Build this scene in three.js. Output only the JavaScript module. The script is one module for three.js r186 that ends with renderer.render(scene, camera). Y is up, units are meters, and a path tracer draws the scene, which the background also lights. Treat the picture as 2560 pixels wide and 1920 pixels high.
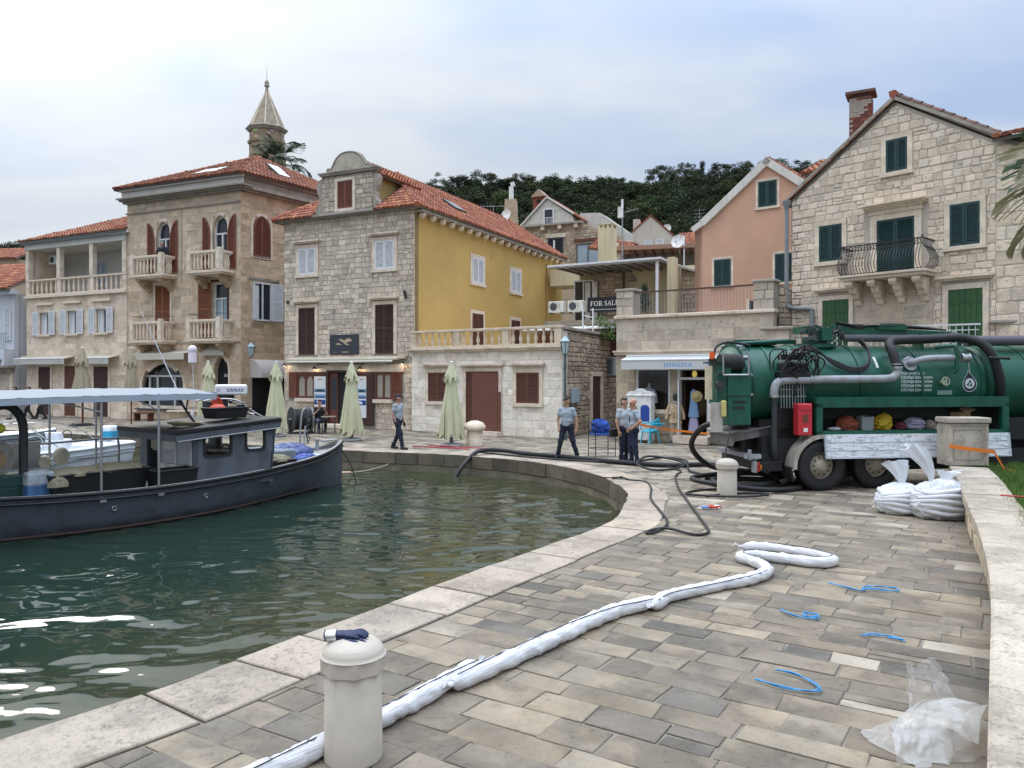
import * as THREE from 'three';
import { mergeGeometries, mergeVertices } from 'three/addons/utils/BufferGeometryUtils.js';
import { RoundedBoxGeometry } from 'three/addons/geometries/RoundedBoxGeometry.js';

// ---------------------------------------------------------------- camera, sky, sun, exposure
const scene = new THREE.Scene();
const camera = new THREE.PerspectiveCamera(53.03, 4 / 3, 0.1, 2000);
camera.position.set(0, 2.45, 0);
camera.lookAt(0, 2.45, -10);
camera.setViewOffset(1024, 768, 0, 8.5, 1024, 768);
const SUN = new THREE.Vector3(-0.58, 0.62, -0.74).normalize();
const renderer = new THREE.WebGLRenderer({ antialias: true });
renderer.toneMapping = THREE.LinearToneMapping;
renderer.toneMappingExposure = 1.36;
renderer.shadowMap.enabled = true;

// noise: tileable value noise
function rng(a) { return () => { a = (a + 0x6d2b79f5) | 0; let t = Math.imul(a ^ (a >>> 15), 1 | a); t = (t + Math.imul(t ^ (t >>> 7), 61 | t)) ^ t; return ((t ^ (t >>> 14)) >>> 0) / 4294967296; }; }
function hash(x, y, s) { let h = (x * 374761393 + y * 668265263 + s * 974634777) | 0; h = Math.imul(h ^ (h >>> 13), 1274126177); h ^= h >>> 16; return (h >>> 0) / 4294967296; }
const sm = (t) => t * t * (3 - 2 * t), lerp = (a, b, t) => a + (b - a) * t, clamp = (x, a = 0, b = 1) => Math.min(b, Math.max(a, x));
const sstep = (a, b, x) => sm(clamp((x - a) / (b - a)));
function vn(x, y, px, py, s) {
const xi = Math.floor(x), yi = Math.floor(y), fx = sm(x - xi), fy = sm(y - yi), m = (a, p) => ((a % p) + p) % p;
const x0 = m(xi, px), x1 = m(xi + 1, px), y0 = m(yi, py), y1 = m(yi + 1, py);
return lerp(lerp(hash(x0, y0, s), hash(x1, y0, s), fx), lerp(hash(x0, y1, s), hash(x1, y1, s), fx), fy);
}
function fbm(u, v, fx, fy, oct, s, gain = 0.5) { let a = 0, w = 1, t = 0; for (let i = 0; i < oct; i++) { a += w * vn(u * fx, v * fy, fx, fy, s + i); t += w; w *= gain; fx *= 2; fy *= 2; } return a / t; }

function skyColour(x, y, z) {
const el = Math.max(y, 0), q = x * SUN.x + y * SUN.y + z * SUN.z;
// cloud sheet projected on a plane overhead
const k = 1 / (el + 0.16), cx = x * k, cz = z * k;
const n = fbm(cx * 0.11 + 5, cz * 0.16 + 5, 12, 12, 5, 3), n2 = fbm(cx * 0.06 + 3, cz * 0.2 + 7, 14, 14, 5, 21);
const cloud = clamp(sstep(0.28, 0.62, n) * 0.75 + sstep(0.35, 0.7, n2) * 0.4);
const side = sstep(-0.75, 0.75, x);                         // thinner cloud to the right
const blue = [0.37, 0.475, 0.67], grey = [0.585, 0.63, 0.685];
const w = clamp(cloud * 0.8 + 0.36 - side * 0.42);
let c = [0, 1, 2].map((i) => lerp(blue[i], grey[i], w));
const band = sstep(0.4, 0.05, el) * sstep(0.42, 0.66, fbm(cx * 0.045 + 9, cz * 0.16 + 1, 10, 10, 4, 77));
c = c.map((v, i) => v * (1 - band * [0.24, 0.19, 0.12][i]));
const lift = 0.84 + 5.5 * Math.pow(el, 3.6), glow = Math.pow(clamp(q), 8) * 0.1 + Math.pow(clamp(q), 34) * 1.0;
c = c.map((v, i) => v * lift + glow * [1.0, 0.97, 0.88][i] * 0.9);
if (y < 0) c = c.map((v, i) => lerp(v, [0.3, 0.32, 0.33][i], sstep(0, -0.15, y)));
return c;
}
{
const W = 2048, H = 1024, d = new Float32Array(W * H * 4);
for (let j = 0; j < H; j++) for (let i = 0; i < W; i++) {
const lat = ((j + 0.5) / H - 0.5) * Math.PI, ph = ((i + 0.5) / W - 0.5) * 2 * Math.PI, o = (j * W + i) * 4;
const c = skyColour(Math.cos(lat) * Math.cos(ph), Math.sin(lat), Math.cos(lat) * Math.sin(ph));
d[o] = c[0]; d[o + 1] = c[1]; d[o + 2] = c[2]; d[o + 3] = 1;
}
const t = new THREE.DataTexture(d, W, H, THREE.RGBAFormat, THREE.FloatType);
t.mapping = THREE.EquirectangularReflectionMapping; t.magFilter = THREE.LinearFilter; t.needsUpdate = true;
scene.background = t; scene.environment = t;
}
const sun = new THREE.DirectionalLight(new THREE.Color(1, 0.95, 0.86), 0.55);
sun.position.copy(SUN).multiplyScalar(120).add(new THREE.Vector3(0, 0, -30)); sun.target.position.set(0, 0, -30);
sun.castShadow = true; sun.shadow.radius = 26; sun.shadow.mapSize.set(4096, 4096);
Object.assign(sun.shadow.camera, { left: -60, right: 60, top: 60, bottom: -60, near: 1, far: 300 });
scene.add(sun, sun.target);

// ---------------------------------------------------------------- textures and materials
function dtex(w, h, f) {
const d = new Uint8Array(w * h * 4);
for (let j = 0; j < h; j++) for (let i = 0; i < w; i++) { const c = f(i / w, j / h), o = (j * w + i) * 4, a = Array.isArray(c) ? c : [c, c, c]; for (let k = 0; k < 3; k++) d[o + k] = clamp(a[k]) * 255; d[o + 3] = 255; }
const t = new THREE.DataTexture(d, w, h); t.wrapS = t.wrapT = THREE.RepeatWrapping; t.magFilter = THREE.LinearFilter; t.minFilter = THREE.LinearMipmapLinearFilter; t.generateMipmaps = true; t.needsUpdate = true; return t;
}
const T = {
stone: dtex(1024, 1024, (u, v) => { const a = fbm(u, v, 6, 6, 7, 1, 0.62), b = fbm(u, v, 60, 60, 3, 9), pit = sstep(0.72, 0.82, fbm(u, v, 34, 34, 3, 40)), st = sstep(0.5, 0.72, fbm(u, v, 4, 5, 4, 61)); const g = 0.62 + 0.5 * (a - 0.5) + 0.16 * b + 0.12; return [g * 1.1, g * 1.035, g * 0.965].map((x, i) => x * (1 - 0.42 * pit) * (1 - st * [0.14, 0.15, 0.17][i])); }),
pits: dtex(1024, 1024, (u, v) => 0.55 + 0.4 * (fbm(u, v, 24, 24, 5, 14) - 0.5) - 0.5 * sstep(0.66, 0.76, fbm(u, v, 40, 40, 2, 77)) + 0.3 * (fbm(u, v, 5, 5, 3, 8) - 0.5)),
pave: dtex(1024, 1024, (u, v) => { const a = fbm(u, v, 5, 5, 7, 31, 0.62), pit = sstep(0.7, 0.78, fbm(u, v, 46, 46, 2, 5)), dk = sstep(0.48, 0.66, fbm(u, v, 4, 4, 5, 91, 0.6)), ye = sstep(0.55, 0.75, fbm(u, v, 7, 7, 4, 131)); const g = 0.84 + 0.85 * (a - 0.5); return [g + ye * 0.02, g * 0.99, g * 0.97 - ye * 0.05].map((x) => x * 0.93 * (1 - 0.22 * pit * dk) * (1 - 0.3 * dk)); }),
mott: dtex(512, 512, (u, v) => 0.84 + 0.3 * (fbm(u, v, 5, 5, 7, 17, 0.6) - 0.5)),
streak: dtex(512, 512, (u, v) => 0.87 + 0.1 * (fbm(u, v, 40, 3, 4, 23) - 0.5) + 0.26 * (fbm(u, v, 4, 4, 6, 29) - 0.5) - 0.12 * sstep(0.62, 0.8, fbm(u, v, 26, 2, 3, 57))),
wood: dtex(512, 512, (u, v) => 0.78 + 0.45 * (fbm(u, v, 60, 4, 4, 43) - 0.5) + 0.2 * (fbm(u, v, 6, 6, 4, 47) - 0.5)),
cloth: dtex(512, 512, (u, v) => 0.88 + 0.12 * (fbm(u, v, 6, 6, 5, 53) - 0.5) + 0.05 * Math.sin(u * 512 * 1.57) * Math.sin(v * 512 * 1.57)),
scuff: dtex(1024, 512, (u, v) => { const a = fbm(u, v, 30, 60, 4, 63), b = fbm(u, v, 10, 30, 5, 65), m = sstep(0.47, 0.68, a * 0.5 + b * 0.5); return [1, 1, 1].map((x, i) => lerp(0.98, [0.38, 0.4, 0.42][i], m * 0.85)); }),
grime: dtex(512, 512, (u, v) => { const m = sstep(0.45, 0.75, fbm(u, v, 6, 5, 6, 83, 0.62)); return [lerp(1, 0.72, m), lerp(1, 0.7, m), lerp(1, 0.66, m)]; }),
tile: dtex(256, 256, (u, v) => 0.8 + 0.4 * (fbm(u, v, 8, 8, 5, 103, 0.6) - 0.5)),
lichen: dtex(1024, 1024, (u, v) => { const m = sstep(0.46, 0.68, fbm(u, v, 6, 6, 7, 111, 0.68)), s = sstep(0.6, 0.74, fbm(u, v, 90, 70, 3, 115)) * sstep(0.42, 0.6, fbm(u, v, 8, 8, 3, 119)), g = 0.92 + 0.3 * (fbm(u, v, 9, 9, 5, 3) - 0.5); return [g, g * 0.98, g * 0.94].map((x) => x * (1 - 0.28 * m) * (1 - 0.3 * s)); }),
};
const rep = new Map();
function tx(name, px, py = px) { const k = name + px + '_' + py; if (!rep.has(k)) { const t = T[name].clone(); t.repeat.set(1 / px, 1 / py); t.needsUpdate = true; rep.set(k, t); } return rep.get(k); }
// colours are linear; o: t texture, s its size in metres, b bump texture, bs metres, r rough, m metal, vc vertex colours
function mat(c, o = {}) {
const phys = o.trans || o.coat || o.sheen, p = { color: new THREE.Color().setRGB(...c), roughness: o.r ?? 0.9, metalness: o.m ?? 0, vertexColors: !!o.vc, side: o.side ?? THREE.DoubleSide };
if (o.t) p.map = tx(o.t, ...[].concat(o.s ?? 2));
if (o.b) { p.bumpMap = tx(o.b, ...[].concat(o.bz ?? o.s ?? 2)); p.bumpScale = o.bs ?? 0.004; }
if (o.rt) p.roughnessMap = tx(o.rt, ...[].concat(o.s ?? 2));
if (o.trans) { p.transmission = o.trans; p.thickness = 0; p.ior = o.ior ?? 1.45; }
if (o.coat) { p.clearcoat = o.coat; p.clearcoatRoughness = o.cr ?? 0.1; }
if (o.sheen) { p.sheen = o.sheen; p.sheenRoughness = 0.6; }
if (o.e) { p.emissive = new THREE.Color().setRGB(...o.e); }
return phys ? new THREE.MeshPhysicalMaterial(p) : new THREE.MeshStandardMaterial(p);
}
const M = {
mortar: mat([0.36, 0.33, 0.29], { t: 'mott', s: 1.3, b: 'pits', bz: 0.7, bs: 0.006 }),
mortarR: mat([0.56, 0.495, 0.415], { t: 'mott', s: 1.3, b: 'pits', bz: 0.7, bs: 0.006 }),
mortarD: mat([0.22, 0.19, 0.155], { t: 'mott', s: 1.3, b: 'pits', bz: 0.7, bs: 0.006 }),
stone: mat([1, 1, 1], { t: 'stone', s: 2.7, b: 'pits', bz: 1.3, bs: 0.01, vc: true }),
trim: mat([0.8, 0.715, 0.61], { t: 'stone', s: 2.1, b: 'pits', bz: 0.9, bs: 0.004 }),
trimDark: mat([0.4, 0.36, 0.31], { t: 'lichen', s: 2.5, b: 'pits', bz: 0.9, bs: 0.008 }),
pave: mat([1, 1, 1], { t: 'pave', s: 2.3, b: 'pits', bz: 1.1, bs: 0.007, vc: true, r: 0.72 }),
coping: mat([1, 1, 1], { t: 'lichen', s: 3.1, b: 'pits', bz: 0.9, bs: 0.012, vc: true, r: 0.85 }),
whitewood: mat([0.78, 0.79, 0.8], { t: 'mott', s: 0.9, r: 0.55 }),
brownwood: mat([0.15, 0.045, 0.026], { t: 'wood', s: 0.7, r: 0.6 }),
redwood: mat([0.23, 0.065, 0.035], { t: 'wood', s: 0.7, r: 0.6 }),
darkwood: mat([0.065, 0.022, 0.017], { t: 'wood', s: 0.7, r: 0.6 }),
greenwood: mat([0.01, 0.047, 0.047], { t: 'mott', s: 0.8, r: 0.5 }),
greenplank: mat([0.035, 0.11, 0.035], { t: 'wood', s: 0.8, r: 0.75 }),
glass: mat([0.025, 0.03, 0.035], { r: 0.06 }),
dark: mat([0.012, 0.012, 0.013], { r: 0.9 }),
black: mat([0.012, 0.012, 0.013], { t: 'mott', s: 0.5, r: 0.5 }),
rubber: mat([0.016, 0.016, 0.017], { t: 'mott', s: 0.5, r: 0.62 }),
steel: mat([0.55, 0.55, 0.55], { m: 0.9, r: 0.35, t: 'mott', s: 0.4 }),
galv: mat([0.3, 0.31, 0.32], { r: 0.5, t: 'mott', s: 0.4 }),
pipe: mat([0.3, 0.31, 0.33], { r: 0.55, t: 'grime', s: 1.1 }),
whitepaint: mat([0.74, 0.74, 0.72], { r: 0.5, t: 'grime', s: 1.5 }),
iron: mat([0.03, 0.033, 0.035], { r: 0.55 }),
gutter: mat([0.25, 0.27, 0.28], { r: 0.5, t: 'mott', s: 0.6 }),
tile: mat([1, 1, 1], { t: 'tile', s: 0.8, r: 0.85, vc: true }),
canvas: mat([0.62, 0.57, 0.46], { t: 'cloth', s: 0.5, r: 0.95 }),
};

// ---------------------------------------------------------------- geometry helpers
const V3 = (x, y, z) => new THREE.Vector3(x, y, z);
const bx = (w, h, d, x = 0, y = 0, z = 0, rx = 0, ry = 0, rz = 0) => { const g = new THREE.BoxGeometry(w, h, d); if (rx) g.rotateX(rx); if (ry) g.rotateY(ry); if (rz) g.rotateZ(rz); return g.translate(x, y, z); };
const rb = (w, h, d, r, x = 0, y = 0, z = 0, rx = 0, ry = 0, rz = 0, s = 2) => { const g = new RoundedBoxGeometry(w, h, d, s, r); if (rx) g.rotateX(rx); if (ry) g.rotateY(ry); if (rz) g.rotateZ(rz); return g.translate(x, y, z); };
function cy(r0, r1, a, b, seg = 10, open = false) {
a = V3(...a); b = V3(...b); const d = b.clone().sub(a), g = new THREE.CylinderGeometry(r1, r0, d.length(), seg, 1, open);
g.applyQuaternion(new THREE.Quaternion().setFromUnitVectors(V3(0, 1, 0), d.clone().normalize())); const m = a.add(b).multiplyScalar(0.5); return g.translate(m.x, m.y, m.z);
}
const tb = (pts, r, n = pts.length * 6, seg = 7, closed = false, tension = 0.5) => new THREE.TubeGeometry(new THREE.CatmullRomCurve3(pts.map((p) => V3(...p)), closed, 'catmullrom', tension), n, r, seg, closed);
const lathe = (prof, seg = 20, x = 0, y = 0, z = 0) => new THREE.LatheGeometry(prof.map((p) => new THREE.Vector2(...p)), seg).translate(x, y, z);
const shp = (pts, holes = []) => { const s = new THREE.Shape(pts.map((p) => new THREE.Vector2(...p))); for (const h of holes) s.holes.push(new THREE.Path(h.map((p) => new THREE.Vector2(...p)))); return s; };
const ext = (pts, d, bev = 0, holes = [], bs = 1) => new THREE.ExtrudeGeometry(shp(pts, holes), { depth: d, bevelEnabled: bev > 0, bevelThickness: bev, bevelSize: bev, bevelOffset: -bev, bevelSegments: bs, curveSegments: 8 });
const sph = (r, x, y, z, sx = 1, sy = 1, sz = 1, a = 14, b = 10) => new THREE.SphereGeometry(r, a, b).scale(sx, sy, sz).translate(x, y, z);
const rect = (x0, y0, x1, y1) => [[x0, y0], [x1, y0], [x1, y1], [x0, y1]];
function tint(g, c) { const n = g.attributes.position.count, a = new Float32Array(n * 3); for (let i = 0; i < n; i++) a.set(c, i * 3); g.setAttribute('color', new THREE.BufferAttribute(a, 3)); return g; }
function boxUV(g) {
const p = g.attributes.position, nn = g.attributes.normal, uv = new Float32Array(p.count * 2);
for (let i = 0; i < p.count; i++) {
const ax = Math.abs(nn.getX(i)), ay = Math.abs(nn.getY(i)), az = Math.abs(nn.getZ(i));
if (ay >= ax && ay >= az) { uv[i * 2] = p.getX(i); uv[i * 2 + 1] = p.getZ(i); } else if (ax >= az) { uv[i * 2] = p.getZ(i); uv[i * 2 + 1] = p.getY(i); } else { uv[i * 2] = p.getX(i); uv[i * 2 + 1] = p.getY(i); }
}
g.setAttribute('uv', new THREE.BufferAttribute(uv, 2)); return g;
}
function join(gs, keepUV) {
gs = [].concat(gs); const col = gs.some((g) => g.attributes.color);
gs = gs.map((g) => { let h = g.index ? g.toNonIndexed() : g; for (const k of Object.keys(h.attributes)) if (!['position', 'normal', 'uv', 'color'].includes(k)) h.deleteAttribute(k); if (!h.attributes.normal) h.computeVertexNormals(); if (!h.attributes.uv || !keepUV) boxUV(h); if (col && !h.attributes.color) tint(h, [1, 1, 1]); return h; });
return gs.length > 1 ? mergeGeometries(gs) : gs[0];
}
const used = new Map();
function numbered(n) { const k = used.get(n) ?? 0; used.set(n, k + 1); return k ? n + '_' + String(k).padStart(3, '0') : n; }
function mk(name, gs, m, parent, keepUV) {
const g = join(gs, keepUV); if (m.vertexColors && !g.attributes.color) tint(g, [1, 1, 1]);
const o = new THREE.Mesh(g, m); o.name = numbered(name); o.castShadow = o.receiveShadow = true; if (parent) parent.add(o); return o;
}
function struct(name, gs, m, keepUV) { const o = mk(name, gs, m, scene, keepUV); o.userData.kind = 'structure'; return o; }
function tag(o, label, category, group) { o.userData.label = label; o.userData.category = category; if (group) o.userData.group = group; return o; }
// a thing with parts: a Group at its base; X to the right, D metres ahead of the camera
function thing(name, label, category, [X, y, D], turn = 0, group) { const o = new THREE.Group(); o.name = numbered(name); o.position.set(X, y, -D); o.rotation.y = turn; scene.add(o); o.updateMatrixWorld(true); return tag(o, label, category, group); }
function solo(name, gs, m, label, category, group, keepUV) { return tag(mk(name, gs, m, scene, keepUV), label, category, group); }
function sub(name, parent, x = 0, y = 0, z = 0, ry = 0) { const o = new THREE.Group(); o.name = numbered(name); o.position.set(x, y, z); o.rotation.y = ry; parent.add(o); o.updateWorldMatrix(true, true); return o; }
const EYE = V3(0, 2.45, 0);
const distTo = (o, x, y, z) => o.localToWorld(V3(x, y, z)).distanceTo(EYE);

// convex polygon clipping, a x + b y <= c kept
function clipHalf(poly, a, b, c) {
const out = [];
for (let i = 0; i < poly.length; i++) { const p = poly[i], q = poly[(i + 1) % poly.length], dp = a * p[0] + b * p[1] - c, dq = a * q[0] + b * q[1] - c; if (dp <= 0) out.push(p); if (dp < 0 !== dq < 0 && dp !== dq) { const t = dp / (dp - dq); out.push([p[0] + (q[0] - p[0]) * t, p[1] + (q[1] - p[1]) * t]); } }
return out;
}
function clipPoly(poly, clip) { for (let i = 0; i < clip.length && poly.length; i++) { const p = clip[i], q = clip[(i + 1) % clip.length], nx = q[1] - p[1], ny = -(q[0] - p[0]); poly = clipHalf(poly, nx, ny, nx * p[0] + ny * p[1]); } return poly; }
const areaOf = (p) => { let a = 0; for (let i = 0; i < p.length; i++) { const q = p[(i + 1) % p.length]; a += p[i][0] * q[1] - q[0] * p[i][1]; } return a / 2; };
function minusRect([x0, y0, x1, y1], [a0, b0, a1, b1]) {
if (a0 >= x1 || a1 <= x0 || b0 >= y1 || b1 <= y0) return [[x0, y0, x1, y1]];
const o = []; if (a0 > x0) o.push([x0, y0, a0, y1]); if (a1 < x1) o.push([a1, y0, x1, y1]);
const l = Math.max(x0, a0), r = Math.min(x1, a1); if (b0 > y0) o.push([l, y0, r, b0]); if (b1 < y1) o.push([l, b1, r, y1]); return o;
}
// a block: outline shrunk by inset, edges rounded off towards its face at height h (faces +z)
function blockGeo(poly, inset, h, bev, base = -0.03) {
const c = poly.reduce((s, p) => [s[0] + p[0] / poly.length, s[1] + p[1] / poly.length], [0, 0]);
const shrink = (d) => poly.map((p, i) => {
const a = poly[(i + poly.length - 1) % poly.length], b = poly[(i + 1) % poly.length];
let e1 = [p[0] - a[0], p[1] - a[1]], e2 = [b[0] - p[0], b[1] - p[1]]; const l1 = Math.hypot(...e1) || 1, l2 = Math.hypot(...e2) || 1; e1 = [e1[0] / l1, e1[1] / l1]; e2 = [e2[0] / l2, e2[1] / l2];
let n = [-(e1[1] + e2[1]), e1[0] + e2[0]]; const l = Math.hypot(...n) || 1; n = [n[0] / l, n[1] / l]; const k = d / Math.max(0.45, n[0] * -e1[1] + n[1] * e1[0]);
const q = [p[0] + n[0] * k, p[1] + n[1] * k]; return (q[0] - c[0]) * (p[0] - c[0]) + (q[1] - c[1]) * (p[1] - c[1]) > 0 ? q : [lerp(c[0], p[0], 0.3), lerp(c[1], p[1], 0.3)];
});
const A = shrink(inset), B = shrink(inset + bev), n = poly.length, P = [];
const tri = (a, b, d) => P.push(...a, ...b, ...d);
for (let i = 0; i < n; i++) { const j = (i + 1) % n, a = [...A[i], base], b = [...A[j], base], m = [...A[i], h - bev * 0.7], k = [...A[j], h - bev * 0.7], u = [...B[i], h], w = [...B[j], h]; tri(a, b, k); tri(a, k, m); tri(m, k, w); tri(m, w, u); if (i > 0 && i < n - 1) tri([...B[0], h], u, w); }
const g = new THREE.BufferGeometry(); g.setAttribute('position', new THREE.Float32BufferAttribute(P, 3)); g.computeVertexNormals(); return g;
}
const pick = (a, r) => a[Math.floor(r() * a.length) % a.length];
const jitTone = (c, r, k = 0.1) => { const f = 1 + (r() - 0.5) * 2 * k, w = (r() - 0.5) * k * 0.3; return [c[0] * f * (1 + w), c[1] * f, c[2] * f * (1 - w)]; };
// courses of stones on a parent whose own xy plane is the surface and +z faces out
function stones(parent, o) {
const r = rng(o.seed ?? 1), [X0, Y0, X1, Y1] = o.box, list = [];
for (let y = Y0; y < Y1 - 0.02;) {
let h = lerp(...o.row, r()); if (Y1 - y - h < o.row[0] * 0.6) h = Y1 - y;
for (let x = X0 - r() * o.len[0]; x < X1;) {
let w = lerp(...o.len, Math.pow(r(), 1.3)); const cells = r() < (o.split ?? 0) ? [[x, y, x + w, y + h * 0.48], [x, y + h * 0.48, x + w, y + h]] : [[x, y, x + w, y + h]]; x += w;
for (const c of cells) {
let rs = [[Math.max(c[0], X0), c[1], Math.min(c[2], X1), c[3]]]; for (const e of o.excl ?? []) rs = rs.flatMap((q) => minusRect(q, e));
for (const [a0, b0, a1, b1] of rs) {
if (a1 - a0 < 0.05 || b1 - b0 < 0.05) continue;
const j = () => (r() - 0.5) * 2 * (o.irr ?? 0.01), k = (o.cut ?? 0) * Math.min(a1 - a0, b1 - b0); let p;
if (k > 0) { const q = [0, 1, 2, 3].map(() => k * (0.3 + r())); p = [[a0 + q[0], b0 + j()], [a1 - q[1], b0 + j()], [a1 + j(), b0 + q[1]], [a1 + j(), b1 - q[2]], [a1 - q[2], b1 + j()], [a0 + q[3], b1 + j()], [a0 + j(), b1 - q[3]], [a0 + j(), b0 + q[0]]]; } else p = [[a0 + j(), b0 + j()], [a1 + j(), b0 + j()], [a1 + j(), b1 + j()], [a0 + j(), b1 + j()]];
if (o.clip) p = clipPoly(p, o.clip); if (o.clipFn) p = o.clipFn(p);
if (!p || p.length < 3) continue; const A = areaOf(p); if (A < 0.004) continue; list.push([p, A, r(), r(), r()]);
}
}
}
y += h;
}
layStones(parent, list, o, r);
}
function layStones(parent, list, o, r) {
for (const s of list) { const c = s[0][0]; s.k = s[1] / distTo(parent, c[0], c[1], 0) ** 2; }
list.sort((a, b) => b.k - a.k);
const rest = [], m = o.mat ?? M.stone;
list.forEach((s, i) => {
const c = s[0][0], g = blockGeo(s[0], (o.gap ?? 0.012) / 2, lerp(...(o.proud ?? [0.012, 0.03]), s[2]), o.bev ?? 0.012);
const du = s[3] * 7, dv = s[4] * 7; tint(g, o.toneAt ? o.toneAt(c[0], c[1], r) : jitTone(pick(o.tones, r), r, o.vary ?? 0.1)); boxUV(g);
const u = g.attributes.uv; for (let q = 0; q < u.count; q++) u.setXY(q, u.getX(q) + du, u.getY(q) + dv);
if (i < (o.most ?? 300)) mk(o.name ?? 'stone', g, m, parent, true); else rest.push(g);
});
if (rest.length) mk(o.restName ?? 'small_stone', rest, m, parent, true).userData.kind = 'stuff';
}
// roof plane: a, b along the eave (local points), c, d up at the ridge above b, a; clay barrel tiles
const clay = [[0.36, 0.11, 0.05], [0.42, 0.145, 0.07], [0.31, 0.09, 0.045], [0.46, 0.18, 0.09], [0.26, 0.085, 0.05]];
function tileGeo(w, l, r) { const P = [], n = 5, q = (i, v) => { const a = Math.PI * i / n, k = v ? 0.86 : 1; return [-Math.cos(a) * w * 0.5 * k, v * l, Math.sin(a) * w * 0.42 * k + (v ? 0 : 0.028)]; }; for (let i = 0; i < n; i++) { const a = q(i, 0), b = q(i + 1, 0), c = q(i + 1, 1), d = q(i, 1); P.push(...a, ...c, ...b, ...a, ...d, ...c); P.push(...a, ...b, ...[0, 0, 0.005]); } const g = new THREE.BufferGeometry(); g.setAttribute('position', new THREE.Float32BufferAttribute(P, 3)); g.computeVertexNormals(); return g; }
function tileRoof(parent, quad, o = {}) {
const [a, b, c, d] = quad.map((p) => V3(...p)), r = rng(o.seed ?? 5), ux = b.clone().sub(a).normalize(), nz = ux.clone().cross(d.clone().sub(a)).normalize(), vy = nz.clone().cross(ux);
const loc = (p) => [p.clone().sub(a).dot(ux), p.clone().sub(a).dot(vy)]; const poly = [a, b, c, d].map(loc); const pw = o.pitch ?? 0.24, tl = o.tl ?? 0.36;
const roof = sub(o.partName ?? 'roof', parent); roof.matrixAutoUpdate = true; const m4 = new THREE.Matrix4().makeBasis(ux, vy, nz).setPosition(a); roof.applyMatrix4(m4); roof.updateWorldMatrix(true, true);
mk('roof_deck', ext(poly, 0.1).translate(0, 0, -0.1), M.mortarD, roof);
const xs = poly.map((p) => p[0]), ys = poly.map((p) => p[1]), list = [], tones = o.tones ?? clay;
for (let x = Math.min(...xs) + pw / 2; x < Math.max(...xs); x += pw) for (let y = Math.min(...ys) - 0.06; y < Math.max(...ys) - 0.02; y += tl) {
const inside = clipPoly([[x - pw * 0.3, y + 0.08], [x + pw * 0.3, y + 0.08], [x + pw * 0.3, y + tl * 0.7], [x - pw * 0.3, y + tl * 0.7]], poly); if (inside.length < 3 || areaOf(inside) < pw * tl * 0.12) continue;
if ((o.holes ?? []).some((h) => x > h[0] && x < h[2] && y + tl / 2 > h[1] && y + tl / 2 < h[3])) continue;
list.push([x, y, distTo(roof, x, y, 0)]);
}
list.sort((p, q) => p[2] - q[2]); const rest = [];
list.forEach(([x, y], i) => { const g = tileGeo(pw * 1.06, tl * 1.12, r); g.rotateZ((r() - 0.5) * 0.03).translate(x + (r() - 0.5) * 0.012, y + (r() - 0.5) * 0.02, 0.005 + r() * 0.008); tint(g, jitTone(pick(tones, r), r, 0.18)); if (i < (o.most ?? 300)) mk('roof_tile', g, M.tile, roof); else rest.push(g); });
if (rest.length) mk('far_roof_tile', rest, M.tile, roof).userData.kind = 'stuff';
return roof;
}
function ridge(parent, a, b, seed = 3, w = 0.24) { const r = rng(seed), A = V3(...a), B = V3(...b), n = Math.max(1, Math.round(A.distanceTo(B) / 0.36)), gs = []; for (let i = 0; i < n; i++) { const p = A.clone().lerp(B, i / n), q = A.clone().lerp(B, (i + 1.15) / n); p.y += 0.025; gs.push(tint(cy(w * 0.55, w * 0.48, p.toArray(), q.toArray(), 9), jitTone(pick(clay, r), r, 0.16))); } return mk('ridge_tile', gs, M.tile, parent); }
// louvred shutter leaf, lower left corner at the origin, z 0..t
function leafGeo(w, h, n = Math.round(h / 0.062), t = 0.045, fw = 0.065) {
const g = [bx(fw, h, t, fw / 2, h / 2, t / 2), bx(fw, h, t, w - fw / 2, h / 2, t / 2), bx(w - 2 * fw, fw * 1.2, t - 0.004, w / 2, fw * 0.6, t / 2), bx(w - 2 * fw, fw * 1.1, t - 0.004, w / 2, h - fw * 0.55, t / 2)]; if (h > 1.6) g.push(bx(w - 2 * fw, fw, t - 0.004, w / 2, h * 0.52, t / 2));
g.push(bx(w - fw, h - fw, 0.006, w / 2, h / 2, 0.004)); const s = (h - fw * 2) / n; for (let i = 0; i < n; i++) g.push(bx(w - 2 * fw, s * 0.95, 0.007, w / 2, fw + (i + 0.5) * s, t * 0.55, -0.7)); return g;
}
function plankLeaf(w, h, n = 4, t = 0.04) { const g = [], s = w / n; for (let i = 0; i < n; i++) g.push(bx(s - 0.008, h, t, (i + 0.5) * s, h / 2, t / 2)); g.push(bx(w * 0.9, 0.05, 0.012, w / 2, h * 0.8, t + 0.006), bx(w * 0.9, 0.05, 0.012, w / 2, h * 0.18, t + 0.006)); return g; }
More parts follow.
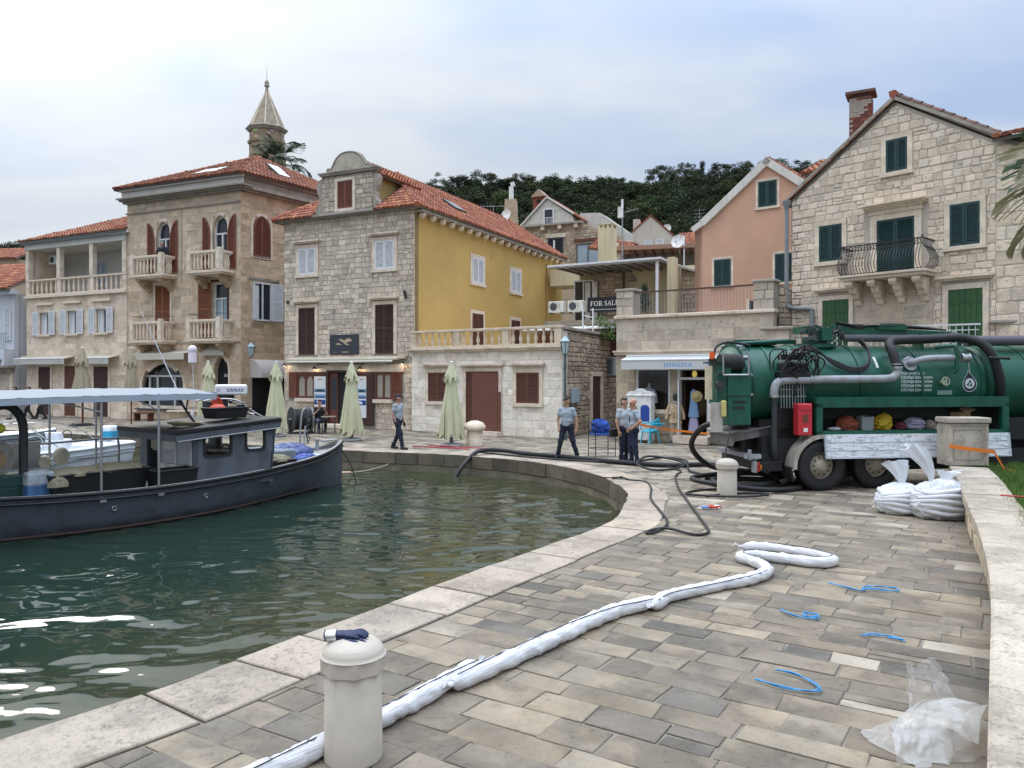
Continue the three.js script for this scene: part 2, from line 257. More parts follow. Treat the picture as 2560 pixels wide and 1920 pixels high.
// a window part: x, y the opening's lower left corner in the wall plane
function shuttered(parent, x, y, w, h, o = {}) {
const p = sub(o.door ? 'door' : 'window', parent, x, y, o.z ?? 0), fw = o.fw ?? 0.16, pr = o.proud ?? 0.05, tm = o.trim ?? M.trim;
const s = [bx(fw, h + (o.nosill ? 0 : fw), pr + 0.1, -fw / 2, h / 2 + (o.nosill ? 0 : -fw * 0), pr / 2 - 0.05), bx(fw, h + (o.nosill ? 0 : fw), pr + 0.1, w + fw / 2, h / 2, pr / 2 - 0.05), bx(w + 2 * fw, fw, pr + 0.104, w / 2, h + fw / 2 + 0.002, pr / 2 - 0.05)];
mk('surround', s, tm, p);
if (!o.nosill) mk('sill', bx(w + 2 * fw + 0.06, fw * 0.85, pr + 0.16, w / 2, -fw * 0.43, pr / 2 - 0.03), tm, p);
if (o.cornice) mk('cornice', [bx(w + 2 * fw + 0.14, 0.06, 0.16, w / 2, h + fw + o.cornice, 0.06), bx(w + 2 * fw + 0.26, 0.07, 0.24, w / 2, h + fw + o.cornice + 0.064, 0.1)], tm, p);
const leaves = o.leaves ?? 2, lw = w / leaves; for (let i = 0; i < leaves; i++) { const l = mk(o.door ? 'door_leaf' : 'shutter', (o.leafFn ?? leafGeo)(lw - 0.008, h - 0.01), o.m ?? M.whitewood, p); l.position.set(i * lw + 0.004, 0.005, o.lz ?? 0.006); }
return p;
}
// ---------------------------------------------------------------- quay edge: [X, D] from the far left round the end of the basin to behind the camera
const EDGE = [[-60, 55], [-40, 44], [-28, 37.6], [-19.7, 33], [-16.1, 31.1], [-10.6, 28], [-5.57, 25.3], [-1.57, 23.6], [0.79, 21.6], [1.93, 19.6], [2.39, 17.4], [2.42, 15.9], [2.14, 14.6], [1.74, 13.06], [0.41, 10.89], [-0.42, 9.65], [-0.94, 8.84], [-1.43, 8.05], [-1.8, 7.5], [-2.19, 6.87], [-2.76, 5.96], [-3.25, 5.35], [-4.1, 4.2], [-6.2, 0.5], [-16, -20], [-80, -100]];
const edgeCurve = new THREE.CatmullRomCurve3(EDGE.map(([x, d]) => V3(x, d, 0)), false, 'centripetal');
const edgePts = []; { const n = 900; for (let i = 0; i <= n; i++) { const p = edgeCurve.getPoint(i / n); edgePts.push([p.x, p.y]); } }
// arc length table, inland is to the left of travel turned: normal (dy, -dx) rotated so that it points away from the water
const edgeLen = [0]; for (let i = 1; i < edgePts.length; i++) edgeLen.push(edgeLen[i - 1] + Math.hypot(edgePts[i][0] - edgePts[i - 1][0], edgePts[i][1] - edgePts[i - 1][1]));
function edgeAt(s) { let i = 1; while (i < edgeLen.length - 1 && edgeLen[i] < s) i++; const t = (s - edgeLen[i - 1]) / (edgeLen[i] - edgeLen[i - 1]), a = edgePts[i - 1], b = edgePts[i], l = edgeLen[i] - edgeLen[i - 1]; return { p: [lerp(a[0], b[0], t), lerp(a[1], b[1], t)], n: [-(b[1] - a[1]) / l, (b[0] - a[0]) / l] }; }
// signed distance to the edge, positive inland
function inland(x, d) { let best = 1e9, k = 0; for (let i = 0; i < edgePts.length; i++) { const q = (edgePts[i][0] - x) ** 2 + (edgePts[i][1] - d) ** 2; if (q < best) { best = q; k = i; } } const i = Math.min(Math.max(k, 1), edgePts.length - 1), a = edgePts[i - 1], b = edgePts[i], l = Math.hypot(b[0] - a[0], b[1] - a[1]), n = [-(b[1] - a[1]) / l, (b[0] - a[0]) / l]; return { s: (x - edgePts[k][0]) * n[0] + (d - edgePts[k][1]) * n[1], n, p: edgePts[k] }; }
const WATER = -0.56;
const ground = struct('ground', new THREE.ShapeGeometry(shp([...edgePts, [700, -100], [700, 900], [-900, 900], [-900, 480]])), M.mortarD);
ground.rotation.x = -Math.PI / 2; ground.position.y = -0.018; ground.updateMatrixWorld(true);

// coping stones along the edge and the quay wall under them (all in the ground's plane: x right, y ahead, z up)
{
const r = rng(11), tones = [[0.4, 0.335, 0.275], [0.43, 0.365, 0.3], [0.36, 0.305, 0.25], [0.41, 0.335, 0.27]];
let s = 0; while (edgeLen[edgePts.findIndex((p, i) => edgeLen[i] >= s)] !== undefined && edgeAt(s).p[0] < -30) s += 0.5;
const blocks = [], low = [];
while (true) {
const e = edgeAt(s); if (e.p[1] < 1.6 && e.p[0] < -4) break;
const L = lerp(0.72, 1.25, r()), w = 0.76 + (r() - 0.5) * 0.06, out = -0.03 - r() * 0.025, n = 4, A = [], B = [];
for (let i = 0; i <= n; i++) { const q = edgeAt(s + L * (0.006 + 0.988 * i / n)), j = (r() - 0.5) * 0.02; A.push([q.p[0] + q.n[0] * (out + j), q.p[1] + q.n[1] * (out + j)]); B.push([q.p[0] + q.n[0] * w, q.p[1] + q.n[1] * w]); }
const poly = [...A, ...B.reverse()]; if (areaOf(poly) < 0) poly.reverse(); blocks.push([poly, r(), [r(), r()]]); s += L;
if (e.p[0] > -26 && e.p[1] > 12) { const o2 = [-0.005, -0.03 + r() * 0.05]; for (let k = 0; k < 3; k++) { const l = L * (k === 1 ? 0.98 : 1), P = [0, 1, 2].map((i) => edgeAt(s - L + l * i / 2 - k * 0.35)), f = o2[k % 2] - 0.02 * r() + k * -0.05; const q = [...P.map((p) => [p.p[0] + p.n[0] * f, p.p[1] + p.n[1] * f]), ...P.map((p) => [p.p[0] + p.n[0] * 0.5, p.p[1] + p.n[1] * 0.5]).reverse()]; if (areaOf(q) < 0) q.reverse(); low.push([q, k, r()]); } }
}
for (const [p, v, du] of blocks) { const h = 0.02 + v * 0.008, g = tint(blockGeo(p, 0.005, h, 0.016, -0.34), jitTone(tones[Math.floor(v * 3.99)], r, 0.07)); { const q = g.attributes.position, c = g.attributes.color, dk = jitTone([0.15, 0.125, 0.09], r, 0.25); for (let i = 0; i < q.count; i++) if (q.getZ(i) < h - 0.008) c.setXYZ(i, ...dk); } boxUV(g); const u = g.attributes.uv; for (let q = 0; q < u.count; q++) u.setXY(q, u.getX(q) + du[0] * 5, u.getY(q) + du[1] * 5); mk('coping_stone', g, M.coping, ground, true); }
const wl = [[0.2, 0.175, 0.125], [0.17, 0.15, 0.105], [0.23, 0.2, 0.145]], wet = [0.085, 0.08, 0.045];
for (const [p, k, v] of low) mk('quay_stone', tint(ext(p, 0.27, 0.02).translate(0, 0, -0.36 - (k + 1) * 0.285), jitTone(k > 0 ? wet : pick(wl, r), r, 0.16)), M.coping, ground);
const W = edgePts.map(([x, d]) => { const q = inland(x, d); return [x + q.n[0] * 0.1, d + q.n[1] * 0.1]; }), P = [];
for (let i = 1; i < W.length; i++) { const a = W[i - 1], b = W[i]; P.push(a[0], a[1], 0, b[0], b[1], 0, b[0], b[1], -3, a[0], a[1], 0, b[0], b[1], -3, a[0], a[1], -3); }
const g = new THREE.BufferGeometry(); g.setAttribute('position', new THREE.Float32BufferAttribute(P, 3)); g.computeVertexNormals(); mk('quay_wall', g, mat([0.1, 0.09, 0.06], { t: 'mott', s: 1.2, b: 'pits', bs: 0.01 }), ground);
}
// paving: courses across the quay
const wallEdge = [[-2.2, -4], [-1, -1.9], [0.12, 0.1], [1.2, 1.98], [2.33, 3.78], [3.2, 5.16], [4.08, 6.56], [4.74, 7.66], [5.9, 9.75], [7.02, 11.93], [8.1, 14.0], [9.0, 15.85]];
const wallX = (d) => { for (let i = 1; i < wallEdge.length; i++) if (d <= wallEdge[i][1]) return lerp(wallEdge[i - 1][0], wallEdge[i][0], (d - wallEdge[i - 1][1]) / (wallEdge[i][1] - wallEdge[i - 1][1])); return 60; };
{
const ca = 0.845, sa = -0.535, light = [[0.285, 0.232, 0.17], [0.262, 0.213, 0.157], [0.305, 0.25, 0.182], [0.244, 0.2, 0.148]], dark = [[0.19, 0.159, 0.122], [0.162, 0.14, 0.113], [0.208, 0.172, 0.131], [0.226, 0.184, 0.138]], pale = [[0.4, 0.34, 0.265], [0.365, 0.31, 0.24]];
stones(ground, {
seed: 41, box: [-48, -2, 22, 62], row: [0.25, 0.36], len: [0.36, 0.86], irr: 0.017, split: 0.03, gap: 0.012, bev: 0.006, proud: [0.009, 0.0155], mat: M.pave, name: 'paving_stone', restName: 'far_paving_stone', most: 300,
toneAt: (x, d, r) => { const near = sstep(0.4, 0.62, fbm(x / 40 + 0.5, d / 40 + 0.5, 14, 14, 4, 7)), far = sstep(12, 19, d), p = lerp(lerp(0.28, 0.82, near), 0.2, far); const q = r(); return jitTone(q < p ? pick(dark, r) : q > 0.94 - far * 0.5 ? pick(pale, r) : pick(light, r), r, 0.12); },
clipFn: (p) => {
p = p.map(([x, y]) => [x * ca - y * sa, x * sa + y * ca]); const c = p.reduce((s, q) => [s[0] + q[0] / p.length, s[1] + q[1] / p.length], [0, 0]);
if (c[1] < 2.2 || c[1] > 44 || Math.abs(c[0]) > 0.72 * c[1] + 1.2) return null;
if (c[0] > -4.4 ? c[1] > 33.9 - 0.674 * (c[0] + 4.45) + (c[0] > 1.9 && c[0] < 4.1 ? 4 : 0.3) : c[1] > 37.5 - 0.489 * (c[0] + 11.09) + 0.4 + (c[0] < -11 ? 1.5 : 0)) return null;
if (c[1] > 16.5 && c[0] > 5 && c[0] > 0.46 * c[1] + 2) return null;
const e = inland(c[0], c[1]); if (e.s < 0.2) return null; if (e.s < 1.6) { const q = e.p, k = 0.77; p = clipHalf(p, -e.n[0], -e.n[1], -(e.n[0] * (q[0] + e.n[0] * k) + e.n[1] * (q[1] + e.n[1] * k))); if (p.length < 3) return null; }
if (c[1] < 16 && c[0] > wallX(c[1]) + 0.35) return null; return p;
},
});
}
// water, waves as real relief
{
const r = rng(77), W = []; for (let i = 0; i < 52; i++) { const l = lerp(0.14, 1.5, Math.pow(i / 51, 1.7)), a = 1.4 + (r() - 0.5) * (i < 30 ? 1.7 : 1.0), k = 2 * Math.PI / l; W.push([Math.cos(a) * k, Math.sin(a) * k, r() * 6.28, 0.0033 * Math.pow(l, 0.8) * (0.5 + r()) ]); }
const hgt = (x, d) => { let wx = x + 0.9 * fbm(x * 0.02 + 0.5, d * 0.02, 40, 40, 2, 3), wd = d + 0.9 * fbm(x * 0.02, d * 0.02 + 0.5, 40, 40, 2, 8), h = 0; const calm = 0.42 + 0.75 * fbm((x + 40) / 80, d / 80, 22, 30, 3, 19); for (const [a, b, p, A] of W) h += A * Math.sin(a * wx + b * wd + p); return h * calm; };
const X0 = -24, X1 = 3.2, D0 = 3.2, D1 = 34, st = 0.05, nx = Math.round((X1 - X0) / st), nd = Math.round((D1 - D0) / st), P = new Float32Array((nx + 1) * (nd + 1) * 3), C = new Float32Array(P.length), U = new Float32Array((nx + 1) * (nd + 1) * 2), I = [];
const depthOf = new Map(), near = (x, d) => { const k = Math.round(x * 2) + ',' + Math.round(d * 2); if (!depthOf.has(k)) depthOf.set(k, -inland(Math.round(x * 2) / 2, Math.round(d * 2) / 2).s); return depthOf.get(k); };
for (let j = 0; j <= nd; j++) for (let i = 0; i <= nx; i++) {
const o = j * (nx + 1) + i, x = X0 + i * st, d = D0 + j * st; P[o * 3] = x; P[o * 3 + 1] = d; P[o * 3 + 2] = hgt(x, d); U[o * 2] = x; U[o * 2 + 1] = d;
const bed = near(x, d) + 2.4 * (fbm((x + 30) / 60, (d + 5) / 60, 26, 26, 4, 5) - 0.5), t = sstep(0.2, 4.6, bed), c = [lerp(0.038, 0.014, t), lerp(0.042, 0.028, t), lerp(0.021, 0.02, t)]; C.set(c, o * 3);
if (i < nx && j < nd) I.push(o, o + 1, o + nx + 2, o, o + nx + 2, o + nx + 1);
}
const g = new THREE.BufferGeometry(); g.setAttribute('position', new THREE.BufferAttribute(P, 3)); g.setAttribute('color', new THREE.BufferAttribute(C, 3)); g.setAttribute('uv', new THREE.BufferAttribute(U, 2)); g.setIndex(I); g.computeVertexNormals();
const wm = new THREE.MeshPhysicalMaterial({ color: 0xffffff, vertexColors: true, roughness: 0.03, ior: 1.34, side: THREE.DoubleSide }); const w = new THREE.Mesh(g, wm); w.name = 'water'; w.userData.kind = 'structure'; w.rotation.x = -Math.PI / 2; w.position.y = WATER; w.receiveShadow = true; scene.add(w);
const sea = struct('sea', new THREE.ShapeGeometry(shp([[-500, -200], [10, -200], [10, 200], [-500, 200]], [rect(X0, D0, X1, D1)])), new THREE.MeshPhysicalMaterial({ color: new THREE.Color().setRGB(0.012, 0.03, 0.026), roughness: 0.12, ior: 1.34 })); sea.rotation.x = -Math.PI / 2; sea.position.y = WATER;
}
// low wall on the right with capping slabs, grass behind it
{
const wall = thing('boundary_wall', 'long low curved limestone wall with weathered pale top slabs beside the paving', 'wall', [0, 0, 0]);
const r = rng(5), H = (d) => 0.52 + 0.07 * sstep(9, 15.5, d), sm2 = new THREE.CatmullRomCurve3(wallEdge.map(([x, d]) => V3(x, d, 0)), false, 'centripetal'), at = (t) => { const p = sm2.getPointAt(clamp(t)), q = sm2.getTangentAt(clamp(t)); return { p: [p.x, p.y], n: [q.y, -q.x] }; };
const L = sm2.getLength(), off = (t, o) => { const e = at(t); return [e.p[0] + e.n[0] * o, e.p[1] + e.n[1] * o]; };
const lay = sub('wall_body', wall); lay.rotation.x = -Math.PI / 2;
const A = [], B = []; for (let i = 0; i <= 60; i++) { A.push(off(i / 60, 0.09)); B.push(off(i / 60, 0.6)); }
mk('core', ext([...A, ...B.reverse()], 0.36), M.mortar, lay);
for (let s = 0.2; s < L;) { const l = Math.min(lerp(0.9, 1.6, r()), L - s); if (l < 0.2) break; const P = [], Q = []; for (let i = 0; i <= 5; i++) { const t = (s + (l - 0.006) * i / 5) / L; P.push(off(t, 0)); Q.push(off(t, 0.7)); } const d = P[2][1], g = tint(blockGeo([...Q, ...P.reverse()], 0.002, 0.15, 0.022, 0), jitTone([0.46, 0.4, 0.33], r, 0.06)); g.translate(0, 0, H(d) - 0.15); boxUV(g); const u = g.attributes.uv, a = r() * 5; for (let q = 0; q < u.count; q++) u.setXY(q, u.getX(q) + a, u.getY(q) + a); mk('capping_slab', g, M.coping, lay, true); s += l; }
for (let row = 0; row < 2; row++) for (let s = 5 + row * 0.2; s < L;) { const l = lerp(0.28, 0.6, r()), P = [], Q = [], f = 0.05 + r() * 0.02; for (let i = 0; i <= 2; i++) { const t = Math.min(1, (s + (l - 0.014) * i / 2) / L); P.push(off(t, f)); Q.push(off(t, 0.2)); } const d = P[1][1], h = (H(d) - 0.15) / 2; mk('stone', tint(ext([...Q, ...P.reverse()], h - 0.02, 0.01).translate(0, 0, row * h + 0.005), jitTone([0.56, 0.49, 0.38], r, 0.14)), M.stone, lay); s += l; }
const far = off(1, 0.7), G = [...Array(40)].map((_, i) => off(0.1 + 0.9 * i / 39, 0.68));
const lawn = struct('lawn', new THREE.ShapeGeometry(shp([...G, [60, far[1] + 4], [60, -6]])), mat([0.05, 0.075, 0.02], { t: 'mott', s: 1.1 })); lawn.rotation.x = -Math.PI / 2; lawn.position.y = 0.43;
const bl = new THREE.BufferGeometry(); { const P = []; for (let i = 0; i < 9; i++) { const a = r() * 6.28, x = (r() - 0.5) * 0.12, y = (r() - 0.5) * 0.12, h = 0.06 + r() * 0.09, w = 0.006, lx = Math.cos(a) * h * 0.5, ly = Math.sin(a) * h * 0.5; P.push(x - w, 0, y, x + w, 0, y, x + lx, h, y + ly); } bl.setAttribute('position', new THREE.Float32BufferAttribute(P, 3)); bl.computeVertexNormals(); boxUV(bl); }
const N = 9000, im = new THREE.InstancedMesh(bl, mat([0.085, 0.16, 0.028], { r: 0.8 }), N), m4 = new THREE.Matrix4(); let n = 0;
while (n < N) { const d = 3 + 14 * r(), e = wallX(Math.min(d, 15.8)) + 0.66 + Math.pow(r(), 1.4) * 4; if (d > 15 && e < 9.8) { n += 0.0; } m4.makeRotationY(r() * 6.28).scale(V3(1, 0.7 + r() * 0.7, 1)); m4.setPosition(e, 0.43, -d); im.setMatrixAt(n, m4); im.setColorAt(n, new THREE.Color().setRGB(0.7 + r() * 0.7, 0.8 + r() * 0.4, 0.7 + r() * 0.4)); n++; }
im.name = 'grass'; tag(im, 'short green grass growing behind the low limestone wall', 'grass'); im.userData.kind = 'stuff'; scene.add(im);
// end pillar
const p = thing('stone_pillar', 'short square limestone pillar with recessed panel at the end of the low wall', 'pillar', [9.0, 0.59, 15.9], 0.02);
mk('shaft', [bx(0.84, 0.86, 0.4, 0.44, 0.43, -0.22), bx(0.84, 0.035, 0.03, 0.44, 0.84, -0.01), bx(0.05, 0.84, 0.03, 0.05, 0.42, -0.012), bx(0.05, 0.84, 0.03, 0.83, 0.42, -0.012)], M.trimDark.clone(), p).material = mat([0.55, 0.49, 0.42], { t: 'lichen', s: 1.4, b: 'pits', bs: 0.01 });
mk('cap', tint(rb(0.92, 0.12, 0.5, 0.03, 0.44, 0.93, -0.2), [0.5, 0.44, 0.37]), M.coping, p); mk('raised_frame', [bx(0.6, 0.02, 0.012, 0.44, 0.74, -0.017), bx(0.6, 0.02, 0.012, 0.44, 0.12, -0.017), bx(0.02, 0.62, 0.012, 0.14, 0.43, -0.017), bx(0.02, 0.62, 0.012, 0.74, 0.43, -0.017)], M.trimDark, p);
}
// wooded hill
const hillY = (x, d) => { const top = 40.5 + 3 * sstep(10, 70, x) - 17 * sstep(-15, -120, x) + 3 * (fbm(x / 400 + 0.5, 0.3, 14, 3, 3, 5) - 0.5); return top * sstep(62, 192, d) + 2 * (fbm(x / 300 + 0.5, d / 300, 20, 20, 3, 9) - 0.5) * sstep(80, 120, d); };
{
const P = [], I = [], nx = 70, nd = 40; for (let j = 0; j <= nd; j++) for (let i = 0; i <= nx; i++) { const x = -260 + 480 * i / nx, d = 58 + 240 * j / nd; P.push(x, hillY(x, d) - 1.2, -d); if (i < nx && j < nd) { const o = j * (nx + 1) + i; I.push(o, o + 1, o + nx + 2, o, o + nx + 2, o + nx + 1); } }
const g = new THREE.BufferGeometry(); g.setAttribute('position', new THREE.Float32BufferAttribute(P, 3)); g.setIndex(I); g.computeVertexNormals(); struct('hill', g, mat([0.03, 0.036, 0.018], { t: 'mott', s: 8 }));
}
function clumpGeo(seed, n, R, s, flat = 0.8) { const r = rng(seed), P = []; for (let i = 0; i < n; i++) { const a = r() * 6.283, c = r() * 2 - 1, q = Math.sqrt(1 - c * c), k = R * Math.pow(r(), 0.4), x = q * Math.cos(a) * k, y = c * k * flat, z = q * Math.sin(a) * k; const u = V3(r() - 0.5, r() - 0.5, r() - 0.5).normalize().multiplyScalar(s), v = V3(r() - 0.5, r() - 0.5, r() - 0.5).normalize().multiplyScalar(s * 0.55); P.push(x - u.x, y - u.y, z - u.z, x + v.x, y + v.y, z + v.z, x + u.x, y + u.y, z + u.z, x - u.x, y - u.y, z - u.z, x + u.x, y + u.y, z + u.z, x - v.x, y - v.y, z - v.z); } const g = new THREE.BufferGeometry(); g.setAttribute('position', new THREE.Float32BufferAttribute(P, 3)); g.computeVertexNormals(); return boxUV(g); }
const M_leaf = mat([0.05, 0.07, 0.026], { r: 1 }); M_leaf.userData = {};
{
const r = rng(202), clump = clumpGeo(1, 60, 1.0, 0.21, 0.7), mats = [], cols = []; const m4 = new THREE.Matrix4(), q = new THREE.Quaternion();
for (let t = 0; t < 1150; t++) {
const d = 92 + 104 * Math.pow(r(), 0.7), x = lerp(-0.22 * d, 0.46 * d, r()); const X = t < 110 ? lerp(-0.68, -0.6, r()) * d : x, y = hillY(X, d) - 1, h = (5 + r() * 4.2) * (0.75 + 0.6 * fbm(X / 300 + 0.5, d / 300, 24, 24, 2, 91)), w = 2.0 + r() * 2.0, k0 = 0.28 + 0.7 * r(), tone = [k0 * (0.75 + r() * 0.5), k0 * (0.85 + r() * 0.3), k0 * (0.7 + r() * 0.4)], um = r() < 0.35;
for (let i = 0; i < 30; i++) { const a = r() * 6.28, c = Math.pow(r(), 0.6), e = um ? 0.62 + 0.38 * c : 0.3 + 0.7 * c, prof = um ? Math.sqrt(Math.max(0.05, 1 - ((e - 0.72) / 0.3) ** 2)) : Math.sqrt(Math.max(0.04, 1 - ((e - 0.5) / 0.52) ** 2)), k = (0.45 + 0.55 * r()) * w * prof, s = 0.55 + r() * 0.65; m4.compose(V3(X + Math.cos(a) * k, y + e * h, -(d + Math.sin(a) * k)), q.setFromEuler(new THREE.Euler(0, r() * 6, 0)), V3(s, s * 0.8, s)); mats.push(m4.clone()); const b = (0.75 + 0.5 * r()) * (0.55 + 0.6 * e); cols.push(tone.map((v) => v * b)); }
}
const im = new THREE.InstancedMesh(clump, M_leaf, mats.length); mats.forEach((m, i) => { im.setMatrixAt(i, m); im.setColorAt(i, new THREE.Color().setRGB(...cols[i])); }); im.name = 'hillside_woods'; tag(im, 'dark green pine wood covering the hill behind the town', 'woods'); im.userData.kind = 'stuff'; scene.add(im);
// pines that stand out on the crest
const bark = mat([0.1, 0.075, 0.055], { t: 'mott', s: 1 }); let k = 0;
const spots = [[-16.5, 'broad'], [-8, 'broad'], [2, 'round'], [14, 'round'], [22, 'round'], [36.5, 'umbrella'], [43, 'umbrella'], [47, 'cypress'], [54.5, 'round'], [62, 'round'], [72, 'broad']];
const words = ['leftmost broad dark pine on the wooded crest above the orange roof', 'second dark pine from the left on the crest, wide crowned', 'rounded dark pine on the crest above the brick chimney', 'rounded pine on the crest above the white boxes on the aerial mast', 'small rounded pine on the crest right of the aerial mast', 'flat umbrella pine with sky showing through, on the crest', 'taller umbrella pine leaning right on the crest beside the slender cypress', 'slender pointed dark cypress on the hill crest', 'rounded pine on the crest just left of the pink house gable', 'rounded pine on the crest half behind the pink house gable', 'dark pine between the pink gable and the stone house'];
for (const [X, kind] of spots) {
const D = 190, y = hillY(X, D) - 0.6, H = { broad: 11.5, round: 10.5, umbrella: 13, cypress: 13 }[kind] + r() * 1.2, t = thing('pine_tree', words[k], 'tree', [X, y, D], r() * 0.4, 'trees standing out on the hill crest'); k++;
const top = kind === 'umbrella' ? 0.86 : 0.7; mk('trunk', [tb([[0, -1, 0], [0.2, H * 0.4, 0], [-0.1, H * top, 0.1]], 0.22, 10, 6), tb([[0.15, H * 0.45, 0], [1.3, H * 0.66, 0.3], [2.1, H * 0.78, 0.2]], 0.1, 8, 5), tb([[0.1, H * 0.4, 0], [-1.2, H * 0.62, -0.2], [-2, H * 0.76, 0.2]], 0.1, 8, 5)], bark, t);
const gs = [], n = kind === 'cypress' ? 26 : 34; for (let i = 0; i < n; i++) { let a = r() * 6.28, e, w; if (kind === 'cypress') { e = 0.1 + 0.9 * i / n; w = 1.1 * (1 - e) + 0.15; } else if (kind === 'umbrella') { e = 0.72 + 0.26 * r(); w = 3.7 * Math.sqrt(Math.max(0.1, 1 - ((e - 0.78) / 0.26) ** 2)); } else { e = 0.3 + 0.7 * r(); w = (kind === 'broad' ? 3.9 : 3) * Math.sqrt(Math.max(0.08, 1 - ((e - 0.62) / 0.42) ** 2)); } const q2 = Math.sqrt(r()) * w; gs.push(tint(clumpGeo(300 + i + k * 50, 90, kind === 'cypress' ? 0.7 : 1.0, 0.2, 0.6).translate(Math.cos(a) * q2, e * H, Math.sin(a) * q2), [0.036, 0.05, 0.021].map((c) => c * (0.6 + r() * 0.7)))); }
mk('crown', gs, mat([1, 1, 1], { vc: true, r: 0.85 }), t);
}
}
// ---------------------------------------------------------------- houses
const turnOf = (dx, dd) => Math.atan2(dd, dx);
function wall(parent, poly, o = {}) { const w = mk(o.name ?? 'wall', ext(poly, o.t ?? 0.35, 0, o.holes ?? []).translate(0, 0, -(o.t ?? 0.35)), o.m ?? M.mortar, parent); w.position.set(o.x ?? 0, o.y ?? 0, o.z ?? 0); w.rotation.y = o.ry ?? 0; w.updateWorldMatrix(true, false); return w; }
function canvasMat(w, h, draw, o = {}) { const c = document.createElement('canvas'); c.width = w; c.height = h; const g = c.getContext('2d'); draw(g, w, h); const t = new THREE.CanvasTexture(c); t.colorSpace = THREE.SRGBColorSpace; return new THREE.MeshStandardMaterial({ map: t, roughness: o.r ?? 0.8, side: THREE.DoubleSide }); }
const plane = (w, h, x = 0, y = 0, z = 0) => new THREE.PlaneGeometry(w, h).translate(x, y, z);
const balusterGeo = (h, r, seg = 10) => lathe([[r * 0.75, 0], [r * 0.75, h * 0.07], [r * 0.5, h * 0.1], [r, h * 0.3], [r * 0.95, h * 0.42], [r * 0.55, h * 0.66], [r * 0.5, h * 0.82], [r * 0.8, h * 0.9], [r * 0.8, h]], seg);
// balustrade along local x from 0 to L
function balustrade(parent, L, h, n, o = {}) {
const m = o.m ?? M.trim, posts = o.posts ?? [0, L], pw = o.pw ?? 0.24, d = o.d ?? 0.22;
mk('rail', rb(L + (o.over ?? 0.06), 0.1, d + 0.06, 0.02, L / 2, h - 0.05, 0), m, parent); mk('plinth', bx(L, 0.1, d + 0.02, L / 2, 0.05, 0), m, parent);
for (const p of posts) mk('post', bx(pw, h - 0.2, d, p + (p < 0.01 ? pw / 2 : p > L - 0.01 ? -pw / 2 : 0), h / 2, 0), m, parent);
const g = balusterGeo(h - 0.2, o.r ?? 0.075); join([g]); boxUV(g);
for (let i = 0; i < posts.length - 1; i++) { const a = posts[i] + (i ? pw / 2 : pw), b = posts[i + 1] - (i + 1 < posts.length - 1 ? pw / 2 : pw), k = Math.max(1, Math.round(n * (b - a) / L)); for (let j = 0; j < k; j++) { const q = new THREE.Mesh(g, m); q.name = numbered('baluster'); q.castShadow = q.receiveShadow = true; q.position.set(a + (b - a) * (j + 0.5) / k, 0.1, 0); parent.add(q); } }
}
const wallTones = { b3: [[0.67, 0.6, 0.52], [0.62, 0.555, 0.48], [0.72, 0.65, 0.56], [0.57, 0.51, 0.445], [0.69, 0.6, 0.5]], warm: [[0.64, 0.53, 0.41], [0.69, 0.575, 0.455], [0.59, 0.485, 0.375], [0.66, 0.56, 0.45]], white: [[0.9, 0.87, 0.8], [0.87, 0.835, 0.77], [0.92, 0.89, 0.83]], rubble: [[0.5, 0.42, 0.33], [0.43, 0.36, 0.285], [0.56, 0.475, 0.375], [0.38, 0.32, 0.26]], ashlar: [[0.58, 0.52, 0.445], [0.62, 0.555, 0.47], [0.53, 0.475, 0.405]], r: [[0.76, 0.675, 0.575], [0.8, 0.71, 0.605], [0.72, 0.64, 0.545], [0.77, 0.67, 0.55]] };
const grown = (x0, y0, x1, y1, k) => [x0 - k, y0 - k, x1 + k, y1 + k];

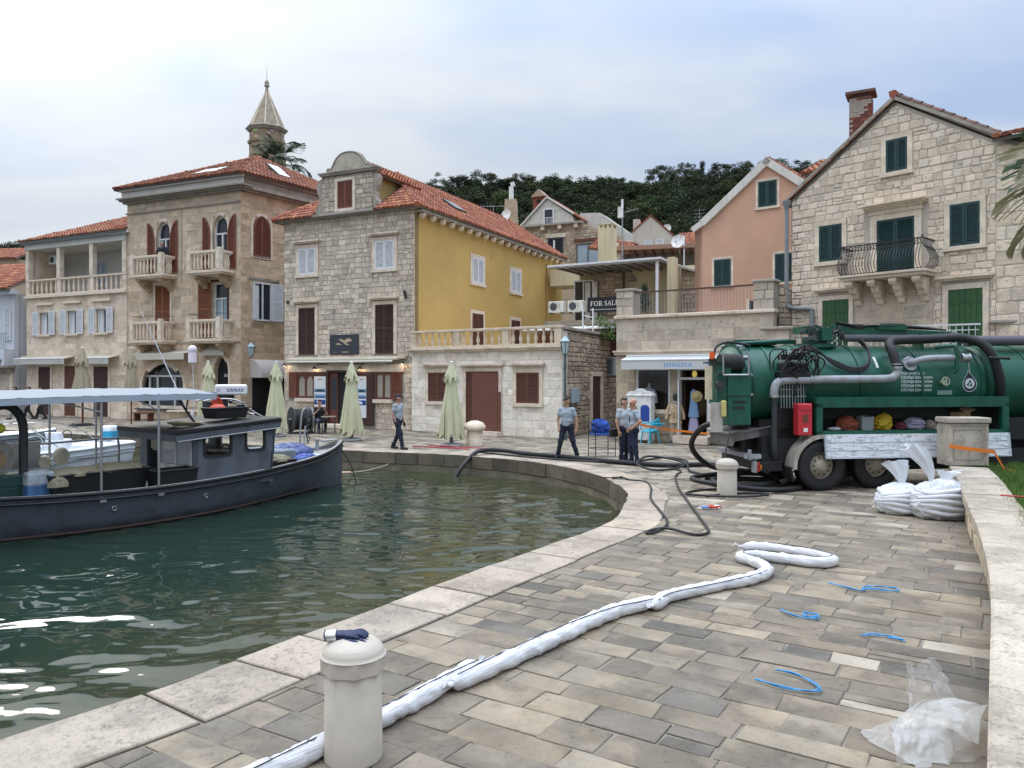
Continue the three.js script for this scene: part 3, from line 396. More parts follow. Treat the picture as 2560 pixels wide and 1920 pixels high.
// ---- stone house with yellow side (dark sign, cream awning)
{
const t = thing('stone_house', 'three storey stone house with yellow rendered side wall, curved dormer gable and orange tile roof', 'house', [-11.09, 0, 37.5], turnOf(0.898, -0.439)), W = 7.51, H = 9.85, L = 17.2;
const f = wall(t, rect(0, 0, W, H), { m: mat([0.42, 0.375, 0.315], { t: 'mott', s: 1.3 }) });
const ex = [grown(0.92, 7.28, 1.96, 8.54, 0.16), grown(5.41, 7.28, 6.45, 8.56, 0.16), [0.74, 3.3, 2.08, 5.86], [5.25, 3.3, 6.6, 5.86], [0.3, 1.2, 6.95, 2.98], [1.9, 0, 5.42, 2.7], [0.2, 2.9, 7.2, 3.3]];
stones(f, { seed: 3, box: [0, 0, W, H], row: [0.19, 0.27], len: [0.2, 0.5], irr: 0.009, cut: 0.04, split: 0.06, gap: 0.022, proud: [0.01, 0.026], tones: wallTones.b3, vary: 0.14, excl: ex, restName: 'upper_stone' });
shuttered(t, 0.92, 7.28, 1.04, 1.26, { cornice: 0.1 }); shuttered(t, 5.41, 7.28, 1.04, 1.29, { cornice: 0.1 });
shuttered(t, 0.92, 3.44, 1.0, 2.25, { m: M.darkwood, cornice: 0.08, nosill: 1 }); shuttered(t, 5.42, 3.43, 1.01, 2.24, { m: M.darkwood, cornice: 0.08, nosill: 1 });
// ground floor: lintel, windows, doorway
mk('lintel', [bx(6.7, 0.34, 0.1, 3.65, 2.79, 0.03), bx(6.9, 0.12, 0.16, 3.65, 3.27, 0.04)], M.trim, t);
const gw = (x, w, arches) => { const p = sub('window', t, x, 1.38, 0); mk('frame', [bx(0.09, 1.24, 0.12, 0.045, 0.62, 0), bx(0.09, 1.24, 0.12, w - 0.045, 0.62, 0), bx(w - 0.18, 0.12, 0.12, w / 2, 1.18, 0), bx(w - 0.18, 0.08, 0.12, w / 2, 0.04, 0), bx(0.08, 1.04, 0.1, w / 2, 0.6, 0)], M.brownwood, p); mk('pane', plane(w, 1.24, w / 2, 0.62, -0.02), M.glass, p); mk('sill', bx(w + 0.1, 0.16, 0.3, w / 2, -0.09, 0.03), M.trim, p); if (arches) for (const q of [0.09, w / 2 + 0.04]) mk('arch_panel', ext([[0, 0.36], [0, 0], [0.02, 0.13], [0.1, 0.24], [w / 4 - 0.065, 0.31], [w / 2 - 0.23, 0.24], [w / 2 - 0.15, 0.13], [w / 2 - 0.13, 0], [w / 2 - 0.13, 0.36]], 0.05).translate(q, 0.76, -0.01), M.brownwood, p); };
gw(0.82, 1.08, true); gw(5.42, 0.93, false);
const op = (x, w) => { const l = mk('shutter', leafGeo(w, 1.26, 13, 0.05, 0.05), M.redwood, t); l.position.set(x, 1.36, 0.04); }; op(0.36, 0.46); op(6.36, 0.52);
mk('doorway', [bx(0.12, 2.65, 0.25, 2.76, 1.33, 0.05), bx(0.12, 2.65, 0.25, 4.36, 1.33, 0.05), bx(1.7, 0.1, 0.2, 3.56, 2.65, 0.05)], M.darkwood, t); mk('door_opening', bx(1.48, 2.4, 0.02, 3.56, 1.4, 0.012), M.dark, t); mk('door_frame', [bx(0.05, 2.4, 0.06, 2.86, 1.4, 0.06), bx(0.42, 2.3, 0.04, 3.1, 1.4, 0.05)], M.brownwood, t); mk('step', rb(2.0, 0.2, 0.6, 0.03, 3.5, 0.1, 0.3), M.trim, t);
mk('glazing', plane(0.3, 1.5, 3.1, 1.6, 0.075), M.glass, t);
for (const [x, w] of [[1.9, 0.82], [4.42, 0.96]]) mk('door_leaf', rb(w, 2.4, 0.06, 0.01, x + w / 2, 1.38, 0.08), M.darkwood, t);
const poster = (seed) => (g, w, h) => { g.fillStyle = '#d6d9dc'; g.fillRect(0, 0, w, h); g.strokeStyle = '#39424e'; g.lineWidth = 4; g.beginPath(); g.moveTo(w * 0.3, h * 0.1); g.quadraticCurveTo(w * 0.5, h * 0.04, w * 0.7, h * 0.09); g.moveTo(w * 0.35, h * 0.06); g.quadraticCurveTo(w * 0.5, h * 0.12, w * 0.62, h * 0.05); g.stroke(); const im = (y, hh, a, b) => { const gr = g.createLinearGradient(0, y, 0, y + hh); gr.addColorStop(0, a); gr.addColorStop(1, b); g.fillStyle = gr; g.fillRect(w * 0.03, y, w * 0.94, hh); }; im(h * 0.3, h * 0.09, '#8fb3cf', '#23485e'); g.fillStyle = '#1f3d33'; g.beginPath(); g.ellipse(w * 0.5, h * 0.35, w * 0.3, h * 0.025, 0, 0, 7); g.fill(); im(h * 0.44, h * 0.1, '#a9c3d8', '#1c3f78'); im(h * 0.58, h * 0.12, '#1d4fa0', '#14305f'); g.fillStyle = '#e8eef5'; g.beginPath(); g.ellipse(w * 0.4, h * 0.64, w * 0.2, h * 0.03, 0.3, 0, 7); g.fill(); g.fillStyle = seed ? '#b03038' : '#d6d9dc'; g.fillRect(0, h * 0.76, w, h * 0.035); };
mk('poster', plane(0.7, 1.9, 2.29, 1.46, 0.117), canvasMat(160, 420, poster(1)), t, true); mk('poster', plane(0.52, 1.9, 4.72, 1.46, 0.117), canvasMat(160, 420, poster(0)), t, true);
// sign board
const sg = sub('sign_board', t, 2.84, 3.42, 0.05); mk('board', rb(1.66, 0.94, 0.05, 0.01, 0.83, 0.47, 0), mat([0.035, 0.037, 0.045], { r: 0.5 }), sg);
mk('emblem', plane(1.6, 0.9, 0.83, 0.47, 0.028), canvasMat(640, 360, (g, w, h) => { g.fillStyle = '#34353c'; g.fillRect(0, 0, w, h); g.fillStyle = '#b9a58a'; const blob = (p) => { g.beginPath(); g.moveTo(...p[0]); for (let i = 1; i < p.length; i += 2) g.quadraticCurveTo(...p[i], ...p[i + 1]); g.fill(); }; blob([[130, 200], [150, 140], [200, 150], [250, 175], [290, 190], [240, 178], [210, 190], [165, 160], [130, 200]]); blob([[190, 75], [280, 60], [340, 120], [370, 170], [460, 185], [400, 200], [350, 180], [300, 130], [250, 120], [230, 90], [190, 75]]); blob([[330, 110], [380, 60], [430, 70], [450, 30], [460, 80], [520, 90], [505, 125], [470, 110], [420, 140], [380, 150], [360, 130], [345, 130], [330, 110]]); g.fillStyle = '#cdb795'; g.font = 'italic bold 40px serif'; g.fillText('Lantana', 270, 330); g.fillStyle = '#8d8474'; g.fillRect(80, 318, 60, 6); }, { r: 0.5 }), sg, true);
// awning cassette and lamps
const aw = sub('awning', t, 0.45, 3.0, 0); mk('cassette', rb(6.35, 0.13, 0.26, 0.05, 3.17, 0.2, 0.2), M.canvas, aw); mk('front_bar', rb(6.1, 0.07, 0.09, 0.03, 3.1, 0.07, 0.42), M.whitepaint, aw); mk('cloth', [bx(6.1, 0.02, 0.35, 3.1, 0.13, 0.32, 0.3), bx(5.6, 0.03, 0.06, 3.0, -0.02, 0.3)], M.canvas, aw); mk('arm', [cy(0.02, 0.02, [0.5, 0, 0.15], [2.5, -0.02, 0.4]), cy(0.02, 0.02, [5.8, 0, 0.15], [4, -0.02, 0.4])], M.black, aw);
for (const [x, y] of [[2.1, 2.78], [4.75, 2.76], [0.25, 2.95], [7.05, 3.0]]) { const q = sub('wall_lamp', t, x, y, 0.1); mk('arm', tb([[0, 0.1, -0.08], [0, 0.16, 0.06], [0, 0.1, 0.18]], 0.012), M.black, q); mk('shade', lathe([[0.02, 0.1], [0.05, 0.08], [0.12, -0.02], [0.115, -0.025], [0.03, 0.06]], 14, 0, 0, 0.2), M.black, q); mk('bulb', sph(0.04, 0, -0.01, 0.2), mat([0.9, 0.8, 0.6], { e: [2.2, 1.6, 0.9] }), q); const l = new THREE.PointLight(new THREE.Color(1, 0.75, 0.45), 0.18, 0, 2); l.position.set(0, -0.03, 0.2); l.castShadow = true; q.add(l); }
// cornice and front gutter
mk('cornice', [bx(W + 0.5, 0.1, 0.3, W / 2, 9.9, 0.05), bx(2.6, 0.09, 0.14, 1.0, 9.99, 0.24), bx(2.5, 0.09, 0.14, 6.5, 9.99, 0.24)], M.trimDark, t);
// yellow side
const s = wall(t, rect(0, 0, L, H - 0.05), { name: 'side_wall', x: W, ry: Math.PI / 2, m: mat([0.6, 0.395, 0.125], { t: 'mott', s: 7, b: 'mott', bz: 0.7, bs: 0.006 }) });
mk('quoin_strip', bx(0.012, H, 0.02, 0.005, H / 2, 0.008), M.trim, s);
const sw = (x, y, w, h, o) => { const g = sub('side_bay', s, x, y, 0); return g; };
const so = { fw: 0.17, proud: 0.03 };
for (const [x, y, w, h, d] of [[5.28, 7.18, 1.2, 1.28, 0], [9.76, 7.15, 1.2, 1.22, 0], [5.28, 3.56, 1.15, 2.05, 1], [9.76, 3.56, 1.1, 2.0, 1]]) { const q = shuttered(s, x, y, w, h, { ...so, door: d, nosill: d, m: d ? M.brownwood : M.whitewood }); }
mk('side_pipe', [cy(0.05, 0.05, [14.7, 3.6, 0.06], [14.7, 9.3, 0.06]), cy(0.014, 0.014, [7.4, 8.6, 0.02], [7.25, 9.0, 0.12])], mat([0.5, 0.32, 0.12], { r: 0.6 }), s);
for (let x = 0.35; x < L; x += 0.86) { const c = mk('corbel', [lathe([[0, 0], [0.06, 0.02], [0.105, 0.1], [0.11, 0.2], [0.1, 0.26], [0, 0.27]], 10).scale(1, 1, 1.7)], M.trim, s); c.position.set(x, 9.48, 0.2); }
mk('eaves_slab', bx(L, 0.07, 0.42, L / 2, 9.78, 0.2), M.trimDark, s);
// rest of the body
mk('rear_walls', [bx(0.3, H, L, 0.15, H / 2, -L / 2 - 0.36), bx(W - 0.7, H, 0.3, W / 2, H / 2, -L + 0.15)], M.mortar, t);
// roof with hip towards the front
const e = 0.42, y0 = 9.92, pk = 12.75, hz = -4.0, cx = W / 2;
tileRoof(t, [[W + e, y0, e - 0.06], [W + e, y0, -L], [cx, pk, -L], [cx, pk, hz]], { seed: 21 }); tileRoof(t, [[-e, y0, -L], [-e, y0, e - 0.06], [cx, pk, hz], [cx, pk, -L]], { seed: 22, most: 40 });
tileRoof(t, [[-e, y0, e - 0.06], [W + e, y0, e - 0.06], [cx + 0.01, pk, hz], [cx, pk, hz]], { seed: 23, holes: [[2.5, -1, 5.95, 3.4]] });
ridge(t, [cx, pk, hz], [cx, pk, -L], 31); ridge(t, [W + e, y0 + 0.02, e], [cx, pk, hz], 32); ridge(t, [-e, y0 + 0.02, e], [cx, pk, hz], 33);
mk('skylight', bx(0.9, 0.08, 1.1, 0, 0, 0).rotateZ(-0.6).translate(6.3, 11.22, -5.6), M.glass, t); mk('skylight_frame', bx(1.0, 0.05, 1.2, 0, 0, 0).rotateZ(-0.6).translate(6.28, 11.2, -5.6), M.iron, t);
// dormer with curved gable
const dm = sub('dormer', t, 0, 0, 0);
const dw = mk('gable_wall', ext(rect(2.3, 9.75, 5.3, 11.86), 0.3).translate(0, 0, -0.3), M.mortar, dm); dw.updateWorldMatrix(true, false);
stones(dw, { seed: 8, box: [2.32, 9.95, 5.28, 11.8], row: [0.2, 0.27], len: [0.22, 0.45], cut: 0.04, gap: 0.024, proud: [0.015, 0.035], tones: wallTones.b3.map((c) => c.map((v) => v * 0.9)), vary: 0.15, excl: [grown(3.27, 10.24, 4.15, 11.52, 0.15)], most: 60 });
for (const l of [0, 1]) { const q = mk('shutter', leafGeo(0.435, 1.26), M.redwood, dm); q.position.set(3.27 + l * 0.44, 10.25, -0.01); }
mk('surround', [bx(0.15, 1.58, 0.14, 3.195, 10.88, 0), bx(0.15, 1.58, 0.14, 4.225, 10.88, 0), bx(0.9, 0.15, 0.14, 3.71, 11.6, 0), bx(0.9, 0.15, 0.16, 3.71, 10.16, 0)], M.trim, dm);
mk('gable_cornice', [bx(3.3, 0.09, 0.34, 3.95, 11.87, 0), bx(3.45, 0.06, 0.44, 3.95, 11.945, 0)], M.trimDark, dm);
const arc = [[2.72, 11.97], [2.66, 12.1], [2.74, 12.17], [2.86, 12.13], [2.98, 12.24], [3.1, 12.45], [3.26, 12.64], [3.55, 12.8], [3.9, 12.83], [4.25, 12.78], [4.52, 12.64], [4.68, 12.45], [4.82, 12.24], [4.94, 12.13], [5.06, 12.17], [5.14, 12.1], [5.08, 11.97]];
mk('pediment', ext(arc, 0.28, 0.02).translate(0, 0, -0.24), M.trimDark.clone(), dm).material = mat([0.5, 0.45, 0.37], { t: 'lichen', s: 2, b: 'pits', bs: 0.008 });
mk('pediment_edge', [tb(arc.map(([x, y]) => [x, y + 0.01, 0.05]), 0.045, 60, 6), tb(arc.map(([x, y]) => [x, y + 0.02, -0.12]), 0.06, 60, 6)], M.trimDark, dm);
for (const sd of [-1, 1]) mk('scroll', ext([[0, 0], [0.36, 0], [0.42, 0.12], [0.34, 0.3], [0.2, 0.5], [0.16, 0.8], [0.3, 1.1], [0.34, 1.4], [0.22, 1.62], [0, 1.68]].map(([x, y]) => [x * sd, y]), 0.26, 0.03).translate(sd > 0 ? 5.28 : 2.32, 10.08, -0.26), M.trimDark, dm).material = mat([0.42, 0.38, 0.32], { t: 'lichen', s: 1.5, b: 'pits', bs: 0.012 });
mk('cheek', [ext([[0, 9.95], [2.9, 11.5], [2.9, 11.62], [0, 11.62]], 0.1).rotateY(Math.PI / 2).translate(5.2, 0, 0)], mat([0.5, 0.35, 0.13], { t: 'streak', s: 3 }), dm); mk('cheek', ext([[0, 9.95], [2.9, 11.5], [2.9, 11.62], [0, 11.62]], 0.1).rotateY(Math.PI / 2).translate(2.3, 0, 0), M.trim, dm);
tileRoof(t, [[5.62, 11.62, -0.3], [5.62, 11.62, -3.4], [3.9, 12.62, -4.4], [3.9, 12.62, -0.3]], { seed: 26, partName: 'dormer_roof', most: 60 }); tileRoof(t, [[2.1, 11.62, -3.4], [2.1, 11.62, -0.3], [3.9, 12.62, -0.3], [3.9, 12.62, -4.4]], { seed: 27, partName: 'dormer_roof', most: 20 }); ridge(t, [3.9, 12.63, -0.3], [3.9, 12.63, -4.3], 34);
mk('bracket_lamp', [cy(0.05, 0.08, [7.1, 5.9, 0.05], [7.1, 6.2, 0.16]), cy(0.02, 0.02, [7.1, 6.15, 0.02], [7.1, 6.25, 0.2])], M.iron, t); mk('vent', bx(0.16, 0.16, 0.03, 0.25, 6.0, 0.035), M.iron, t);
}

// ---- three storey house with gothic windows
{
const t = thing('stone_house', 'tall beige stone house with pointed arch windows, white stone balconies and hipped red roof', 'house', [-21.66, 0, 43.35], turnOf(0.914, -0.405)), W = 8.27, H = 12.1;
const goth = (x, w, y, sp, top) => { const p = [[x, y]], n = 8, h = top - sp; p.push([x + w, y], [x + w, sp]); for (let i = 1; i <= n; i++) { const a = i / n; p.push([x + w / 2 + w / 2 * Math.cos(a * Math.PI / 2) ** 1.15, sp + h * Math.sin(a * Math.PI / 2) ** 0.85]); } for (let i = n - 1; i >= 0; i--) { const a = i / n; p.push([x + w / 2 - w / 2 * Math.cos(a * Math.PI / 2) ** 1.15, sp + h * Math.sin(a * Math.PI / 2) ** 0.85]); } return p; };
const G1 = goth(2.24, 1.06, 8.0, 10.0, 10.9), G2 = goth(6.36, 1.04, 8.0, 10.0, 10.9), A1 = goth(0.94, 3.5, 0.62, 1.5, 3.3), A2 = goth(6.4, 1.05, 0.05, 2.3, 3.48), D2 = rect(6.32, 4.5, 7.36, 7.36);
const beige = mat([0.63, 0.52, 0.4], { t: 'stone', s: 3.1, b: 'pits', bz: 1.4, bs: 0.008 });
const f = wall(t, rect(0, 0, W, H), { m: beige, t: 0.4, holes: [G1, G2, A1, A2, D2] });
stones(f, { seed: 61, box: [0, 0, W, H - 0.1], row: [0.3, 0.42], len: [0.45, 1.0], gap: 0.008, bev: 0.007, proud: [0.004, 0.018], irr: 0.004, tones: wallTones.warm, vary: 0.12, excl: [[1.5, 7.9, 4.0, 11.1], [5.55, 7.9, 8.05, 11.1], [2.0, 4.4, 3.4, 7.5], [5.3, 4.4, 7.5, 7.5], [0.7, 0.3, 4.7, 3.4], [6.2, 0, 7.6, 3.6], [0.4, 3.3, 5, 3.85]], mat: mat([1, 1, 1], { t: 'stone', s: 2.3, b: 'pits', bz: 1.2, bs: 0.016, vc: true }) });
mk('string_course', [bx(W + 0.1, 0.07, 0.12, W / 2, 11.52, 0.03), bx(0.05, 4, 0.03, 4.15, 9.5, 0.02), bx(W, 0.06, 0.06, W / 2, 4.2, 0.02)], M.trimDark, t);
mk('cornice', [bx(W + 0.3, 0.1, 0.5, W / 2 + 0.06, 12.1, 0), bx(W + 0.6, 0.09, 0.72, W / 2 + 0.1, 12.2, 0.04), bx(W + 0.85, 0.08, 0.9, W / 2 + 0.15, 12.285, 0.1)], mat([0.33, 0.3, 0.26], { t: 'lichen', s: 2.2, b: 'pits', bs: 0.02 }), t);
mk('fascia', [bx(W + 0.5, 0.36, 0.1, W / 2 + 0.15, 12.51, 0.25), bx(W + 0.7, 0.14, 0.22, W / 2 + 0.15, 12.77, 0.33)], M.whitepaint, t).material = mat([0.62, 0.58, 0.52], { t: 'streak', s: 4 }); mk('gutter', bx(W + 0.75, 0.1, 0.14, W / 2 + 0.15, 12.84, 0.46), mat([0.08, 0.05, 0.04], { r: 0.5 }), t);
// arched openings
const frameOf = (P, w = 0.07) => { const c = P.reduce((s, p) => [s[0] + p[0] / P.length, s[1] + p[1] / P.length], [0, 0]); return ext(P, 0.1, 0, [P.map(([x, y]) => [x + Math.sign(c[0] - x) * Math.min(w, Math.abs(c[0] - x)), y > c[1] + 0.4 ? y - w * 1.1 : y + w])]); };
const glazed = (P, x, w, y, tr, top) => { const p = sub('arched_window', t); mk('pane', new THREE.ShapeGeometry(shp(P)).translate(0, 0, -0.24), M.glass, p); mk('frame', [frameOf(P).translate(0, 0, -0.26), bx(w, 0.08, 0.1, x + w / 2, tr, -0.2), bx(0.08, tr - y, 0.1, x + w / 2, (tr + y) / 2, -0.2)], M.whitewood, p); return p; };
const halfArch = (w, h, sp, dir) => { const q = [[0, 0], [w, 0]]; for (let i = 0; i <= 6; i++) { const a = i / 6; q.push([w - w * a ** 1.3, sp + (h - sp) * Math.sin(a * Math.PI / 2)]); } q.push([0, h]); return dir > 0 ? q : q.map(([x, y]) => [w - x, y]).reverse(); };
for (const [P, x, w, sx] of [[G1, 2.24, 1.06, [1.66, 3.32]], [G2, 6.36, 1.04, [5.72, 7.44]]]) {
glazed(P, x, w, 8, 9.95); mk('arch_surround', frameOf(P.map(([a, b]) => [a + Math.sign(a - x - w / 2) * 0.13, b + (b > 9.9 ? 0.14 : 0)]), 0.13).translate(0, 0, -0.05), M.trim, t);
for (const k of [0, 1]) { const out = halfArch(0.54, 2.85, 1.95, k ? -1 : 1).map((p) => p), inn = out.map(([a, b]) => [lerp(0.27, a, 0.72), lerp(1.3, b, 0.93)]); const l = sub('shutter', t, k ? sx[1] : sx[0] - 0.02, 8.03, 0.05); mk('leaf_frame', ext(out, 0.045, 0, [inn]), M.redwood, l); const g = []; for (let i = 0; i < 40; i++) { const y = 0.12 + i * 0.068; const q = clipPoly(rect(0.02, y, 0.52, y + 0.05), areaOf(inn) > 0 ? inn : [...inn].reverse()); if (q.length < 3) continue; const a = Math.min(...q.map((v) => v[0])), b = Math.max(...q.map((v) => v[0])); g.push(bx(b - a, 0.06, 0.007, (a + b) / 2, y + 0.03, 0.022, -0.75)); } g.push(new THREE.ShapeGeometry(shp(inn)).translate(0, 0, 0.006)); mk('louvre', g, M.redwood, l); }
}
{ const p = sub('door', t, 2.19, 4.5, 0); for (const k of [0, 1]) { const l = mk('door_leaf', leafGeo(0.555, 2.86, 40), M.redwood.clone(), p); l.material = mat([0.3, 0.1, 0.04], { t: 'wood', s: 0.8, r: 0.6 }); l.position.set(k * 0.56, 0, 0); } mk('surround', [bx(0.1, 2.95, 0.1, -0.05, 1.47, 0), bx(0.1, 2.95, 0.1, 1.17, 1.47, 0), bx(1.34, 0.12, 0.1, 0.56, 3.0, 0)], M.trim, p); }
{ const p = sub('door', t, 6.32, 4.5, 0); mk('frame', [bx(0.08, 2.86, 0.1, 0.04, 1.43, -0.2), bx(0.08, 2.86, 0.1, 1.0, 1.43, -0.2), bx(0.07, 2.0, 0.1, 0.52, 1.0, -0.2), bx(0.88, 0.09, 0.1, 0.52, 2.02, -0.2), bx(0.88, 0.08, 0.1, 0.52, 2.82, -0.2)], M.whitewood, p); mk('pane', plane(1.04, 2.86, 0.52, 1.43, -0.23), M.glass, p); mk('curtain', [plane(0.34, 1.95, 0.29, 0.98, -0.222), plane(0.34, 1.95, 0.75, 0.98, -0.222)], mat([0.4, 0.5, 0.58], { t: 'wood', s: 0.5 }), p); mk('shutter', leafGeo(0.9, 2.86, 40, 0.045, 0.07), mat([0.3, 0.1, 0.04], { t: 'wood', s: 0.8, r: 0.6 }), p).position.set(-0.93, 0, 0.04); mk('surround', [bx(0.1, 2.95, 0.1, 1.1, 1.47, 0), bx(1.3, 0.12, 0.1, 0.56, 2.95, 0)], M.darkwood, p); }
// balconies
const balcony = (x0, x1, y, rod) => { const b = sub('balcony', t, x0, y, 0), L = x1 - x0, D = 0.9; mk('slab', [bx(L + 0.24, 0.13, D + 0.12, L / 2, -0.06, D / 2 + 0.05), bx(L + 0.08, 0.1, D + 0.02, L / 2, -0.17, D / 2 + 0.02)], M.trim, b); const fr = (o, lx, n, x, z, ry) => { o.position.set(x, 0, z); o.rotation.y = ry; balustrade(o, lx, 1.0, n, { m: M.trim, pw: 0.22, d: 0.16, r: 0.07 }); }; const place = (L2, n, x, z, ry) => { const c = Math.cos(ry), s = Math.sin(ry), g = balusterGeo(0.78, 0.068); boxUV(g); for (let i = 0; i < n; i++) { const u = 0.3 + (L2 - 0.5) * (i + 0.5) / n, q = new THREE.Mesh(g, M.trim); q.name = numbered('baluster'); q.castShadow = q.receiveShadow = true; q.position.set(x + u * c, 0.08, z - u * s); b.add(q); } mk('rail', rb(L2, 0.13, 0.2, 0.02).rotateY(ry).translate(x + L2 / 2 * c, 0.94, z - L2 / 2 * s), M.trim, b); mk('arcade_strip', bx(L2, 0.06, 0.1).rotateY(ry).translate(x + L2 / 2 * c, 0.85, z - L2 / 2 * s), M.trim, b); };
place(L, 7, 0, D, 0); place(D, 3, L - 0.1, D + 0.02, Math.PI / 2); place(D, 3, 0.1, D + 0.02, Math.PI / 2);
for (const [px, pz] of [[0.11, D], [L - 0.11, D]]) mk('post', [bx(0.24, 1.08, 0.24, px, 0.54, pz), bx(0.2, 0.06, 0.2, px, 1.1, pz)], M.trim, b);
for (const px of [0.35, L - 0.35]) mk('bracket', ext([[0, 0], [0.85, 0], [0.82, -0.16], [0.6, -0.24], [0.5, -0.4], [0.25, -0.48], [0.12, -0.62], [0, -0.66]], 0.24, 0.02).rotateY(-Math.PI / 2).translate(px + 0.12, -0.22, 0), mat([0.5, 0.4, 0.28], { t: 'stone', s: 1.5, b: 'pits', bs: 0.01 }), b);
if (rod) mk('clothes_rail', [cy(0.014, 0.014, [0.05, 1.3, 0.9], [L - 0.1, 1.3, 0.9]), cy(0.014, 0.014, [0.05, 1.3, 0.9], [0.05, 1.3, 0.1]), cy(0.014, 0.014, [L - 0.1, 1.3, 0.9], [L - 0.1, 1.3, 0.1])], M.iron, b); };
balcony(1.42, 3.74, 7.9); balcony(5.58, 7.82, 7.9); balcony(1.4, 3.7, 4.35, 1); balcony(5.55, 7.82, 4.35, 1);
// ground floor
mk('arch_surround', frameOf(A1, 0.18).translate(0, 0, -0.08), M.trim, t); { const p = sub('shop_front', t); mk('pane', new THREE.ShapeGeometry(shp(A1)).translate(0, 0, -0.34), M.glass, p); mk('frame', [bx(3.4, 0.1, 0.08, 2.7, 2.42, -0.28), bx(0.09, 1.9, 0.08, 1.45, 1.5, -0.28), bx(0.1, 1.9, 0.08, 2.05, 1.5, -0.28), bx(0.1, 1.9, 0.08, 3.35, 1.5, -0.28), bx(0.09, 1.6, 0.08, 4.0, 1.4, -0.28), bx(1.1, 0.12, 0.08, 1.5, 0.7, -0.28), bx(0.9, 0.12, 0.08, 3.9, 0.7, -0.28)], M.whitewood, p); mk('sill', bx(3.9, 0.06, 0.3, 2.7, 0.6, 0.05), mat([0.03, 0.035, 0.06], { r: 0.5 }), p); mk('base_panel', bx(3.6, 0.5, 0.05, 2.7, 0.3, 0.02), beige, p); }
{ const p = sub('door', t); mk('door_opening', new THREE.ShapeGeometry(shp(A2)).translate(0, 0, -0.3), M.dark, p); mk('lettering', plane(0.6, 0.3, 7.08, 2.45, -0.27), canvasMat(128, 64, (g, w, h) => { g.fillStyle = '#15130f'; g.fillRect(0, 0, w, h); g.fillStyle = '#d8d4cc'; g.font = 'bold 44px sans-serif'; g.fillText('Zdrt', 18, 46); }), p, true); mk('arch_surround', frameOf(A2.map(([a, b]) => [a + Math.sign(a - 6.925) * 0.14, b + (b > 2 ? 0.12 : 0)]), 0.14).translate(0, 0, -0.06), M.trim, p); }
const awn = (x0, x1, y, h, out, m, txt) => { const a = sub('awning', t, x0, y, 0), L = x1 - x0; mk('cassette', rb(L, 0.14, 0.2, 0.04, L / 2, h, 0.1), m, a); mk('cloth', bx(L, 0.02, out, L / 2, h - 0.04, out / 2 + 0.1, 0.16), m, a); mk('valance', plane(L, h - 0.1, L / 2, (h - 0.1) / 2, out + 0.1), txt ?? m, a, !!txt); };
const lin = mat([0.6, 0.55, 0.47], { t: 'cloth', s: 0.6, r: 0.95 }); awn(1.1, 5.2, 3.3, 0.42, 0.75, lin); awn(5.9, 7.5, 3.5, 0.38, 0.3, lin);
// side wall with shutters, awning
const s = wall(t, rect(0, 0, 9, H), { name: 'side_wall', x: W, ry: Math.PI / 2 - 0.18, m: beige, t: 0.4 });
stones(s, { seed: 62, box: [0, 0, 7, H - 0.1], row: [0.28, 0.4], len: [0.4, 0.9], gap: 0.01, bev: 0.008, proud: [0.004, 0.022], irr: 0.006, tones: wallTones.warm.map((c) => [c[0] * 0.95, c[1] * 0.88, c[2] * 0.8]), vary: 0.16, excl: [[0.6, 8.6, 2, 11], [0.6, 5.2, 2.5, 7.5], [0.4, 0, 3, 2.5]], most: 120 });
{ const P = goth(0.74, 1.13, 8.73, 10.0, 10.95), p = sub('window', s), i2 = P.map(([x, y]) => [lerp(1.305, x, 0.84), lerp(9.6, y, 0.94)]); mk('surround', frameOf(P.map(([a, b]) => [a + Math.sign(a - 1.3) * 0.12, b + (b > 9.9 ? 0.12 : -0.05)]), 0.12).translate(0, 0, -0.05), M.trim, p); mk('leaf_frame', [ext(P, 0.06, 0, [i2]), bx(0.1, 2.0, 0.06, 1.305, 9.75, 0.032)], M.redwood, p); const g = [new THREE.ShapeGeometry(shp(i2)).translate(0, 0, 0.008)]; for (let i = 0; i < 32; i++) { const y = 8.85 + i * 0.065, q = clipPoly(rect(0.76, y, 1.86, y + 0.05), areaOf(i2) > 0 ? i2 : [...i2].reverse()); if (q.length < 3) continue; const a = Math.min(...q.map((v) => v[0])), b = Math.max(...q.map((v) => v[0])); g.push(bx(b - a, 0.06, 0.008, (a + b) / 2, y + 0.03, 0.035, -0.75)); } mk('louvre', g, M.redwood, p); }
{ const p = sub('window', s, 0.76, 5.38, 0.02); mk('pane', plane(1.1, 1.95, 0.55, 0.98, 0.012), M.glass, p); mk('frame', [bx(0.08, 2, 0.1, 0.02, 1, 0.03), bx(0.08, 2, 0.1, 1.1, 1, 0.03), bx(0.07, 1.9, 0.08, 0.56, 1, 0.03), bx(1.16, 0.08, 0.1, 0.56, 1.98, 0.03), bx(1.16, 0.08, 0.1, 0.56, 0.02, 0.03)], M.whitewood, p); mk('curtain', plane(0.25, 1.8, 0.22, 0.98, 0.018), M.whitewood, p); const l = mk('shutter', leafGeo(0.62, 2.0, 30), M.whitewood, p); l.position.set(1.16, 0, 0.06); l.rotation.y = -0.25; mk('lintel', bx(1.9, 0.1, 0.1, 0.7, 2.2, 0), M.trimDark, p); }
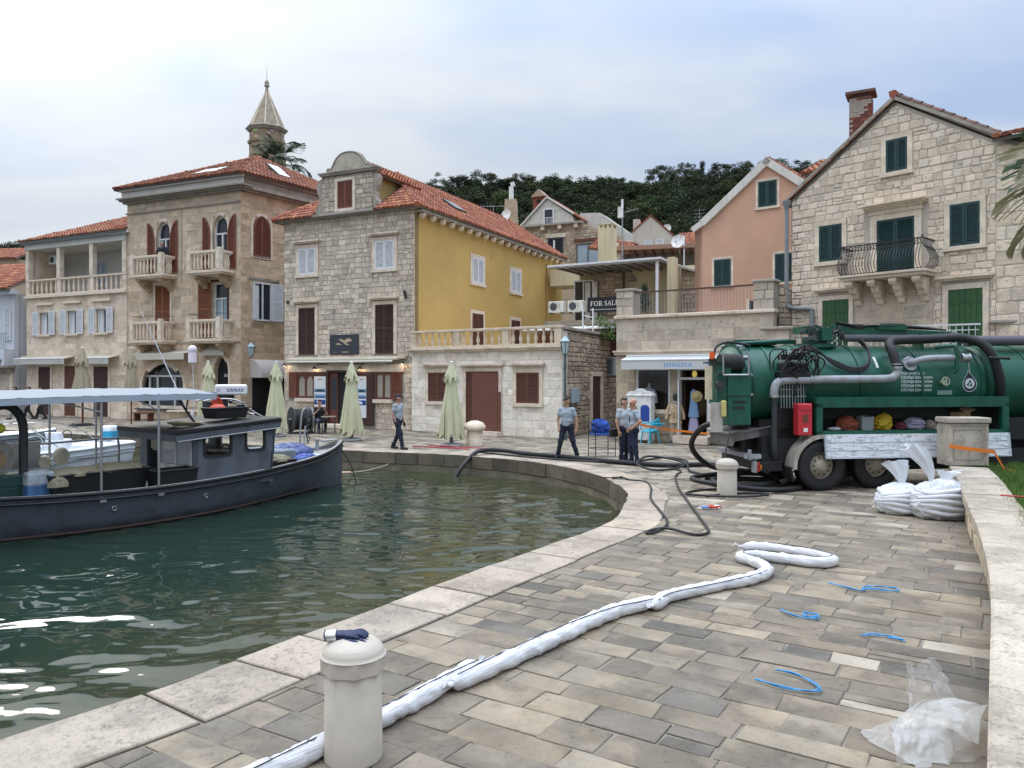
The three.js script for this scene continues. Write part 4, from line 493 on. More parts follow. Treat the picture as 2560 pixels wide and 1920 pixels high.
{ const a = sub('awning', s, 0.55, 2.35, 0); const P = []; for (let j = 0; j <= 6; j++) { const q = j / 6 * Math.PI / 2; P.push([1.0 * Math.sin(q), 0.95 * Math.cos(q)]); } const g = []; for (let j = 0; j < 6; j++) { const A = P[j], B = P[j + 1]; const b = new THREE.BufferGeometry(); b.setAttribute('position', new THREE.Float32BufferAttribute([0, A[1], A[0], 2.6, A[1], A[0], 2.6, B[1], B[0], 0, A[1], A[0], 2.6, B[1], B[0], 0, B[1], B[0], 0, 0, 0, 0, A[1], A[0], 0, B[1], B[0], 2.6, 0, 0, 2.6, B[1], B[0], 2.6, A[1], A[0]], 3)); b.computeVertexNormals(); g.push(b); } mk('cloth', g, mat([0.58, 0.52, 0.49], { t: 'cloth', s: 0.6, r: 0.95 }), a); mk('door_opening', bx(2.3, 2.3, 0.05, 1.3, -1.2, 0.03), M.dark, a); }
mk('cornice', [bx(8.5, 0.1, 0.4, 4.2, 12.1, 0.05), bx(8.7, 0.16, 0.7, 4.25, 12.24, 0.1), bx(8.6, 0.36, 0.1, 4.2, 12.51, 0.25), bx(8.7, 0.14, 0.22, 4.2, 12.77, 0.33)], M.trimDark, s).material = mat([0.4, 0.36, 0.31], { t: 'lichen', s: 2.2, b: 'pits', bs: 0.015 });
mk('rear_walls', [bx(0.4, H + 0.6, 8, 0.2, H / 2, -4.4), bx(9, H + 0.6, 0.4, 4.7, H / 2, -8.6)], beige, t);
// roof: hipped, apex pushed back
const e = 0.5, y0 = 12.86, q = [5.3, 15.3, -4.6], bl = [-e, y0, -9], br = [W + e + 1.6, y0, -9];
const fl = [-e, y0, e], frr = [W + e + 0.05, y0, e];
tileRoof(t, [fl, frr, [5.32, 15.3, -4.6], q], { seed: 51, tones: clay.map((c) => c.map((v) => v * 0.75)), holes: [[4.5, 1.3, 6.6, 2.9]] }); tileRoof(t, [frr, br, q, [5.3, 15.3, -4.58]], { seed: 52, most: 200, tones: clay.map((c) => c.map((v) => v * 0.75)) }); tileRoof(t, [bl, fl, [5.3, 15.3, -4.58], q], { seed: 53, most: 30 }); ridge(t, frr, q, 54); ridge(t, fl, q, 55);
{ const sl = Math.atan2(2.44, 5.1); for (const x of [4.45, 5.4]) { const k = sub('skylight', t, x, 13.75, -1.3); mk('frame', bx(0.9, 0.08, 1.3).rotateX(sl), M.iron, k); mk('pane', bx(0.76, 0.04, 1.16).rotateX(sl).translate(0, 0.045, 0.02), mat([0.75, 0.78, 0.8], { r: 0.15 }), k); } const k = sub('skylight', t, 8.0, 13.85, -3.2, -0.1); mk('frame', bx(1.3, 0.08, 0.9).rotateZ(-0.66), M.iron, k); mk('pane', bx(1.16, 0.04, 0.76).rotateZ(-0.66).translate(0.03, 0.045, 0), mat([0.75, 0.78, 0.8], { r: 0.15 }), k); }
mk('roof_parapet', [bx(5, 0.9, 0.3, 9.4, 13.1, -8.4, 0, 0, -0.14)], M.trim, t);
}

// ---- house with loggia
{
const t = thing('loggia_house', 'pale stone house with pillared loggia, balustrade and old orange tile roof beside the gothic house', 'house', [-29.7, 0, 47.1], turnOf(0.905, -0.425)), W = 8.86, pale = mat([0.74, 0.64, 0.53], { t: 'stone', s: 2.8, b: 'pits', bz: 1.2, bs: 0.006 });
const ws = [[1.3, 4.92, 0.85, 1.32], [3.85, 4.92, 0.82, 1.34], [6.35, 4.92, 0.86, 1.36]], ds = [[1.19, 1.11], [3.58, 1.0], [6.15, 1.22]];
const f = wall(t, rect(0, 0, W, 7.15), { m: pale, holes: ws.map(([x, y, w, h]) => rect(x, y, x + w, y + h)) });
stones(f, { seed: 71, box: [0, 0, W, 7.1], row: [0.32, 0.4], len: [0.5, 1.05], gap: 0.008, bev: 0.007, proud: [0.004, 0.012], irr: 0.004, tones: [[0.77, 0.67, 0.56], [0.8, 0.7, 0.59], [0.72, 0.62, 0.51]], vary: 0.09, excl: [...ws.map(([x, y, w, h]) => grown(x, y, x + w, y + h, 0.14)), ...ds.map(([x, w]) => grown(x, -1, x + w, 3.03, 0.14)), [-1, 2.95, 4.6, 3.65], [5.4, 2.95, 8.4, 3.65]] });
for (const [x, y, w, h] of ws) { const p = sub('window', t, x, y, 0); mk('surround', [bx(0.13, h + 0.26, 0.12, -0.065, h / 2, 0), bx(0.13, h + 0.26, 0.12, w + 0.065, h / 2, 0), bx(w, 0.13, 0.12, w / 2, h + 0.065, 0), bx(w + 0.4, 0.12, 0.26, w / 2, -0.07, 0.03)], M.trim, p); mk('cornice', bx(w + 0.7, 0.12, 0.2, w / 2, h + 0.5, 0.03), M.trim, p); mk('pane', plane(w, h, w / 2, h / 2, -0.16), M.glass, p); mk('frame', [bx(0.07, h, 0.08, 0.035, h / 2, -0.12), bx(0.07, h, 0.08, w - 0.035, h / 2, -0.12), bx(0.06, h, 0.08, w / 2, h / 2, -0.12), bx(w, 0.07, 0.08, w / 2, h - 0.035, -0.118)], M.whitewood, p); mk('curtain', plane(w * 0.3, h, w * 0.2, h / 2, -0.15), M.whitewood, p); for (const k of [0, 1]) mk('shutter', leafGeo(0.54, h + 0.1, 20), M.whitewood, p).position.set(k ? w + 0.06 : -0.62, -0.04, 0.07); }
ds.forEach(([x, w], i) => { const p = sub('door', t, x, 0.1, 0); mk('door_leaf', i === 1 ? plankLeaf(w, 2.9) : plankLeaf(w, 2.85), i === 1 ? M.brownwood : M.darkwood, p); mk('surround', [bx(0.14, 2.95, 0.14, -0.07, 1.45, 0), bx(0.14, 2.95, 0.14, w + 0.07, 1.45, 0), bx(w + 0.3, 0.14, 0.14, w / 2, 3.0, 0)], M.trim, p); });
const val = (txt) => canvasMat(1024, 128, (g, w, h) => { g.fillStyle = '#b4b1ab'; g.fillRect(0, 0, w, h); g.fillStyle = '#6b6860'; g.font = 'italic 52px serif'; for (const x of txt) g.fillText('Lapis', x, 82); });
for (const [x0, x1, tx2] of [[-0.2, 4.5, [30, 830]], [5.45, 8.25, [730]]]) { const a = sub('awning', t, x0, 3.1, 0), L = x1 - x0; mk('cassette', rb(L, 0.13, 0.2, 0.04, L / 2, 0.46, 0.1), M.canvas, a); mk('cloth', bx(L, 0.02, 0.6, L / 2, 0.4, 0.4, 0.2), M.canvas, a); mk('front_bar', rb(L, 0.07, 0.07, 0.03, L / 2, 0.34, 0.7), M.whitewood, a); mk('valance', plane(L, 0.3, L / 2, 0.16, 0.71), val(tx2), a, true); }
mk('floor_slab', [bx(W + 0.1, 0.14, 0.3, W / 2, 7.2, 0.02), bx(W, 0.2, 2.2, W / 2, 7.17, -1.25)], M.trim, t);
const bs = sub('balustrade', t, 0, 7.27, -0.06); balustrade(bs, W, 0.98, 21, { posts: [0, 3.05, 5.95, W], pw: 0.32, d: 0.2, r: 0.085 });
mk('pillar', [0.16, 3.05, 5.95, W - 0.16].map((x) => bx(0.3, 1.84, 0.28, x, 9.17, -0.06)), M.trim, t);
const ivory = mat([0.62, 0.6, 0.55], { t: 'streak', s: 4 }); mk('loggia_wall', [bx(W, 2.9, 0.2, W / 2, 8.7, -2.3), bx(0.2, 2.9, 2, 0.1, 8.7, -1.3), bx(0.2, 2.9, 2, W - 0.1, 8.7, -1.3), bx(W, 0.1, 2.1, W / 2, 10.1, -1.2)], ivory, t);
mk('beam', bx(W + 0.02, 0.36, 0.36, W / 2, 10.26, -0.05), ivory, t); mk('gutter', [cy(0.07, 0.07, [-0.6, 10.5, 0.3], [W, 10.58, 0.3], 8), bx(W + 0.4, 0.1, 0.5, W / 2, 10.46, 0.05)], M.gutter, t);
for (const x of [3.4, 6.15, 8.0]) { const p = sub('loggia_door', t, x, 7.3, -2.19); for (const k of [0, 1]) mk('shutter', leafGeo(0.42, 2.15, 30), mat([0.45, 0.5, 0.56], { r: 0.5 }), p).position.set(k * 0.43, 0, 0); }
{ const q = sub('air_conditioner', t, 1.4, 9.55, -0.9); mk('casing', rb(0.85, 0.55, 0.3, 0.03), mat([0.6, 0.6, 0.57], { r: 0.5 }), q); mk('fan_grille', [new THREE.CircleGeometry(0.2, 20).translate(-0.15, 0, 0.152)], M.iron, q); }
mk('rear_walls', [bx(0.3, 10.4, 6, 0.15, 5.2, -3.4), bx(W, 10.4, 0.3, W / 2, 5.2, -6.6)], pale, t);
tileRoof(t, [[-0.25, 10.55, 0.35], [W, 10.62, 0.35], [W, 12.55, -3.6], [4.6, 12.4, -3.6]], { seed: 72, tones: [[0.4, 0.13, 0.06], [0.44, 0.17, 0.09], [0.33, 0.1, 0.05], [0.47, 0.22, 0.13], [0.3, 0.12, 0.07]] }); tileRoof(t, [[-0.25, 10.55, -6], [-0.25, 10.55, 0.35], [4.6, 12.4, -3.6], [4.62, 12.4, -3.7]], { seed: 73, most: 20 });
const r2 = sub('pergola_frame', t, 6.2, 12.0, -2.6); mk('frame', [cy(0.035, 0.035, [0, 0, 0], [0, 1.5, 0]), cy(0.035, 0.035, [2.6, 0, 0], [2.6, 1.6, 0]), cy(0.03, 0.03, [-0.3, 1.5, 0], [3.2, 1.75, 0]), cy(0.03, 0.03, [-0.3, 1.5, 0], [3.4, 1.0, -1.2]), cy(0.03, 0.03, [1.2, 1.6, 0], [3.4, 1.4, -0.8])], M.iron, r2);
}

// ---- far left: white house and roofs behind
{
const t = thing('white_house', 'white rendered house with tile roof cut by the left edge of the view', 'house', [-37.8, 0, 48.9], turnOf(0.97, -0.243)), white = mat([0.66, 0.68, 0.72], { t: 'streak', s: 5 });
wall(t, rect(0, 0, 7.6, 7.5), { m: white }); mk('eaves', bx(7.8, 0.3, 0.5, 3.9, 7.55, 0.1), white, t); mk('rear_walls', [bx(7.6, 7.5, 0.3, 3.8, 3.75, -6), bx(0.3, 7.5, 5.5, 7.4, 3.75, -3.2)], white, t);
tileRoof(t, [[-1, 7.7, 0.6], [7.7, 7.7, 0.6], [7.7, 9.9, -4], [-1, 9.9, -4]], { seed: 81, most: 120 });
mk('balcony_rail', [bx(7.5, 0.04, 0.04, 3.8, 5.0, 0.5), bx(7.5, 0.04, 0.04, 3.8, 4.1, 0.5), ...[...Array(56)].map((_, i) => bx(0.02, 0.9, 0.02, 0.1 + i * 0.134, 4.55, 0.5))], M.galv, t); mk('balcony_slab', bx(7.6, 1.0, 0.7, 3.8, 3.55, 0.35), white, t); mk('shop_cornice', [bx(7.7, 0.14, 0.9, 3.85, 2.98, 0.4), bx(7.6, 0.35, 0.3, 3.8, 2.75, 0.2)], M.trimDark, t);
mk('shutter', leafGeo(0.5, 2.0), M.whitewood, t).position.set(6.9, 4.6, 0.03);
const p = wall(t, rect(5.9, 0, 7.6, 2.6), { name: 'stone_pier', z: 0.15, t: 0.15, m: M.trim }); stones(p, { seed: 82, box: [5.9, 0, 7.4, 2.6], row: [0.25, 0.32], len: [0.3, 0.5], gap: 0.02, proud: [0.01, 0.02], tones: [[0.62, 0.56, 0.5], [0.58, 0.52, 0.46]] });
mk('shop_window', [plane(2.2, 2.4, 4.7, 1.3, 0.02)], mat([0.03, 0.07, 0.08], { r: 0.08 }), t);
const b = thing('yellow_house', 'narrow pale yellow house with tile eaves beyond the roofs at the left edge', 'house', [-52, 0, 68], -0.2); mk('wall', bx(6, 15.6, 6, 0.4, 7.8, 0), mat([0.6, 0.52, 0.3], { t: 'streak', s: 4 }), b); tileRoof(b, [[-2.8, 15.5, 3.3], [4.0, 15.5, 3.3], [1, 17, 0], [0, 17, 0]], { seed: 83, most: 10 }); mk('eaves', bx(7, 0.12, 6.8, 0.5, 15.5, 0), M.trimDark, b); mk('aerial', [cy(0.03, 0.03, [3.4, 12.4, 3], [5.4, 12.2, 3]), bx(0.7, 0.2, 0.05, 4.8, 12.25, 3)], M.iron, b);
const c = thing('pink_house', 'small salmon stone house with tile roof far off at the left edge', 'house', [-58.5, 0, 84], -0.1); mk('wall', bx(9, 14.5, 8, 3.4, 7.25, 0), mat([0.5, 0.38, 0.29], { t: 'stone', s: 4 }), c); tileRoof(c, [[-1.4, 14.5, 4.4], [8.3, 14.5, 4.4], [7.8, 16.2, 0], [-1, 16.2, 0]], { seed: 84, most: 10 }); mk('window', [bx(0.9, 1.2, 0.1, 6.2, 12, 4.02), bx(0.3, 1, 0.1, 4, 12.4, 4.02)], M.dark, c);
}

// ---- white terrace building
{
const t = thing('terrace_building', 'low whitewashed stone building with balustraded terrace on top and brown shutters', 'building', [-4.42, 0, 34.0], turnOf(0.829, -0.559)), W = 7.66, Lw = 8.3, ry = Math.PI / 2 + 0.197;
const f = wall(t, rect(0, 0, W, 3.46), { t: 0.1, m: mat([0.78, 0.74, 0.67], { t: 'mott', s: 1.2 }) }), ex = [grown(0.96, 1.34, 2.05, 2.58, 0.17), grown(5.56, 1.35, 6.64, 2.57, 0.17), [2.84, 0, 4.86, 2.8]];
stones(f, { seed: 91, box: [0, 0, W, 3.44], row: [0.26, 0.36], len: [0.4, 0.95], gap: 0.015, bev: 0.012, proud: [0.008, 0.02], irr: 0.006, tones: wallTones.white, vary: 0.08, excl: ex, split: 0.05 });
shuttered(t, 0.96, 1.34, 1.09, 1.24, { m: M.brownwood, cornice: 0.12 }); shuttered(t, 5.56, 1.35, 1.08, 1.22, { m: M.brownwood, cornice: 0.12 });
const d = shuttered(t, 3.02, 0.18, 1.66, 2.44, { door: 1, nosill: 1, m: M.brownwood, cornice: 0.06 }); mk('door_board', [bx(1.3, 2.4, 0.04, 1.02, 1.18, 0.09), bx(0.22, 1.6, 0.03, 1.7, 0.8, 0.08)], mat([0.17, 0.062, 0.042], { r: 0.7, t: 'mott', s: 1.5 }), d); mk('step', bx(2.1, 0.17, 0.4, 0.8, -0.1, 0.2), M.trim, d);
mk('cornice', [bx(W + 0.1, 0.1, 0.3, W / 2, 3.5, 0.02), bx(W + 0.2, 0.07, 0.42, W / 2, 3.58, 0.06)], M.trim, t);
const bs = sub('balustrade', t, 0, 3.615, -0.02); balustrade(bs, W, 0.78, 21, { posts: [0, 2.55, 5.05, W], pw: 0.3, d: 0.22, r: 0.078, m: mat([0.68, 0.6, 0.48], { t: 'stone', s: 2, b: 'pits', bs: 0.004 }) });
mk('terrace_floor', ext([[0, 0.1], [W - 0.3, 0.1], [W - 1.9, 8], [-2.2, 11]], 0.15).rotateX(-Math.PI / 2).translate(0, 3.46, 0), M.trim, t);
const s = wall(t, rect(0, 0, Lw, 4.33), { name: 'side_wall', x: W, z: -0.03, ry, m: M.mortarD, t: 0.06 });
stones(s, { seed: 92, box: [0.55, 0, Lw, 4.2], row: [0.16, 0.3], len: [0.16, 0.5], gap: 0.035, bev: 0.02, cut: 0.12, irr: 0.016, split: 0.12, proud: [0.012, 0.045], tones: wallTones.rubble, vary: 0.18, excl: [[3.55, 0, 5.4, 2.55]] });
stones(s, { seed: 93, box: [0, 0, 0.55, 4.2], row: [0.28, 0.36], len: [0.55, 0.56], gap: 0.015, proud: [0.02, 0.03], tones: wallTones.white.map((c) => c.map((v) => v * 0.8)), name: 'quoin' });
mk('coping', rb(Lw + 0.1, 0.13, 0.46, 0.03, Lw / 2, 4.31, -0.14), M.trimDark, s);
{ const p = sub('door', s, 3.75, 0.1, 0); mk('surround', [bx(0.2, 2.4, 0.2, -0.1, 1.2, 0), bx(0.2, 2.4, 0.2, 1.5, 1.2, 0), bx(1.8, 0.2, 0.2, 0.7, 2.42, 0)], M.trim, p); mk('door_leaf', plankLeaf(1.4, 2.32, 5), M.darkwood, p).position.z = -0.02; }
const q = thing('air_conditioner', 'grey louvred air conditioner box on the rubble side wall above the alley door', 'air conditioner', [4.62, 2.45, 35.7], turnOf(0.386, 0.922) + 0); q.rotation.y = -0.9; mk('casing', rb(0.95, 0.85, 0.38, 0.03, 0, 0.42, 0.1), mat([0.4, 0.42, 0.44], { r: 0.5 }), q); mk('louvre', [...[...Array(10)].map((_, i) => bx(0.035, 0.7, 0.02, -0.3 + i * 0.066, 0.42, 0.3))], mat([0.1, 0.13, 0.16], { r: 0.5 }), q); mk('bracket', [bx(0.04, 0.04, 0.6, -0.3, -0.03, 0), bx(0.04, 0.04, 0.6, 0.3, -0.03, 0)], M.iron, q);
const m = sub('meter_box', s, 0.85, 1.35, 0.05); mk('cabinet', rb(0.85, 0.6, 0.12, 0.02, 0.42, 0.3, 0.06), mat([0.32, 0.4, 0.46], { r: 0.5 }), m); mk('cabinet_door', [bx(0.36, 0.5, 0.015, 0.22, 0.3, 0.128), bx(0.36, 0.5, 0.015, 0.62, 0.3, 0.128)], mat([0.36, 0.45, 0.5], { r: 0.5 }), m);
}

// ---- shop building with terrace and railing
{
const t = thing('shop_building', 'stone shop building with white awning, display window and railed terrace on top', 'building', [4.0, 0, 29.5], turnOf(0.829, -0.559)), W = 5.92, G = 9;
const holes = [rect(0.79, 1.18, 2.17, 2.72), rect(2.5, 0.3, 3.7, 2.72)], f = wall(t, rect(0, 0, W, 4.6), { m: mat([0.48, 0.42, 0.33], { t: 'stone', s: 2.4, b: 'pits', bs: 0.006 }), holes });
stones(f, { seed: 101, box: [0, 3.36, W, 4.58], row: [0.38, 0.42], len: [0.5, 1.3], gap: 0.008, bev: 0.006, proud: [0.006, 0.014], irr: 0.003, tones: wallTones.ashlar, vary: 0.09 });
stones(f, { seed: 102, box: [0, 0, 0.74, 3.2], row: [0.5, 0.9], len: [0.73, 0.75], gap: 0.006, bev: 0.006, proud: [0.01, 0.014], tones: [[0.5, 0.43, 0.34]], name: 'pier_stone' });
stones(f, { seed: 103, box: [3.75, 0, W, 3.2], row: [0.3, 0.42], len: [0.4, 0.9], gap: 0.01, proud: [0.008, 0.02], tones: wallTones.ashlar });
mk('string_course', [bx(W + 0.1, 0.1, 0.16, W / 2, 3.28, 0.04), bx(W + 0.16, 0.06, 0.24, W / 2, 3.36, 0.06)], M.trim, t); mk('coping', rb(W + 0.12, 0.12, 0.5, 0.03, W / 2, 4.66, -0.13), M.trim, t);
for (const x of [0.36, 5.58]) { const p = wall(t, rect(x - 0.36, 4.72, x + 0.34, 5.66), { name: 'terrace_pillar', t: 0.62, m: M.mortar, z: -0.01 }); stones(p, { seed: 104 + x, box: [x - 0.36, 4.72, x + 0.34, 5.66], row: [0.28, 0.34], len: [0.34, 0.72], gap: 0.02, proud: [0.01, 0.03], tones: wallTones.ashlar }); mk('pillar_cap', rb(0.82, 0.1, 0.76, 0.03, x, 5.7, -0.32), M.trimDark, t); }
const rl = sub('railing', t, 0.72, 4.72, -0.2); mk('top_rail', bx(4.5, 0.06, 0.06, 2.26, 0.88, 0), mat([0.1, 0.05, 0.04], { r: 0.8 }), rl); const bar = bx(0.013, 0.86, 0.013, 0, 0.43, 0); boxUV(bar); for (let i = 0; i < 38; i++) { const q = new THREE.Mesh(bar, M.galv); q.name = numbered('bar'); q.position.x = 0.1 + i * 0.118; q.castShadow = true; rl.add(q); }
// display window and doorway
{ const p = sub('display_window', t, 0.79, 1.18, 0); mk('frame', [bx(0.08, 1.54, 0.1, 0.04, 0.77, -0.1), bx(0.08, 1.54, 0.1, 1.34, 0.77, -0.1), bx(1.38, 0.06, 0.1, 0.69, 1.5, -0.1)], M.whitewood, p); mk('sill', [bx(1.6, 0.14, 0.34, 0.7, -0.06, 0.05), bx(1.55, 0.1, 0.12, 0.7, -0.2, 0.03)], M.trim, p); const pane = mk('pane', plane(1.3, 1.5, 0.69, 0.75, -0.1), mat([0.95, 0.97, 1], { trans: 1, r: 0.02 }), p); pane.castShadow = false; mk('display_back', [bx(1.5, 1.8, 0.05, 0.7, 0.7, -1.4), bx(1.5, 0.04, 1.3, 0.7, -0.05, -0.75)], mat([0.16, 0.12, 0.085], { t: 'wood', s: 0.8 }), p); mk('shelf', [bx(1.3, 0.03, 0.3, 0.75, 1.0, -1.2), bx(1.3, 0.03, 0.3, 0.75, 0.6, -1.2)], M.brownwood, p); }
{ const p = sub('doorway', t, 2.5, 0, 0); mk('frame', [bx(0.1, 2.45, 0.16, 0.05, 1.5, 0), bx(0.1, 2.45, 0.16, 1.15, 1.5, 0), bx(1.0, 0.09, 0.14, 0.6, 2.34, 0), bx(1.0, 0.08, 0.14, 0.6, 2.68, 0)], M.whitewood, p); mk('room', [bx(3.6, 3, 0.05, 0, 1.5, -3.4), bx(0.05, 3, 3.4, -1.85, 1.5, -1.7), bx(0.05, 3, 3.4, 1.85, 1.5, -1.7), bx(3.7, 0.05, 3.4, 0, 3.1, -1.7), bx(3.7, 0.05, 3.4, 0, 0.27, -1.7)], mat([0.36, 0.24, 0.14], { t: 'wood', s: 1 }), p); mk('hanging_garments', [...Array(14)].map((_, i) => bx(0.06, 0.75 + 0.15 * Math.sin(i * 2.3), 0.3, 0.2 + i * 0.066, 1.35, -1.5, 0, 0.3 * Math.sin(i), 0)), mat([0.3, 0.22, 0.14], { t: 'wood', s: 0.4 }), p); mk('door_leaf', bx(0.04, 2.0, 0.5, 0.1, 1.3, 0.2, 0, 0.3), M.whitewood, p); mk('step', rb(1.3, 0.28, 0.5, 0.02, 0.6, 0.14, 0.2), M.trim, p); mk('lamp_shade', sph(0.09, 0.58, 2.5, -0.1, 1, 1.4, 1), mat([0.6, 0.5, 0.12], { e: [0.25, 0.2, 0.04] }), p); }
const a = sub('awning', t, 0.5, 2.7, 0); const cl = mat([0.6, 0.6, 0.59], { t: 'cloth', s: 0.6 }); mk('cassette', rb(5.0, 0.14, 0.22, 0.04, 2.5, 0.45, 0.12), cl, a); mk('cloth', bx(5.0, 0.02, 0.5, 2.5, 0.39, 0.38, 0.22), cl, a); mk('front_bar', rb(5.0, 0.07, 0.07, 0.03, 2.5, 0.32, 0.62), M.whitewood, a);
mk('valance', plane(5.0, 0.33, 2.5, 0.14, 0.63), canvasMat(2048, 136, (g, w, h) => { g.fillStyle = '#c3c4c3'; g.fillRect(0, 0, w, h); g.strokeStyle = '#a9abad'; g.beginPath(); g.moveTo(0, 70); g.quadraticCurveTo(w / 2, 86, w, 72); g.stroke(); g.fillStyle = '#6d8fc4'; g.font = 'bold 92px sans-serif'; g.fillText('MENGOLA', 690, 106, 440); g.strokeStyle = '#8fa5cc'; g.lineWidth = 3; g.beginPath(); for (let i = 0; i < 12; i++) g.lineTo(1190 + i * 11, 96 + (i % 2) * 8); g.stroke(); g.fillStyle = '#5f86c8'; for (let i = 0; i < 5; i++) { g.beginPath(); g.ellipse(1390 + 28 * Math.cos(i * 1.26), 82 + 28 * Math.sin(i * 1.26), 22, 10, i * 1.26, 0, 7); g.fill(); } }), a, true);
mk('rear_body', [bx(0.3, 4.6, 7, 0.15, 2.3, -3.9), bx(W - 0.3, 4.6, 0.3, W / 2, 2.3, -7.4), bx(W - 0.4, 0.16, 7, W / 2, 4.5, -3.9)], M.mortar, t);
const s = wall(t, [[0, 0], [1.5, 0], [1.5, 5.1], [0, 5.6]], { name: 'side_wall', x: W, z: -0.6, ry: 0.85, m: M.mortarD, t: 0.3 }); stones(s, { seed: 105, box: [0, 3.2, 1.5, 5.5], row: [0.16, 0.26], len: [0.18, 0.42], cut: 0.1, irr: 0.012, gap: 0.03, proud: [0.01, 0.04], tones: wallTones.rubble, clip: [[0, 0], [1.5, 0], [1.5, 5.05], [0, 5.55]] });
// lower terrace beside it, behind the lorry
const k = thing('terrace_wall', 'low stone terrace wall with white railing and flat capped piers behind the lorry', 'wall', [8.35, 0, 25.15], turnOf(0.865, -0.5)), kw = wall(k, rect(0, 0, 9, 3.1), { m: M.mortar }); stones(kw, { seed: 106, box: [0, 1.5, 9, 3.1], row: [0.3, 0.4], len: [0.4, 0.8], gap: 0.015, proud: [0.01, 0.02], tones: wallTones.ashlar });
for (const x of [0.3, 6.7]) { mk('pier', bx(0.75, 0.85, 0.6, x, 3.5, -0.25), M.trim, k); mk('pier_cap', rb(1.1, 0.1, 0.85, 0.03, x, 3.98, -0.22), M.trimDark, k); }
const wr = sub('railing', k, 0.7, 3.1, -0.1); mk('top_rail', [bx(5.6, 0.05, 0.05, 2.8, 0.84, 0), bx(5.6, 0.025, 0.025, 2.8, 0.68, 0)], M.whitewood, wr); const b2 = bx(0.018, 0.8, 0.018, 0, 0.4, 0); boxUV(b2); for (let i = 0; i < 34; i++) { const q = new THREE.Mesh(b2, M.whitewood); q.name = numbered('bar'); q.position.x = 0.1 + i * 0.162; wr.add(q); } for (const x of [1.25, 4.5]) mk('scroll_panel', [0, 1, 2].flatMap((i) => [-1, 1].map((d2) => new THREE.TorusGeometry(0.075, 0.014, 5, 14).translate(x + d2 * 0.085, 0.16 + i * 0.2, 0))), M.whitewood, wr);
}

// ---- pink house
{
const t = thing('pink_house', 'salmon pink rendered house with white gable edge and dark green shutters behind the terrace', 'house', [8.61, 0, 33], turnOf(0.8, -0.6)), pink = mat([0.66, 0.39, 0.27], { t: 'mott', s: 6, b: 'mott', bz: 0.5, bs: 0.006 });
wall(t, [[-0.82, 0], [5.5, 0], [5.5, 8.75], [2.34, 11.1], [-0.5, 8.95], [-0.82, 8.8]], { m: pink });
for (const [x, y, w, h] of [[1.97, 9.38, 0.76, 1.06], [0.07, 6.26, 0.73, 1.13], [2.66, 6.24, 0.76, 1.16]]) shuttered(t, x, y, w, h, { m: M.greenwood, fw: 0.11, proud: 0.02 });
const bd = (p, q, w = 0.3) => { const dx = q[0] - p[0], dy = q[1] - p[1], l = Math.hypot(dx, dy), n = [dy / l, -dx / l]; return ext([p, q, [q[0] + n[0] * w, q[1] + n[1] * w], [p[0] + n[0] * w, p[1] + n[1] * w]].reverse(), 0.14); };
mk('bargeboard', [bd([-0.55, 9.12], [2.34, 11.42]), bd([-0.95, 8.87], [-0.5, 9.14], 0.24), bd([2.34, 11.42], [5.7, 8.8])], mat([0.72, 0.68, 0.62], { t: 'streak', s: 3 }), t);
tileRoof(t, [[5.75, 8.74, 0.02], [5.75, 8.74, -8], [2.34, 11.36, -8], [2.34, 11.36, 0.02]], { seed: 111, most: 60 }); tileRoof(t, [[-0.98, 8.79, -8], [-0.98, 8.79, 0.02], [2.34, 11.36, 0.02], [2.34, 11.36, -8]], { seed: 112, most: 20 });
wall(t, rect(0, 0, 8, 8.8), { name: 'side_wall', x: -0.82, z: -8, ry: -Math.PI / 2, m: pink }); wall(t, rect(0, 0, 8, 8.8), { name: 'side_wall', x: 5.5, ry: Math.PI / 2, m: pink });
const w = sub('window', t, 1.6, 4.6, 0.01); mk('pane', plane(0.75, 0.95, 0.37, 0.47, 0.01), M.glass, w); mk('grille', [...[0, 1, 2, 3].map((i) => bx(0.02, 0.95, 0.02, 0.1 + i * 0.18, 0.47, 0.05)), bx(0.8, 0.03, 0.02, 0.37, 0.3, 0.05)], M.iron, w); mk('surround', [bx(0.12, 1.1, 0.06, -0.06, 0.5, 0.02), bx(0.12, 1.1, 0.06, 0.81, 0.5, 0.02)], M.trim, w);
}

